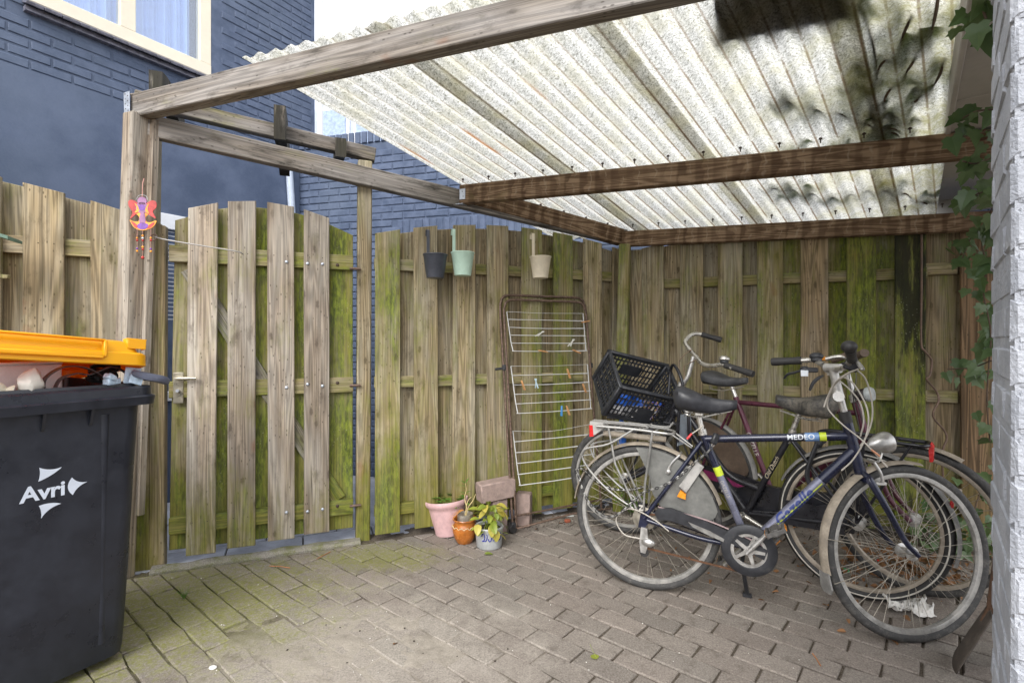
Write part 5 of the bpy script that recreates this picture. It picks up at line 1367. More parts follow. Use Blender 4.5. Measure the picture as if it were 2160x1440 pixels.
def guard_mesh(r, w, a0, a1, mat, name, bike, M, crown=.012):
    """mudguard: curved strip round the wheel between two angles (0 = forward, 90 = top)"""
    pr = []
    for k in range(9): t = -1 + k / 4; pr.append((r - crown * t * t, w / 2 * t))
    for k in range(9): t = 1 - k / 4; pr.append((r - .0022 - crown * t * t, w / 2 * t))
    return MB().rev(pr, 48, RX(90), a0=a0, a1=a1).build(name, mat, bike, M)
def saddle_mesh(L=.27, wb=.095, wn=.020, th=.055, mat=SADDLE):
    V = []; F = []; n = 18; m_ = 16
    for i in range(n + 1):
        t = i / n; x = -L * .52 + L * t
        hw = (wb - (wb - wn) * (1 / (1 + math.exp(-(t - .48) * 13)))) * (math.sin(min(1, t * 6 + .12) * math.pi / 2) ** .7) * (1 if t < .93 else math.sqrt(max(.02, 1 - ((t - .93) / .075) ** 2)))
        zt = .010 * math.cos((t - .05) * 5.0) + .030 * max(0, .45 - t) ; hh = th * (.36 + .64 * (1 - t) ** .9) * (math.sin(min(1, t * 7 + .25) * math.pi / 2))
        for k in range(m_):
            a = 2 * math.pi * k / m_; c, s = math.cos(a), math.sin(a)
            y = hw * math.copysign(abs(c) ** .75, c); z = zt + (hh * .42 * abs(s) ** .8 if s > 0 else -hh * .62 * abs(s) ** .6)
            V.append((x, y, z))
    for i in range(n):
        for k in range(m_): F.append((i * m_ + k, i * m_ + (k + 1) % m_, (i + 1) * m_ + (k + 1) % m_, (i + 1) * m_ + k))
    F.append(tuple(range(m_))); F.append(tuple(n * m_ + k for k in range(m_))[::-1])
    return MB().add(V, [f[::-1] for f in F])
def spring_pack(mb, c):
    for s in (-1, 1):
        P = [(c[0] - .075 + .012 * math.cos(a * 1.0), c[1] + s * .05 + .012 * math.sin(a), c[2] - .002 * a - .02) for a in [k * .6 for k in range(28)]]
        mb.tube(P, .0022, 5)
        mb.tube([(c[0] - .07, c[1] + s * .05, c[2] - .05), (c[0] - .01, c[1] + s * .018, c[2] - .055), (c[0] + .11, c[1] + s * .006, c[2] - .022)], .0030, 6)
def head_rot(ax0, ax1, deg):
    d = (Vector(ax1) - Vector(ax0)).normalized(); return T(ax0) @ Matrix.Rotation(R(deg), 4, d) @ T(-Vector(ax0))
def grip(bike, p0, p1, mat=BLACKRUB, r=.0165, name='grip'):
    p0, p1 = Vector(p0), Vector(p1); P = [p0.lerp(p1, k / 8) for k in range(9)]; rr_ = [r * 1.05, r, r * .96, r * .98, r * 1.0, r * 1.02, r * 1.06, r * 1.12, r * 1.02]
    return MB().tube(P, rr_, 14).build(name, mat, bike)
def lever(bike, P, name='brake_lever', mat=DUSTBLACK):
    P = catmull(P, 5); return MB().tube(P, [.006 + .003 * math.sin(math.pi * k / (len(P) - 1)) for k in range(len(P))], 8, flat=.7).build(name, mat, bike)
def bell(bike, M, mat):
    o = MB().rev([(0, .018), (.016, .016), (.026, .009), (.029, 0), (.027, -.006), (.012, -.008), (0, -.008)], 24, M, closed=False).build('bell', mat, bike)
    MB().rev([(0, -.008), (.022, -.008), (.022, -.020), (.010, -.028), (0, -.028)], 18, M, closed=False).build('bell_base', DUSTBLACK, o); return o

# ============ near bicycle: navy trekking bike, faces right
o1 = gnd(1361, 1240); h1_ = -25.9; WBL = 1.045
bike1 = thing('bicycle', 'navy blue bicycle with silver rear rack and Gazelle lettering, nearest of three', 'bicycle', o1, h1_, 'bicycles parked under the shelter')
BI1 = WM[bike1.name].inverted(); L1 = lambda px, py, Y: BI1 @ at(px, py, Y)
RH, FHb = Vector((0, 0, WR)), Vector((WBL, 0, WR))
BBp = Vector((.455, 0, .285)); ST = Vector((.262, 0, .765)); SP = Vector((.246, 0, .845)); HT, HB_ = Vector((.815, 0, .885)), Vector((.866, 0, .665))
add_wheel(bike1, T(RH)); 
STEER1 = 30.0; HM = head_rot(HB_, HT, STEER1)
add_wheel(bike1, HM @ T(FHb))
fr = MB()
TT0, TT1 = Vector((.272, 0, .742)), Vector((.826, 0, .800)); DT0, DT1 = BBp + Vector((.012, 0, .012)), Vector((.846, 0, .742))
fr.tube([BBp, ST], .0165, 16); fr.tube([TT0, TT1], .0175, 16)
fr.tube([HB_ - (HT - HB_) * .02, HT], .021, 16); fr.tube([BBp - Vector((0, .036, 0)), BBp + Vector((0, .036, 0))], .023, 18)
for s in (-1, 1):
    fr.tube(catmull([BBp + Vector((-.02, s * .022, 0)), Vector((.25, s * .045, .30)), Vector((.02, s * .060, WR + .005))], 5), .0105, 10)
    fr.tube(catmull([ST + Vector((-.004, s * .012, -.035)), Vector((.17, s * .040, .60)), Vector((.005, s * .058, WR + .01))], 5), .0095, 10)
    fr.prism([(-.022, WR - .035), (.012, WR - .03), (.04, WR + .01), (.02, WR + .05), (-.010, WR + .03)], s * .058 - .003, s * .058 + .003)
frame1 = fr.build('frame', NAVY, bike1)
dt = MB().tube([DT0, DT1], .0215, 18); dtn = dt.build('down_tube', SILVBLUE, bike1)
MB().tube([DT0.lerp(DT1, .70), DT1], .0219, 18).build('down_tube_end', NAVY, bike1)
MB().tube([BBp.lerp(ST, .02), BBp.lerp(ST, .62)], .0168, 16).build('seat_tube_sleeve', SILVBLUE, bike1)
band_on_tube('lime_band', BBp, ST, .0170, .62, .70, LIMEPAINT, bike1)
band_on_tube('lime_band', TT0, TT1, .0178, .815, .860, LIMEPAINT, bike1)
band_on_tube('blue_band', TT0, TT1, .0177, .72, .812, simple('sky_decal', (.12, .22, .42), .4, var=.15), bike1)
SIDE = (0, -1, .12)
text_on_tube('lettering', 'Gazelle', .064, simple('navy_letters', (.03, .05, .20), .4), DT0, DT1, .0222, (0, -1, .15), bike1, start=.26, bold=.0016, shear=.25, spacing=1.06)
stp = MB().tube([DT0.lerp(DT1, .26) + Vector((0, -.0205, -.010)), DT0.lerp(DT1, .70) + Vector((0, -.0205, -.010))], .0022, 6); stp.build('pinstripe', LIMEPAINT, bike1)
text_on_tube('lettering', 'MEDEO', .030, DECALWHITE, TT0, TT1, .0180, (0, -1, .25), bike1, start=.60, bold=.0006, spacing=1.05)
text_on_tube('lettering', 'GAZELLE', .020, DECALGREY, ST, BBp, .0172, (0, -1, .1), bike1, start=.42, spacing=1.0)
text_on_tube('lettering', 'ALUMINIUM', .016, DECALWHITE, Vector((.05, -.056, .42)), Vector((.25, -.020, .72)), .0112, (0, -1, .1), bike1, start=.45)
# fork and what turns with it
fk = MB(); cr = HB_ + Vector((.006, 0, -.035))
for s in (-1, 1):
    fk.tube(catmull([cr + Vector((0, s * .012, .02)), cr + Vector((.010, s * .040, -.010)), Vector((.930, s * .054, .52)), Vector((.995, s * .056, .40)), Vector((WBL, s * .058, WR))], 6), [.015, .0155, .0155] + [.0152 - .006 * k / 21 for k in range(22)], 12)
fk.tube([cr + Vector((0, -.045, 0)), cr + Vector((0, .045, 0))], .016, 12); fk.tube([HB_, HB_ - (HT - HB_) * .12], .022, 16)
fork = fk.build('fork', NAVY, bike1, HM)
guard_mesh(WR + .016, .052, 78, 194, GUARD, 'front_mudguard', bike1, HM @ T(FHb), .010)
fl_ = MB().prism([(-.027, .0), (.027, 0), (.034, -.060), (.020, -.080), (-.020, -.080), (-.034, -.060)], -.003, .003, RZ(90)).build('mud_flap', GUARDGREY, bike1, HM @ T(FHb + Vector((-.350, 0, -.080))) @ RY(-8))
stv = MB()
for s in (-1, 1):
    stv.tube([FHb + Vector((0, s * .052, 0)), FHb + Vector((-.330, s * .030, -.115))], .0018, 5); stv.tube([FHb + Vector((0, s * .052, 0)), FHb + Vector((-.352, s * .030, .055))], .0018, 5)
stv.build('mudguard_stays', SPOKE, bike1, HM)
# front brake caliper
bk = MB()
for s in (-1, 1):
    bk.tube(catmull([(.905, s * .030, .70), (.925, s * .036, .66), (.935, s * .034, .62)], 4), .006, 8); bk.box((.935, s * .022, .615), (.045, .012, .014), b=.003)
bk.tube([(.905, -.03, .70), (.905, .035, .71)], .003, 6); bk.build('front_brake', ALU, bike1, HM)
# lamp
lpM = HM @ T(.962, 0, .775)
lm = MB(); lm.rev([(0, -.060), (.010, -.056), (.022, -.040), (.034, -.018), (.042, .008), (.044, .026), (.041, .034), (.036, .036), (0, .037)], 28, RY(80), closed=False)
lmo = lm.build('head_lamp', ALU, bike1, lpM); MB().rev([(0, .046), (.02, .044), (.034, .038), (.038, .032)], 24, RY(80), closed=False).build('lens', simple('lamp_lens', (.6, .62, .62), .12), lmo)
MB().tube(catmull([(.962, 0, .735), (.945, 0, .70), (.905, 0, .71)], 5), .009, 8, flat=.5).build('lamp_bracket', ALU, bike1, HM)
# rear mudguard, coat guard
guard_mesh(WR + .016, .052, 18, 172, GUARD, 'rear_mudguard', bike1, T(RH), .010)
cg = []
for k in range(15): a = R(14 + 82 * k / 14); cg.append((.338 * math.cos(a), .338 * math.sin(a)))
cg += [(-.010, .285), (.030, .20), (.040, .130), (.075, .075), (.13, .045), (.20, .028), (.29, .030), (.318, .055)]
for s in (-1,):
    MB().prism(cg, s * .036 - .0012, s * .036 + .0012, T(RH)).build('coat_guard', COAT, bike1, smooth=False)
MB().prism(cg, .036 - .0012, .036 + .0012, T(RH)).build('coat_guard', COAT, bike1, smooth=False)
# ring lock on the seat stays
lk = MB().prism([(-.02, -.07), (.02, -.075), (.024, .07), (-.012, .075)], -.052, -.034, T(.215, 0, .575) @ RY(30)); lko = lk.build('frame_lock', ALU, bike1)
MB().prism([(-.014, -.02), (.024, -.016), (.018, .006), (-.01, .014)], -.056, -.040, T(.175, 0, .492) @ RY(20)).build('lock_tab', ORANGELENS, bike1)
MB().tube([(.06 + .0 * k, -.045, .50) if False else (RH.x + .285 * math.cos(R(62 + 40 * math.sin(k))), -.044, 0) for k in range(1)] + [(.19, -.044, .60)], .001, 4).build('lock_pin', ALU, bike1) if False else None
# rear brake levers
rb = MB()
for s in (-1, 1):
    rb.tube(catmull([(.105, s * .036, .575), (.130, s * .040, .625), (.165, s * .034, .665)], 4), .0055, 8); rb.ell((.115, s * .045, .585), (.012, .008, .012), 10, 6)
rb.tube([(.165, -.034, .665), (.165, .034, .665)], .0025, 6); rb.build('rear_brake', ALU, bike1)
# rear rack
CZ = .770; rk_ = MB()
for s in (-1, 1):
    y = s * .055
    rk_.tube(catmull([(-.225, y, CZ + .004), (-.05, y, CZ + .002), (.085, y, CZ - .006), (.128, y * .7, CZ - .010), (.135, 0, CZ - .010)], 5), .0062, 8)
    rk_.tube([(-.165, y * 1.05, CZ), (-.13, y * 1.2, .60), (-.028, y * 1.15, WR + .05)], .0055, 8)
    rk_.tube([(.045, y * 1.05, CZ), (.012, y * 1.2, .52), (.004, y * 1.15, WR + .05)], .0055, 8)
    rk_.tube(catmull([(-.045, y * 1.05, CZ), (-.16, y * 1.3, CZ - .075), (-.285, y * 1.35, .655), (-.272, y * 1.35, .58), (-.16, y * 1.3, .47), (-.045, y * 1.2, WR + .055)], 5), .0050, 8)
    rk_.tube([(.125, y * .7, CZ - .010), (.215, s * .020, .70)], .0040, 8)
rk_.tube([(-.225, -.055, CZ + .004), (-.235, 0, CZ + .004), (-.225, .055, CZ + .004)], .0062, 8)
for x in (-.12, -.02, .06): rk_.tube([(x, -.055, CZ + .001), (x, .055, CZ + .001)], .0045, 8)
rack1 = rk_.build('rear_rack', SILVER, bike1)
cl_ = MB()
for s in (-1, 1): cl_.tube(catmull([(-.20, s * .022, CZ + .018), (-.02, s * .022, CZ + .016), (.10, s * .022, CZ + .012), (.128, s * .020, CZ + .035)], 5), .0045, 8)
cl_.tube([(.02, -.05, CZ + .014), (.02, .05, CZ + .014)], .006, 8); cl_.build('spring_clamp', GUARDGREY, rack1)
pump = MB().tube([(-.20, -.012, CZ - .036), (.10, -.012, CZ - .042)], .0135, 12); pump.build('pump', GUARD, bike1)
tlh = MB().prism([(-.265, CZ + .022), (-.20, CZ + .022), (-.19, CZ - .004), (-.235, CZ - .04), (-.262, CZ - .055)], -.040, .040).build('tail_lamp', simple('grey_lamp_plastic', (.34, .33, .31), .45, var=.15, dust=.3), bike1)
MB().prism([(-.2665, CZ + .004), (-.2655, CZ - .054), (-.245, CZ - .050), (-.25, CZ + .004)], -.042, .042).build('red_lens', REDLENS, tlh)
# drivetrain
cc = MB().prism([(.055, .392), (.075, .415), (.13, .420), (.28, .385), (.44, .335), (.53, .30), (.515, .255), (.40, .300), (.28, .335), (.13, .365), (.07, .362)], -.064, -.046)
cco = cc.build('chain_guard', DUSTBLACK, bike1); MB().prism([(.205, .372), (.30, .345), (.375, .312), (.36, .305), (.28, .330), (.225, .352)], -.0665, -.062).build('guard_flash', SILVER, cco)
MB().tube(catmull([(.07, -.055, .418), (.28, -.055, .389), (.44, -.055, .340), (.53, -.055, .303)], 5), .0035, 6).build('guard_edge', simple('dusty_rose_edge', (.30, .22, .22), .6), cco)
dsk = MB().rev([(.074, -.011), (.092, -.013), (.110, -.006), (.113, 0), (.110, .006), (.092, .013), (.074, .011), (.072, 0)], 48, RX(90)).build('chainring_guard', DUSTBLACK, bike1, T(BBp + Vector((0, -.058, 0))))
cr_ = MB().rev([(.060, -.003), (.074, -.003), (.074, .003), (.060, .003)], 40, RX(90))
for k in range(5):
    a = R(72 * k + 20); cr_.prism([(-.009, .012), (.009, .012), (.006, .064), (-.006, .064)], -.005, .005, RY(math.degrees(a)))
cr_.rev([(0, -.008), (.020, -.008), (.020, .008), (0, .008)], 20, RX(90), closed=False)
crk = cr_.build('chainring', ALU, bike1, T(BBp + Vector((0, -.060, 0))))
def crank(bike, ang, y, mat=ALU, Lc=.165, bb=BBp):
    d = Vector((math.cos(R(ang)), 0, math.sin(R(ang)))); c0 = bb + Vector((0, y, 0)); c1 = c0 + d * Lc + Vector((0, math.copysign(.012, y), 0))
    o = MB().tube([c0 - d * .012, c0 + d * .03, c0.lerp(c1, .6), c1 + d * .010], [.014, .0145, .0115, .0125], 12, flat=.75); o.rev([(0, -.009), (.013, -.009), (.013, .009), (0, .009)], 16, T(c0) @ RX(90), closed=False)
    o = o.build('crank', mat, bike); pc = c1 + Vector((0, math.copysign(.058, y), 0))
    pm = MB()
    for s in (-1, 1): pm.box((0, 0, s * .011), (.030, .075, .006), b=.002); pm.box((s * .034, 0, 0), (.012, .080, .024), b=.003); pm.box((0, s * .037, 0), (.07, .008, .018), b=.002)
    pm.tube([(0, -.045, 0), (0, .045, 0)], .010, 10)
    po = pm.build('pedal', simple('dusty_pedal', (.10, .095, .09), .6, var=.3, dust=.35), o, T(pc) @ RY(-28))
    for s in (-1, 1): MB().box((s * .0410, 0, 0), (.003, .05, .014)).build('reflector', ORANGELENS, o, T(pc) @ RY(-28))
    return o
crank(bike1, 52, -.072); crank(bike1, 232, .072)
ch = MB()
for k in range(46):
    t = k / 45; ch.box(Vector((.020, -.050, .215)).lerp(Vector((.41, -.052, .185)), t), (.0095, .005 if k % 2 else .0075, .0085), b=.001)
for k in range(14):
    t = k / 13; ch.box(Vector((.03, -.05, .375)).lerp(Vector((.10, -.05, .385)), t), (.0095, .006, .0085), b=.001)
tag(ch.build('chain', simple('rusty_chain', (.13, .065, .035), .7, .4, var=.4), bike1), kind='stuff')
cs = MB()
for k, r_ in enumerate((.055, .05, .044, .039, .034, .03)): cs.rev([(.012, -.0012), (r_, -.0012), (r_ - .003, .0012), (.012, .0012)], 30, T(RH + Vector((0, -.030 - .0042 * k, 0))) @ RX(90))
cs.build('sprockets', SPOKE, bike1)
de = MB().prism([(-.012, -.01), (.016, -.012), (.022, -.085), (.008, -.13), (-.014, -.128), (-.020, -.08)], -.006, .006, T(.006, -.062, WR - .02)); de.ell((.028, -.070, WR - .095), (.032, .016, .020), 14, 8, RY(0))
deo = de.build('derailleur', ALU, bike1)
for z_, x_ in ((-.075, .012), (-.130, .006)): MB().rev([(0, -.004), (.020, -.004), (.022, 0), (.020, .004), (0, .004)], 18, T(x_, -.055, WR - .02 + z_) @ RX(90), closed=False).build('jockey_wheel', BLACKRUB, deo)
MB().tube(catmull([(.12, -.062, .315), (.05, -.072, .365), (-.055, -.080, .400), (-.12, -.085, .345), (-.085, -.080, .275), (-.01, -.070, .262)], 6), .0030, 7).build('gear_cable', CABLE, bike1)
sm_plate = MB().box((-.006, -.064, WR + .062), (.034, .006, .05), b=.003).build('rack_mount_plate', BLACKPAINT, bike1)
zg = MB().prism([(-.010, .014), (.010, .014), (.010, .008), (-.002, -.006), (.010, -.006), (.010, -.014), (-.010, -.014), (-.010, -.008), (.002, .006), (-.010, .006)], -.001, .001, T(-.006, -.0680, WR + .062)); zg.build('z_mark', DECALGREY, sm_plate)
ks = MB().tube([BBp + Vector((-.02, .02, -.02)), BBp + Vector((-.03, .05, -.10)), Vector((.445, .12, .012))], [.009, .009, .010], 8); ks.box((.445, .12, .010), (.04, .02, .018), b=.003)
kso = ks.build('kickstand', DUSTBLACK, bike1)
MB().box((-.01, 0, 0), (.05, .03, .012), M=T(.43, .03, .185), b=.003).build('kickstand_plate', ALU, kso)
# saddle and post
sp_ = MB().tube([ST - (SP - ST) * .5, SP + Vector((-.004, 0, .008))], .0125, 12); sp_.tube([ST + Vector((0, 0, -.004)), ST + Vector((-.005, 0, .022))], .020, 14); sp_.box(SP + Vector((0, 0, .012)), (.04, .045, .02), b=.005)
sp_.build('seat_post', CHROME, bike1)
sdl = saddle_mesh(.275, .085, .026, .110).build('saddle', SADDLE, bike1, T(.275, 0, .915) @ RY(2)); sq = MB(); spring_pack(sq, (.275, 0, .90)); sq.build('saddle_springs', CHROME, bike1)
# stem, bars (points follow the photograph)
clampW = at(1757, 776, 2.135); 
stem = MB(); stem.tube([HT - (HT - HB_).normalized() * .01, HT + (HT - HB_).normalized() * .085], .0135, 14); s_mid = HT + (HT - HB_).normalized() * .065
stem.tube([s_mid, L1(1768, 838, 2.135), L1(1762, 800, 2.135), BI1 @ clampW], [.019, .024, .017, .019], 14); stem.tube([L1(1769, 836, 2.165), L1(1769, 836, 2.105)], .021, 16)
stem.tube([BI1 @ (clampW + Vector((.012, -.03, 0))), BI1 @ (clampW + Vector((-.012, .03, 0)))], .019, 14)
stemo = stem.build('stem', ALU, bike1); MB().tube([HT - (HT - HB_).normalized() * .03, HT + (HT - HB_).normalized() * .016], .0225, 16).build('headset', BLACKRUB, bike1)
barP = [L1(1640, 762, 2.42), L1(1692, 760, 2.35), L1(1715, 759, 2.315), L1(1732, 767, 2.26), L1(1745, 775, 2.19), BI1 @ clampW, L1(1775, 777, 2.08), L1(1786, 772, 2.02), L1(1793, 760, 1.95), L1(1795, 745, 1.90)]
hb1 = MB().tube(catmull(barP, 5), .0112, 12).build('handlebar', CHROME, bike1)
grip(bike1, L1(1690, 760, 2.352), L1(1628, 763, 2.44), BLACKRUB, .0175); grip(bike1, L1(1797, 758, 1.94), L1(1793, 736, 1.82), BLACKRUB, .0175)
MB().ell((0, 0, 0), (.026, .030, .022), 16, 10).build('bar_end', BLACKRUB, hb1, T(L1(1791, 731, 1.815)))
bell(bike1, T(L1(1722, 752, 2.30)) @ RX(-10), DUSTBLACK)
sf = MB().ell((0, 0, 0), (.022, .020, .018), 12, 8, T(L1(1698, 780, 2.34))); sf.box(L1(1712, 780, 2.33), (.05, .03, .022), b=.004); sf.build('shifter', DUSTBLACK, bike1)
MB().box((0, 0, 0), (.030, .004, .028), b=.002).build('shifter_window', DECALWHITE, bike1, T(L1(1697, 787, 2.325)))
lever(bike1, [L1(1700, 778, 2.33), L1(1678, 785, 2.36), L1(1662, 789, 2.38), L1(1654, 798, 2.40)]); lever(bike1, [L1(1735, 792, 2.24), L1(1725, 798, 2.22), L1(1715, 808, 2.22), L1(1708, 823, 2.23)])
MB().box((0, 0, 0), (.05, .030, .045), b=.006).build('brake_clamp', DUSTBLACK, bike1, T(L1(1797, 770, 1.985)) @ RY(20))
lever(bike1, [L1(1804, 758, 1.95), L1(1812, 768, 1.90), L1(1818, 776, 1.86), L1(1820, 780, 1.85)], mat=ALU)
cb = MB()
for P in ([(1810, 778, 1.93), (1785, 790, 1.98), (1760, 812, 2.06), (1748, 838, 2.10), (1747, 862, 2.12), (1775, 893, 2.09), (1815, 925, 2.03), (1845, 955, 2.0), (1872, 985, 1.98)],
          [(1745, 790, 2.22), (1790, 800, 2.10), (1820, 840, 2.04), (1832, 880, 2.02), (1825, 925, 2.02), (1800, 968, 2.04), (1775, 992, 2.06)],
          [(1808, 780, 1.94), (1826, 800, 1.96), (1838, 840, 1.98), (1840, 880, 2.0), (1830, 915, 2.02), (1815, 940, 2.04)],
          [(1740, 783, 2.24), (1780, 810, 2.10), (1812, 845, 2.05), (1822, 885, 2.03), (1815, 920, 2.05)],
          [(1738, 858, 2.1), (1745, 838, 2.09), (1762, 806, 2.04), (1790, 786, 1.97), (1806, 780, 1.94)]):
    cb.tube(catmull([L1(*p) for p in P], 6), .0030, 7)
cb.build('cables', CABLE, bike1)
MB().tube([L1(1838, 948, 2.0), L1(1856, 962, 1.99)], .0040, 8).build('copper_splice', COPPER, bike1)
MB().tube([L1(1452, 925, 2.36), L1(1460, 914, 2.36), L1(1485, 897, 2.34)], .0028, 6).build('rear_cable', CABLE, bike1)
MB().tube([L1(1449, 926, 2.36), L1(1459, 914, 2.36)], .0052, 8).build('red_ferrule', REDLENS, bike1)
# rim stickers
for M_, a0_ in ((T(RH), -62), (HM @ T(FHb), -80)):
    MB().rev([(WR - .019 * 2 - .026 + .036, -.0132), (WR - .019 - .028, -.0132), (WR - .019 - .028, -.0128), (WR - .019 * 2 - .026 + .036, -.0128)], 12, RX(90), a0=a0_, a1=a0_ + 16).build('rim_sticker', DECALBLUE, bike1, M_)

# chain lock draped over the rear rack of the near bicycle
cpts = [(1512, 918, 2.30), (1500, 945, 2.30), (1478, 965, 2.30), (1455, 985, 2.31), (1425, 1010, 2.33), (1395, 1026, 2.36), (1362, 1036, 2.40), (1345, 1048, 2.41), (1330, 1062, 2.42), (1310, 1080, 2.43), (1285, 1090, 2.45), (1262, 1080, 2.47), (1242, 1058, 2.48), (1228, 1030, 2.49), (1222, 1005, 2.50), (1216, 992, 2.52), (1228, 988, 2.56), (1255, 1012, 2.58), (1290, 1030, 2.58), (1330, 1032, 2.56), (1365, 1025, 2.50)]
cp = catmull([at(*p) for p in cpts], 7); lkA, lkB = MB(), MB(); acc = 0; kx = 0; last = cp[0]
link_ = lambda mb, M_: mb.tube([(.0062 * math.cos(a) * 1.5, 0, .0062 * math.sin(a)) for a in [k * math.pi / 4 for k in range(8)]], .0027, 6, True, M_)
for i in range(1, len(cp)):
    seg = cp[i] - last
    if seg.length < .0125: continue
    t = seg.normalized(); Mo, _ = orient(last, cp[i], Vector((.3, .2, 1)).normalized()); Mo = Mo @ RY(90) if False else Mo @ RY(-90)
    link_(lkA if kx % 2 else lkB, T((last + cp[i]) / 2) @ Mo.to_3x3().to_4x4() @ RX(90 * (kx % 2) + 20)); kx += 1; last = cp[i]
    if kx % 2 == 0: pass
chl = thing('chain_lock', 'black and silver chain lock wound round the rear of the navy bicycle', 'chain lock', (0, 0, 0), 0)
tag(lkA.build('dark_links', BLACKRUB, chl), kind='stuff'); tag(lkB.build('bright_links', SILVER, chl), kind='stuff')
MB().box((0, 0, 0), (.03, .02, .05), b=.005).build('lock_body', DUSTBLACK, chl, T(at(1508, 925, 2.30)) @ RZ(20) @ RY(25))

# ============ black bicycle with crate, faces left (away)
o2 = Vector((1.615, 2.385, 0)); h2 = 136.8; WB2 = 1.215
bike2 = thing('bicycle', 'black Dutch bicycle with a crate on its front, facing the drying rack', 'bicycle', o2, h2, 'bicycles parked under the shelter')
BI2 = WM[bike2.name].inverted(); L2 = lambda px, py, Y: BI2 @ at(px, py, Y)
FH2 = Vector((WB2, 0, WR)); BB2 = Vector((.500, 0, .285)); ST2 = Vector((.285, 0, .725)); HT2, HB2 = Vector((.865, 0, .935)), Vector((.915, 0, .765))
HM2 = head_rot(HB2, HT2, 20.0)
STR = simple('cream_stripe', (.55, .52, .46), .6, dust=.3)
add_wheel(bike2, T(RH), BLACKRUB, simple('tan_rim', (.36, .31, .25), .5, .4, var=.25, dust=.4), .021, .055, wall=STR)
add_wheel(bike2, HM2 @ T(FH2), TYRE, RIM, .021)
f2_ = MB(); f2_.tube([BB2, ST2], .0160, 14); f2_.tube([HB2, HT2], .019, 14); f2_.tube([BB2 - Vector((0, .036, 0)), BB2 + Vector((0, .036, 0))], .022, 16)
f2_.tube([BB2 + Vector((.01, 0, .01)), HB2 + Vector((-.008, 0, .03))], .0175, 14)
f2_.tube(catmull([HB2 + Vector((-.012, 0, .10)), Vector((.76, 0, .68)), Vector((.60, 0, .47)), BB2.lerp(ST2, .30)], 6), .0150, 14)
for s in (-1, 1):
    f2_.tube([BB2 + Vector((-.02, s * .022, 0)), Vector((.02, s * .062, WR))], .0095, 10); f2_.tube([ST2 + Vector((-.004, s * .014, -.03)), Vector((.005, s * .062, WR))], .0080, 10)
frame2 = f2_.build('frame', BLACKPAINT, bike2)
text_on_tube('lettering', 'Old Dutch', .030, simple('gold_letters', (.42, .36, .26), .5), BB2, ST2, .0163, (-.05, 1, .1), bike2, start=.46, shear=.45, bold=.0003)
fk2 = MB(); cr2 = HB2 + Vector((.006, 0, -.03))
for s in (-1, 1): fk2.tube(catmull([cr2 + Vector((0, s * .03, .01)), Vector((.985, s * .052, .58)), Vector((1.06, s * .055, .44)), Vector((WB2, s * .057, WR))], 6), .0125, 10)
fk2.tube([cr2 + Vector((0, -.035, 0)), cr2 + Vector((0, .035, 0))], .015, 10); fk2.tube([HB2, cr2], .018, 12); fk2.build('fork', BLACKPAINT, bike2, HM2)
guard_mesh(WR + .018, .056, 24, 196, GUARDGREY, 'rear_mudguard', bike2, T(RH), .012)
guard_mesh(WR + .018, .056, 96, 150, GUARDGREY, 'front_mudguard', bike2, HM2 @ T(FH2), .012)
rk2 = MB(); z_ = .745
rk2.tube(catmull([(.175, 0, z_ - .02), (.165, .045, z_), (.10, .062, z_ + .008), (-.10, .062, z_ + .004), (-.225, .062, z_), (-.25, .045, z_), (-.255, 0, z_), (-.25, -.045, z_), (-.225, -.062, z_), (-.10, -.062, z_ + .004), (.10, -.062, z_ + .008), (.165, -.045, z_)], 5, True), .0090, 10, True)
for s in (-1, 1):
    rk2.tube([(-.03, s * .062, z_), (.0, s * .068, WR + .01)], .006, 8); rk2.tube([(-.20, s * .062, z_), (-.005, s * .068, WR + .02)], .006, 8)
for x in (-.14, -.04, .06): rk2.tube([(x, -.06, z_ + .004), (x, .06, z_ + .004)], .0055, 8)
rk2.build('rear_rack', BLACKPAINT, bike2)
rl = MB().prism([(-.272, z_ - .005), (-.262, z_ + .012), (-.255, z_ - .02), (-.258, z_ - .07), (-.270, z_ - .068)], -.028, .028).build('tail_lamp', REDLENS, bike2)
MB().box((0, 0, 0), (.034, .03, .026), b=.005).build('guard_reflector', GUARD, bike2, T(-.345, 0, .56)); MB().box((-.33, 0, .505), (.012, .024, .03), b=.003).build('red_reflector', REDLENS, bike2)
lk2 = MB().tube(catmull([(.16, .050, .70), (.185, .058, .62), (.20, .058, .54), (.175, .052, .47)], 5), .017, 10, flat=.6); lk2.tube(catmull([(.16, -.050, .70), (.185, -.058, .62), (.20, -.058, .54), (.175, -.052, .47)], 5), .015, 10, flat=.6)
lk2.box((.155, 0, .705), (.03, .11, .03), b=.006); lk2.build('frame_lock', DUSTBLACK, bike2)
cg2 = [(-.035, .30), (-.03, .40), (.05, .43), (.25, .40), (.46, .40), (.56, .36), (.60, .285), (.56, .21), (.46, .185), (.2, .235), (.03, .245)]
MB().prism(cg2, -.068, -.040, T(0, 0, .03)).build('chain_case', BLACKPAINT, bike2)
MB().prism([(.03, .40), (.08, .435), (.16, .40), (.30, .40), (.30, .28), (.05, .29)], .040, .048, T(0, 0, .0)).build('coat_guard_lower', BLACKPAINT, bike2)
crank(bike2, 200, .068, CHROME, bb=BB2); crank(bike2, 20, -.080, CHROME, bb=BB2)
MB().rev([(0, 0), (.016, 0), (.018, .006), (.013, .022), (0, .024)], 18, closed=False).build('crank_cap', CHROME, bike2, T(BB2 + Vector((0, .075, 0))) @ RX(-90))
SP2 = Vector((.245, 0, .842))
MB().tube([ST2 - (SP2 - ST2) * .4, SP2], .0130, 12).tube([ST2 + Vector((0, 0, -.006)), ST2 + Vector((-.008, 0, .02))], .019, 12).ell((SP2.x, .018, SP2.z), (.014, .014, .014), 10, 8).build('seat_post', CHROME, bike2)
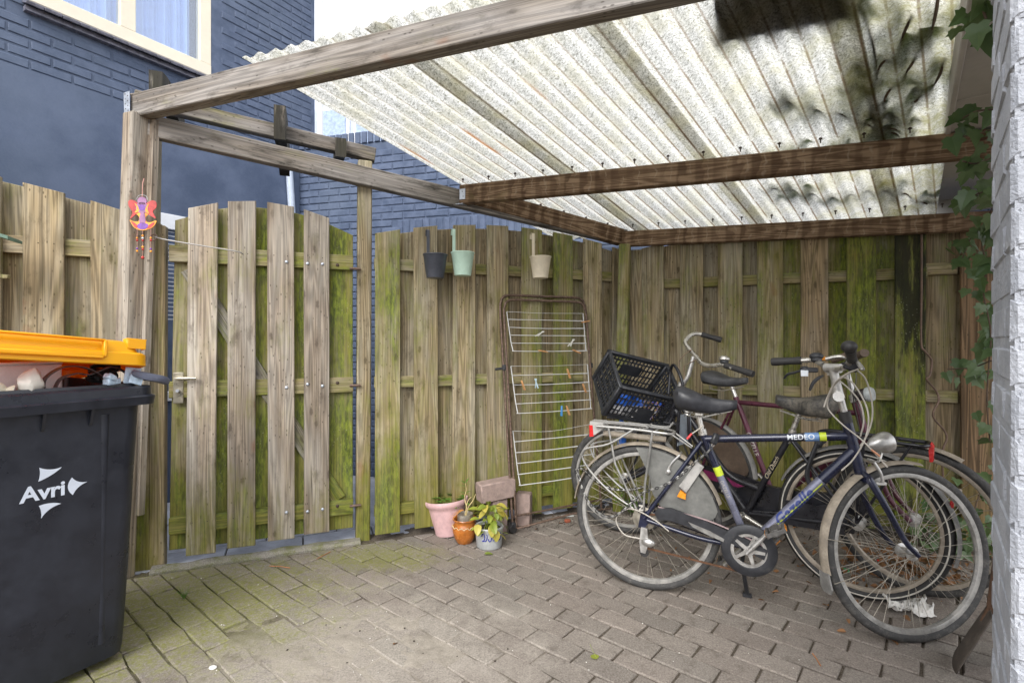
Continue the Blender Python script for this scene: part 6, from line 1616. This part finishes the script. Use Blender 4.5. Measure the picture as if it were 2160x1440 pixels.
saddle_mesh(.275, .105, .032, .125).build('saddle', SADDLEDUST, bike2, T(.225, 0, .885) @ RY(-6)); sq = MB(); spring_pack(sq, (.225, 0, .86)); sq.build('saddle_springs', CHROME, bike2)
bar2 = [L2(1515, 715, 3.06), L2(1480, 705, 3.10), L2(1459, 706, 3.10), L2(1446, 719, 3.07), L2(1448, 728, 3.04), L2(1461, 744, 2.98), L2(1471, 755, 2.92), L2(1482, 767, 2.86), L2(1500, 771, 2.80), L2(1525, 769, 2.74), L2(1545, 776, 2.69)]
hb2 = MB().tube(catmull(bar2, 5), .0115, 12).build('handlebar', CHROME, bike2)
grip(bike2, L2(1480, 705, 3.10), L2(1522, 717, 3.05), BLACKRUB, .0155); grip(bike2, L2(1530, 770, 2.73), L2(1589, 789, 2.60), BLACKRUB, .0165)
bell(bike2, T(L2(1528, 757, 2.74)) @ RX(8), CHROME)
MB().tube([HT2 - (HT2 - HB2) * .1, L2(1452, 792, 2.96), L2(1463, 752, 2.95)], .0128, 12).tube([HT2 - (HT2 - HB2) * .2, HT2 + (HT2 - HB2) * .1], .021, 14).build('stem', ALU, bike2)
fb_ = MB()
for pts in ([(1458, 737, 2.98), (1445, 747, 3.0), (1432, 760, 3.02), (1433, 790, 3.02)], [(1474, 756, 2.91), (1459, 763, 2.94), (1443, 771, 2.96), (1443, 800, 2.96)]):
    fb_.tube([L2(*p) for p in pts], .0055, 8, flat=.5)
fb_.build('carrier_brackets', simple('rusty_bracket', (.30, .22, .16), .6, .4, var=.3, dust=.3), bike2)
fc_ = MB(); fc_.tube(catmull([L2(1418, 860, 2.97), L2(1432, 840, 2.94), L2(1440, 815, 2.92), (L2(1434, 790, 2.94)), L2(1422, 770, 3.0), L2(1415, 780, 3.06), L2(1410, 830, 3.05)], 5), .009, 10)
for pts in ([(1290, 905, 3.20), (1340, 910, 3.08), (1410, 900, 2.98)], [(1280, 880, 3.30), (1330, 885, 3.25), (1400, 880, 3.12)], [(1400, 890, 3.0), (1450, 900, 2.9), (1460, 920, 2.86)], [(1345, 905, 3.05), (1345, 960, 3.1), (1325, 1010, 3.2)]):
    fc_.tube([L2(*p) for p in pts], .007, 8)
fc_.build('front_carrier', BLACKPAINT, bike2)
for k, (a, b_) in enumerate((((1432, 868, 2.83), (1436, 1010, 2.92)), ((1452, 866, 2.80), (1468, 990, 2.86)))):
    MB().tube(catmull([L2(*a), (L2(*a) + L2(*b_)) / 2 + Vector((.0, .03, 0)), L2(*b_)], 5), .0095, 8).build('carrier_tube', BLACKPAINT, bike2)
MB().prism([(-.07, -.085), (.06, -.075), (.05, .085), (-.05, .085)], -.002, .002).build('number_plate', ZINC, bike2, T(L2(1445, 905, 2.88)) @ RZ(-100))

# crate on the front carrier
NLc = Vector((.628, 2.95, .932)); uu = Vector((.389, .10, -.093)); vv = Vector((-.021, .25, .2007)); nn_ = uu.cross(vv).normalized()
Lc, Dc, Hc = .41, .315, .245; ux = uu.normalized(); vx = (vv - ux * vv.dot(ux)).normalized(); nz = ux.cross(vx)
CMt = frame(NLc - nz * Hc, ux, vx, nz)
crate = thing('plastic_crate', 'black plastic crate tilted on the front of the black bicycle', 'crate', (0, 0, 0), 0)
crate.matrix_basis = CMt; WM[crate.name] = CMt
def grid_side(mb, M, L, Hh, nb, levels, solid=None, th=.006, tap=.92):
    # vertical bars and horizontal ribs on plane y=0 of M
    for k in range(nb + 1):
        x = L * k / nb; mb.box((x, 0, Hh / 2), (.0075, th, Hh), M)
    for z in levels: mb.box((L / 2, 0, z), (L, th + .0016, .0075), M)
    mb.box((L / 2, 0, Hh * .955), (L, th + .003, Hh * .09), M); mb.box((L / 2, 0, .012), (L, th + .003, .024), M)
    if solid: mb.box(((solid[0] + solid[1]) / 2 * L, 0, (solid[2] + solid[3]) / 2 * Hh), ((solid[1] - solid[0]) * L, th + .002, (solid[3] - solid[2]) * Hh), M)
for (M_, L_, sol) in ((Matrix.Identity(4), Lc, (.40, .72, .08, .48)), (T(0, Dc, 0), Lc, (.32, .66, .40, .72)), (RZ(90), Dc, None), (T(Lc, 0, 0) @ RZ(90), Dc, None)):
    mb = MB(); grid_side(mb, M_, L_, Hc, 16 if L_ > .35 else 12, [Hc * q for q in (.25, .45, .65, .82)], sol); mb.build('side', CRATE_M, crate, smooth=False)
rm = MB()
for (c, s) in (((Lc / 2, -.003, Hc), (Lc + .03, .024, .014)), ((Lc / 2, Dc + .003, Hc), (Lc + .03, .024, .014)), ((-.003, Dc / 2, Hc + .0008), (.024, Dc + .03, .0135)), ((Lc + .003, Dc / 2, Hc + .0008), (.024, Dc + .03, .0135))): rm.box(c, s, b=.004)
for (x, y) in ((0, 0), (Lc, 0), (0, Dc), (Lc, Dc)): rm.box((x, y, Hc / 2), (.030, .030, Hc - .004), b=.006)
rm.build('rim', CRATE_M, crate)
fl2 = MB()
for k in range(13): fl2.box((Lc * k / 12, Dc / 2, .004), (.012, Dc, .006))
for k in range(9): fl2.box((Lc / 2, Dc * k / 8, .0045), (Lc, .010, .0055))
fl2.build('bottom', CRATE_M, crate, smooth=False)
bgp = MB(); n = 10
for i in range(n + 1):
    for j in range(n + 1): bgp.v.append((.03 + .30 * i / n, .016 + .012 * math.sin(i * 1.7 + j) * math.sin(j * .9), .015 + .165 * j / n + .015 * math.sin(i * .8)))
for i in range(n):
    for j in range(n): a = i * (n + 1) + j; bgp.f.append((a, a + 1, a + n + 2, a + n + 1))
bgm_ = NT('printed_bag'); xz = bgm_.sep(bgm_.coord()); t_z = bgm_.math('ADD', xz[2], bgm_.math('MULTIPLY', xz[0], -.25)); c_ = bgm_.mix(bgm_.rng(t_z, .075, .085), (.62, .62, .64), (.03, .14, .62)); c_ = bgm_.mix(bgm_.math('MULTIPLY', bgm_.rng(xz[0], .17, .21), bgm_.rng(bgm_.noise(bgm_.coord(), 45, 4), .45, .55)), c_, (.48, .30, .07)); c_ = bgm_.mix(bgm_.math('MULTIPLY', bgm_.rng(xz[0], .2, .24), bgm_.rng(bgm_.noise(bgm_.coord(), 70, 4), .52, .6)), c_, (.10, .05, .35))
BAGM = bgm_.done(bgm_.pbsdf(c_, .35))
sol_ = bgp.build('printed_bag', BAGM, None, CMt); md = sol_.modifiers.new('thick', 'SOLIDIFY'); md.thickness = .012
tag(sol_, 'blue, white and gold printed bag inside the black crate', 'bag')

# ============ maroon bicycle against the fence, faces right
o3 = gnd(1482, 1108); h3 = -52.9; WB3 = 1.11
bike3 = thing('bicycle', 'maroon bicycle behind the others, closest to the fence', 'bicycle', o3, h3, 'bicycles parked under the shelter')
BI3 = WM[bike3.name].inverted(); L3 = lambda px, py, Y: BI3 @ at(px, py, Y)
FH3 = Vector((WB3, 0, WR)); BB3 = Vector((.46, 0, .285)); ST3 = Vector((.225, 0, .85)); HT3, HB3 = Vector((.865, 0, .90)), Vector((.925, 0, .67)); HM3 = head_rot(HB3, HT3, 4)
add_wheel(bike3, T(RH), TYRE); add_wheel(bike3, HM3 @ T(FH3), TYRE, simple('tan_rim', (.36, .31, .25)), .019, wall=STR)
f3 = MB(); f3.tube([BB3, ST3], .0155, 14); f3.tube([ST3 + Vector((.01, 0, -.03)), HT3 + Vector((.02, 0, -.075))], .0140, 14); f3.tube([BB3, HB3 + Vector((-.01, 0, .04))], .0160, 14); f3.tube([HB3, HT3], .0195, 14)
for s in (-1, 1): f3.tube([BB3 + Vector((-.02, s * .02, 0)), Vector((.02, s * .06, WR))], .009, 10); f3.tube([ST3 + Vector((0, s * .013, -.03)), Vector((.005, s * .06, WR))], .0078, 10)
f3.build('frame', MAROON, bike3)
text_on_tube('lettering', 'GAZELLE', .034, DECALGREY, ST3, BB3, .0158, (.1, -1, .1), bike3, start=.36, bold=.0006, spacing=1.05)
fk3 = MB()
for s in (-1, 1): fk3.tube(catmull([HB3 + Vector((.008, s * .03, -.02)), Vector((.985, s * .052, .54)), Vector((1.03, s * .054, .43)), Vector((WB3, s * .056, WR))], 6), .0115, 10)
fk3.tube([HB3 + Vector((.008, -.035, -.025)), HB3 + Vector((.008, .035, -.025))], .014, 10); fk3.build('fork', MAROON, bike3, HM3)
guard_mesh(WR + .017, .052, 5, 175, GUARDGREY, 'rear_mudguard', bike3, T(RH), .011); guard_mesh(WR + .017, .052, 60, 200, GUARD, 'front_mudguard', bike3, HM3 @ T(FH3), .011)
MB().prism([(x * 1.0, z * 1.0) for x, z in cg], -.040, -.037, T(RH)).build('coat_guard', COATBROWN, bike3, smooth=False)
MB().prism([(-.03, .31), (.0, .40), (.12, .415), (.44, .375), (.54, .33), (.55, .25), (.46, .20), (.1, .27)], -.066, -.044).build('chain_case', BLACKPAINT, bike3)
MB().prism([(.05, .385), (.40, .345), (.44, .315), (.05, .33)], -.0685, -.065).build('case_decal', simple('magenta_decal', (.22, .02, .10), .5, dust=.3), bike3)
rk3 = MB()
for s in (-1, 1): rk3.tube([(.14, s * .05, .745), (-.22, s * .055, .745), (-.02, s * .066, WR + .02)], .006, 8); rk3.tube([(.02, s * .055, .745), (0, s * .066, WR + .02)], .006, 8)
rk3.tube([(-.22, -.055, .745), (-.22, .055, .745)], .006, 8); rk3.tube([(.02, -.055, .745), (.02, .055, .745)], .006, 8); rk3.build('rear_rack', BLACKPAINT, bike3)
crank(bike3, -35, -.075, CHROME, bb=BB3); crank(bike3, 145, .075, CHROME, bb=BB3)
MB().tube([ST3 - (ST3 - BB3) * .1, ST3 + Vector((-.025, 0, .062))], .0130, 12).build('seat_post', CHROME, bike3)
saddle_mesh(.28, .105, .036, .090).build('saddle', simple('grey_worn_saddle', (.055, .056, .06), .6, var=.3, dust=.4, dustcol=(.2, .19, .17), scale=24), bike3, T(.165, 0, .955) @ RY(-2)); sq = MB(); spring_pack(sq, (.165, 0, .94)); sq.build('saddle_springs', SPOKE, bike3)
MB().tube([HT3 - (HT3 - HB3) * .1, HT3 + (HT3 - HB3) * .55], .0125, 12).tube([HT3 + (HT3 - HB3) * -.05, HT3 + (HT3 - HB3) * .08], .023, 14).build('stem', ALU, bike3)
bar3 = [L3(1742, 757, 2.66), L3(1770, 752, 2.62), L3(1795, 758, 2.60), L3(1800, 765, 2.62), L3(1808, 757, 2.56), L3(1815, 748, 2.48), L3(1822, 745, 2.40)]
MB().tube(catmull(bar3, 5), .0112, 12).build('handlebar', CHROME, bike3)
grip(bike3, L3(1785, 750, 2.61), L3(1754, 759, 2.655), simple('brown_grip', (.12, .085, .06), .7, var=.3, dust=.3), .0180); grip(bike3, L3(1812, 749, 2.52), L3(1824, 744, 2.38), simple('brown_grip', (.12, .085, .06)), .0180)
MB().box((0, 0, 0), (.05, .03, .020), b=.004).build('bar_reflector', ORANGELENS, bike3, T(L3(1745, 756, 2.67)))
lever(bike3, [L3(1790, 762, 2.58), L3(1770, 770, 2.56), L3(1750, 775, 2.60)])
lb3 = T(L3(1822, 832, 2.56)); l3 = MB().rev([(0, -.052), (.018, -.045), (.028, -.020), (.032, .008), (.030, .014), (0, .014)], 22, RY(82), closed=False).build('head_lamp', simple('dark_lamp_shell', (.035, .028, .028), .35, var=.3, dust=.25), bike3, lb3)
MB().rev([(.033, .010), (.036, .016), (.036, .034), (.030, .042), (0, .044)], 22, RY(82), closed=False).build('lens', simple('grey_clear_lens', (.45, .48, .48), .15, var=.2), l3)
MB().tube([L3(1806, 845, 2.60), L3(1795, 848, 2.62)], .006, 8).build('lamp_bracket', CHROME, bike3)
c3 = MB()
for P in ([(1802, 765, 2.60), (1806, 800, 2.58), (1800, 840, 2.58), (1808, 880, 2.57), (1815, 915, 2.57)], [(1790, 770, 2.6), (1795, 820, 2.57), (1812, 860, 2.56), (1822, 900, 2.56)]): c3.tube(catmull([L3(*p) for p in P], 5), .0026, 6)
c3.build('cables', CABLEDARK, bike3)
# ------------------------------------------------------------------ ivy
def ivy_leaf(sz, mat):
    out = [(0, 0), (.18, -.10), (.42, .02), (.36, .20), (.50, .38), (.28, .46), (.16, .72), (0, 1.0), (-.16, .72), (-.28, .46), (-.50, .38), (-.36, .20), (-.42, .02), (-.18, -.10)]
    V = [(0, .30 * sz, -.01 * sz)] + [(x * sz, y * sz, (.10 * abs(x) - .12 * y * y) * sz) for x, y in out]; n = len(out)
    return MB().add(V, [(0, 1 + k, 1 + (k + 1) % n) for k in range(n)]).mesh('leaf', mat)
IL = [ivy_leaf(s, IVY) for s in (.045, .058, .070)]; ILr = [ivy_leaf(s, IVY_ROOF) for s in (.05, .065, .08)]
def vine(label, paths, nleaf, seed, meshes=IL, face=(-.35, -.9, .2), spread=.045, rad=.003, name='ivy', smin=.7, smax=1.2, flat=None, tilt=.45):
    pr = random.Random(seed); c0 = Vector(paths[0][0]); o = thing(name, label, 'ivy', (c0.x, c0.y, c0.z), 0, 'ivy growth')
    st = MB(); pts = []
    for P in paths:
        C = catmull([Vector(p) - c0 for p in P], 6); MB().tube(C, rad, 6).build('stem', BARK, o); pts += C
    for k in range(nleaf):
        p = pts[pr.randrange(len(pts))] + Vector((pr.gauss(0, spread), pr.gauss(0, spread), pr.gauss(0, spread)))
        if flat:
            w_ = p + c0; p = Vector((w_.x, w_.y, roofz(w_.x, w_.y) + pr.uniform(*flat))) - c0
        f = (Vector(face) + Vector((pr.gauss(0, tilt), pr.gauss(0, tilt), pr.gauss(0, tilt * .8)))).normalized()
        dn = Vector((pr.gauss(0, .5), pr.gauss(0, .3), -1)); y = (dn - f * dn.dot(f)).normalized(); x = y.cross(f)
        link('leaf', meshes[pr.randrange(len(meshes))], o, frame(p, x, y, f) @ Matrix.Scale(pr.uniform(smin, smax), 4))
    return o
Y_ = 2.35
vine('ivy hanging down beside the white wall in front of the brown planks', [[at(2092, 440, Y_), at(2070, 500, Y_ + .1), at(2080, 560, Y_ + .05), at(2075, 620, Y_ + .1), at(2090, 700, Y_), at(2085, 780, Y_), at(2082, 850, Y_), at(2088, 930, Y_)],
      [at(2094, 470, Y_), at(2050, 500, Y_ + .2), at(2030, 545, Y_ + .2)], [at(2092, 760, Y_), at(2050, 775, Y_ + .1), at(1998, 778, Y_ + .15)]], 72, 5, spread=.034, smin=.8, smax=1.5)
vine('ivy sprays crossing the purlin end beneath the soffit', [[at(2098, 230, 1.75), at(2060, 235, 1.8), at(2030, 250, 1.85)], [at(2098, 270, 1.75), at(2055, 285, 1.8), at(2005, 290, 1.85)], [at(2098, 330, 1.8), at(2060, 345, 1.85), at(2030, 340, 1.85)], [at(2098, 395, 1.85), at(2060, 410, 1.9), at(2040, 420, 1.9)], [at(2098, 20, 1.3), at(2070, 5, 1.3), at(2080, 40, 1.3)]], 42, 9, spread=.026, face=(-.2, -.8, -.3), smin=.8, smax=1.3)
vine('low ivy bush on the ground behind the bicycle wheels', [[gnd(2000, 1190) + Vector((0, .1, .02)), at(2040, 1120, 2.75), at(2060, 1060, 2.8), at(2080, 1000, 2.8)], [gnd(1990, 1170) + Vector((.1, .1, .02)), at(2050, 1150, 2.7), at(2085, 1100, 2.7)], [gnd(1950, 1165), at(1960, 1110, 2.85), at(1990, 1080, 2.85)]], 95, 13, spread=.060, face=(-.4, -.7, .5))
# on top of the roof, seen through the sheets
def onroof(px, py, dz=.045):
    c = at(px, py, 1.0); d = c - CAM2; t = (roofz(0, 0) + dz - H) / (d.z - (GX * d.x + GY * d.y)); return Vector((d.x * t, d.y * t, H + d.z * t))
RP = lambda L, dz=.028: [onroof(x, y, dz) for x, y in L]
vine('ivy creeping over the top of the corrugated roof, seen through it', [RP([(1985, -40), (1965, 60), (1920, 140), (1870, 200), (1855, 250)]), RP([(1800, 0), (1830, 60), (1845, 130), (1838, 200), (1850, 260), (1905, 275)]), RP([(1930, 20), (1890, 100), (1845, 160), (1838, 250)]),
      RP([(1640, 205), (1700, 225), (1760, 235), (1830, 262), (1900, 285)]), RP([(1600, 395), (1680, 400), (1760, 415), (1830, 400), (1900, 405), (1955, 430)]), RP([(1560, 320), (1640, 335), (1730, 310), (1840, 300), (1930, 300)]), RP([(2000, 110), (1975, 170), (1930, 215)])],
     230, 17, meshes=ILr, face=(0, 0, 1), spread=.055, rad=.006, smin=.8, smax=1.5, flat=(.048, .085), tilt=.16)
# weed behind the rear wheel
wp = gnd(1330, 1085); wd_ = thing('weed', 'small green ferny weed growing behind the rear wheel', 'plant', wp, 0); hl = leaf_blade(.035, .022, .2, .3, 4).mesh('leaf', HERB); pr = random.Random(4); ws = MB()
for k in range(16):
    a = pr.uniform(0, 360); t = Vector((.11 * math.cos(R(a)) * pr.uniform(.4, 1), .06 * math.sin(R(a)), pr.uniform(.05, .17))); ws.tube(catmull([(0, 0, 0), t * .5 + Vector((0, 0, .03)), t], 3), .0012, 4)
    for q in range(5): leafobj(hl, wd_, t * (.6 + .1 * q), a - 90 + (-1) ** q * 55, pr.uniform(-10, 30), 0, pr.uniform(.6, 1.1))
ws.build('stems', HERB, wd_)
gw_ = thing('grass_tuft', 'little tuft of grass growing between the mossy pavers', 'grass', gnd(388, 1262), 0); gt_ = MB()
for k in range(11):
    a = R(k * 33); gt_.tube([(0, 0, 0), (.012 * math.cos(a), .012 * math.sin(a), .02), (.03 * math.cos(a), .022 * math.sin(a), .035 + .01 * (k % 3))], [.0016, .0012, .0004], 4)
gt_.build('blades', HERB, gw_)

# ------------------------------------------------------------------ loose things on the ground
lb_ = leaf_blade(.046, .036, .25, .1, 6, .6)
o = link('fallen_leaf', lb_.mesh('fallen_leaf', LIME), None, T(gnd(1030, 1170) + Vector((-.02, 0, .006))) @ RZ(-80)); tag(o, 'yellow green leaf lying in front of the stoneware pot', 'leaf')
o = link('fallen_leaf', leaf_blade(.030, .032, .15, .05, 6, .5).mesh('fallen_leaf', LIME), None, T(gnd(1258, 1392) + Vector((0, 0, .006))) @ RZ(20)); MB().tube([(0, 0, .004), (-.004, .02, .02), (0, .05, .028)], .0009, 5).build('stalk', LIME, o); tag(o, 'small round green leaf with upright stalk on the bare paving', 'leaf')
o = link('fallen_leaf', leaf_blade(.085, .075, .35, .2, 6, .6).mesh('fallen_leaf', leaf_mat('olive_leaf', (.13, .14, .05), (.18, .18, .07), tr=.15)), None, T(gnd(2030, 1262) + Vector((0, 0, .008))) @ RZ(40)); tag(o, 'big olive leaf lying behind the front wheel', 'leaf')
dl_ = [leaf_blade(s, s * .55, .5, .5, 5).mesh('dead_leaf', DEAD) for s in (.028, .036, .044)]; pr = random.Random(8)
DL = (((1643, 1250), 'dead leaf on the paving between kickstand and front mud flap'), ((1700, 1228), 'dead leaf just left of the front mud flap'), ((1747, 1280), 'dead leaf below the front mud flap'), ((1787, 1307), 'dead leaf left of the front tyre, upper of two'), ((1785, 1335), 'dead leaf left of the front tyre, lower of two'), ((1644, 1206), 'dead leaf on the paving right of the chainring'),
      ((1500, 1225), 'dead leaf right of the rear tyre contact'), ((1612, 1268), 'dead leaf on the paving below the kickstand'), ((1318, 1228), 'pale dead leaf at the foot of the near rear tyre'), ((1945, 1330), 'dead leaf inside the near front wheel, right one'), ((1906, 1300), 'dead leaf beside the white tissue'), ((1880, 1352), 'dead leaf under the near front tyre'),
      ((830, 1362), 'dead leaf on the sandy patch of paving'), ((1130, 1118), 'dead leaf right of the rack caster'), ((1180, 1105), 'dead leaf near the red brick chip'), ((1165, 1090), 'dead leaf behind the drying rack foot bar'))
for k, ((x, y), lab) in enumerate(DL):
    o = link('dead_leaf', dl_[k % 3], None, T(gnd(x, y) + Vector((0, 0, .006))) @ RZ(pr.uniform(0, 360)) @ RX(pr.uniform(-10, 15)) @ RY(pr.uniform(-25, 25))); tag(o, lab, 'leaf', 'scattered dead leaves')
ll = MB(); src = leaf_blade(.05, .03, .5, .5, 4); small = leaf_blade(.02, .012, .4, .3, 3)
for k in range(760):
    if k < 330: x, y = pr.gauss(1900, 75), pr.gauss(1185, 30)
    elif k < 470: x, y = pr.gauss(2010, 40), pr.gauss(1215, 25)
    else: x, y = pr.gauss(1750, 160), pr.gauss(1150, 30)
    y = max(1085, min(1275, y)); p = gnd(x, y)
    if (p - CORNER).dot(nB) > -.03: continue
    s = src if k < 400 else small; ll.add(s.v, s.f, T(p + Vector((0, 0, pr.uniform(.004, .018)))) @ RZ(pr.uniform(0, 360)) @ RX(pr.uniform(-25, 25)) @ RY(pr.uniform(-40, 40)) @ Matrix.Scale(pr.uniform(.5, 1.1), 4))
lo2 = ll.build('leaf_litter', DEAD); tag(lo2, 'drift of dead brown leaves along the fence foot under the bicycles', 'leaf litter', kind='stuff')
deb = MB(); 
for k in range(1100):
    u = pr.random()
    if u < .45: p = gnd(pr.gauss(1160, 60), pr.gauss(1092, 14))
    elif u < .985: p = gnd(pr.uniform(1250, 1950), pr.gauss(1120, 30))
    else: p = gnd(pr.uniform(600, 1100), pr.gauss(1340, 45))
    if p.y < .5 or (p - CORNER).dot(nB) > -.02 or (p - PA).dot(nA) > -.02: continue
    s = pr.uniform(.0012, .005); deb.ell((p.x, p.y, s * .5), (s, s * pr.uniform(.6, 1.4), s * .6), 5, 3)
tag(deb.build('soil_crumbs', SOIL), 'dark soil crumbs scattered on the paving', 'soil', kind='stuff')
peb = MB()
for k in range(90):
    p = gnd(pr.uniform(350, 1750), pr.uniform(1190, 1430)); s = pr.uniform(.001, .0028); peb.ell((p.x, p.y, s * .4), (s, s * pr.uniform(.6, 1.5), s * .6), 5, 3)
tag(peb.build('shell_grit', simple('pale_grit', (.62, .60, .55), .7)), 'pale shell grit specks on the paving', 'grit', kind='stuff')
o = MB().ell((0, 0, 0), (.014, .010, .006), 14, 8).build('white_pebble', simple('white_stone', (.8, .79, .77), .6, var=.05), None, T(gnd(449, 1409) + Vector((0, 0, .004)))); tag(o, 'flat white pebble on the mossy pavers', 'pebble')
for k, (a, b, lab) in enumerate((((568, 1195), (612, 1199), 'reddish twig lying below the gate, left one'), ((668, 1180), (697, 1165), 'reddish twig lying below the gate, right one'), ((1714, 1380), (1731, 1406), 'short dry stalk on the paving below the front wheel'))):
    p, q = gnd(*a), gnd(*b); tag(MB().tube([p + Vector((0, 0, .005)), (p + q) / 2 + Vector((.002, .004, .006)), q + Vector((0, 0, .005))], .0024, 6).build('twig', TWIG), lab, 'twig', 'twigs on the paving')
# crumpled tissue
tm = MB(); n = 20
for i in range(n + 1):
    for j in range(n + 1):
        u, v = i / n - .5, j / n - .5; w = 1 - .55 * math.exp(-(u * u) * 40)
        tm.v.append((u * .16 + .02 * fbm(u, v, 5), v * .12 * w + .02 * fbm(v, u, 4), .008 + .050 * abs(fbm(u * 2, v * 2, 3.6)) + .022 * (1 - 2 * abs(v)) * (.4 + 1.6 * abs(u))))
for i in range(n):
    for j in range(n): a = i * (n + 1) + j; tm.f.append((a, a + n + 1, a + n + 2, a + 1))
o = tm.build('tissue', TISSUE, None, T(gnd(1913, 1285)) @ RZ(-20)); o.modifiers.new('t', 'SOLIDIFY').thickness = .002; tag(o, 'crumpled white tissue on the paving behind the front wheel', 'tissue')
for (x, y, mt, s, lab, nm) in ((1790, 1208, GREENPLASTIC, .030, 'bright green plastic scrap behind the front wheel', 'plastic_scrap'), (1855, 1192, REDLENS, .024, 'small red and white wrapper among the dead leaves', 'wrapper'), (1265, 1095, BLUEPLASTIC, .018, 'small blue plastic scrap behind the rear wheel', 'plastic_scrap'), (1920, 1225, GALV, .045, 'crushed clear plastic wrap by the black rear wheel', 'plastic_wrap')):
    m_ = MB(); m_.add(*(lambda q: (q.v, q.f))(leaf_blade(s, s * .8, .6, -.5, 5, .4))); m_.add(*(lambda q: (q.v, q.f))(leaf_blade(s * .8, s * .6, -.5, .4, 4, .4)), T(.004, 0, .004) @ RZ(40))
    ob = m_.build(nm, mt, None, T(gnd(x, y) + Vector((0, 0, .012))) @ RZ(pr.uniform(0, 360)) @ RY(30)); tag(ob, lab, 'litter')
o = MB().box((0, 0, .006), (.085, .022, .008), b=.001).build('plastic_strip', simple('grey_printed_strip', (.45, .47, .45), .5, var=.3), None, T(gnd(1197, 1089)) @ RZ(5)); tag(o, 'pale plastic strip on the ground beside the rear tyre', 'litter')
o = MB().box((0, 0, .01), (.038, .026, .02), b=.004).build('brick_chip', simple('red_chip', (.25, .07, .035), .9, var=.2), None, T(gnd(1197, 1101)) @ RZ(25)); tag(o, 'red brick chip beside the pale plastic strip', 'brick chip')
bt = MB().rev([(0, 0), (.028, .002), (.030, .03), (.030, .13), (.022, .155), (.014, .165), (.014, .185), (0, .186)], 20, closed=False).build('bottle', BLUEPLASTIC, None, T(at(1311, 905, 3.3) + Vector((0, 0, -.11)))); tag(bt, 'blue plastic bottle stuck behind the rear rack', 'bottle')
# cable hanging on the fence
cbp = [(1944, 470, 3.03), (1944, 600, 3.03), (1943, 720, 3.03), (1951, 740, 3.02), (1965, 760, 3.02), (1962, 790, 3.02), (1955, 800, 3.02), (1975, 825, 3.02), (1980, 845, 3.01), (1968, 870, 3.01), (1972, 885, 3.01), (1990, 905, 3.0), (1997, 925, 3.0), (1988, 955, 3.0), (1990, 1040, 3.0)]
tag(MB().tube(catmull([at(*p) for p in cbp], 6), .0055, 8).build('hanging_cable', simple('brown_steel_cable', (.14, .09, .065), .5, .4, var=.4, dust=.3, dustcol=(.4, .38, .36))), 'wavy brown steel cable hanging down the fence', 'cable')
# spade leaning at the white wall
sp0 = Vector((1.63, 1.885, 0)); spd = thing('spade', 'rusty spade leaning against the white wall', 'spade', sp0, 0)
cu, lu = Vector((.109, .132, 0)).normalized(), Vector((.125, -.008, .20)); nu = cu.cross(lu).normalized(); V = []; F = []
for k in range(8):
    t = k / 7; w = .084 - .016 * t ** 3
    for q in range(7):
        u = q / 6 * 2 - 1; V.append(cu * (u * w) + lu * (t - (.05 * (1 - u * u) if k == 0 else 0)) + nu * (.004 * u * u) + Vector((0, 0, .012)))
for k in range(7):
    for q in range(6): a = k * 7 + q; F.append((a, a + 1, a + 8, a + 7))
bl_ = MB().add(V, F).build('blade', SPADE, spd); bl_.modifiers.new('t', 'SOLIDIFY').thickness = .003
MB().tube([lu * .80, lu * 1.05, Vector((1.712, 1.80, .42)) - sp0, Vector((1.70, 1.735, .72)) - sp0, Vector((1.66, 1.66, 1.05)) - sp0], [.012, .017, .017, .017, .017], 12).build('shaft', SPADEWOOD, spd)
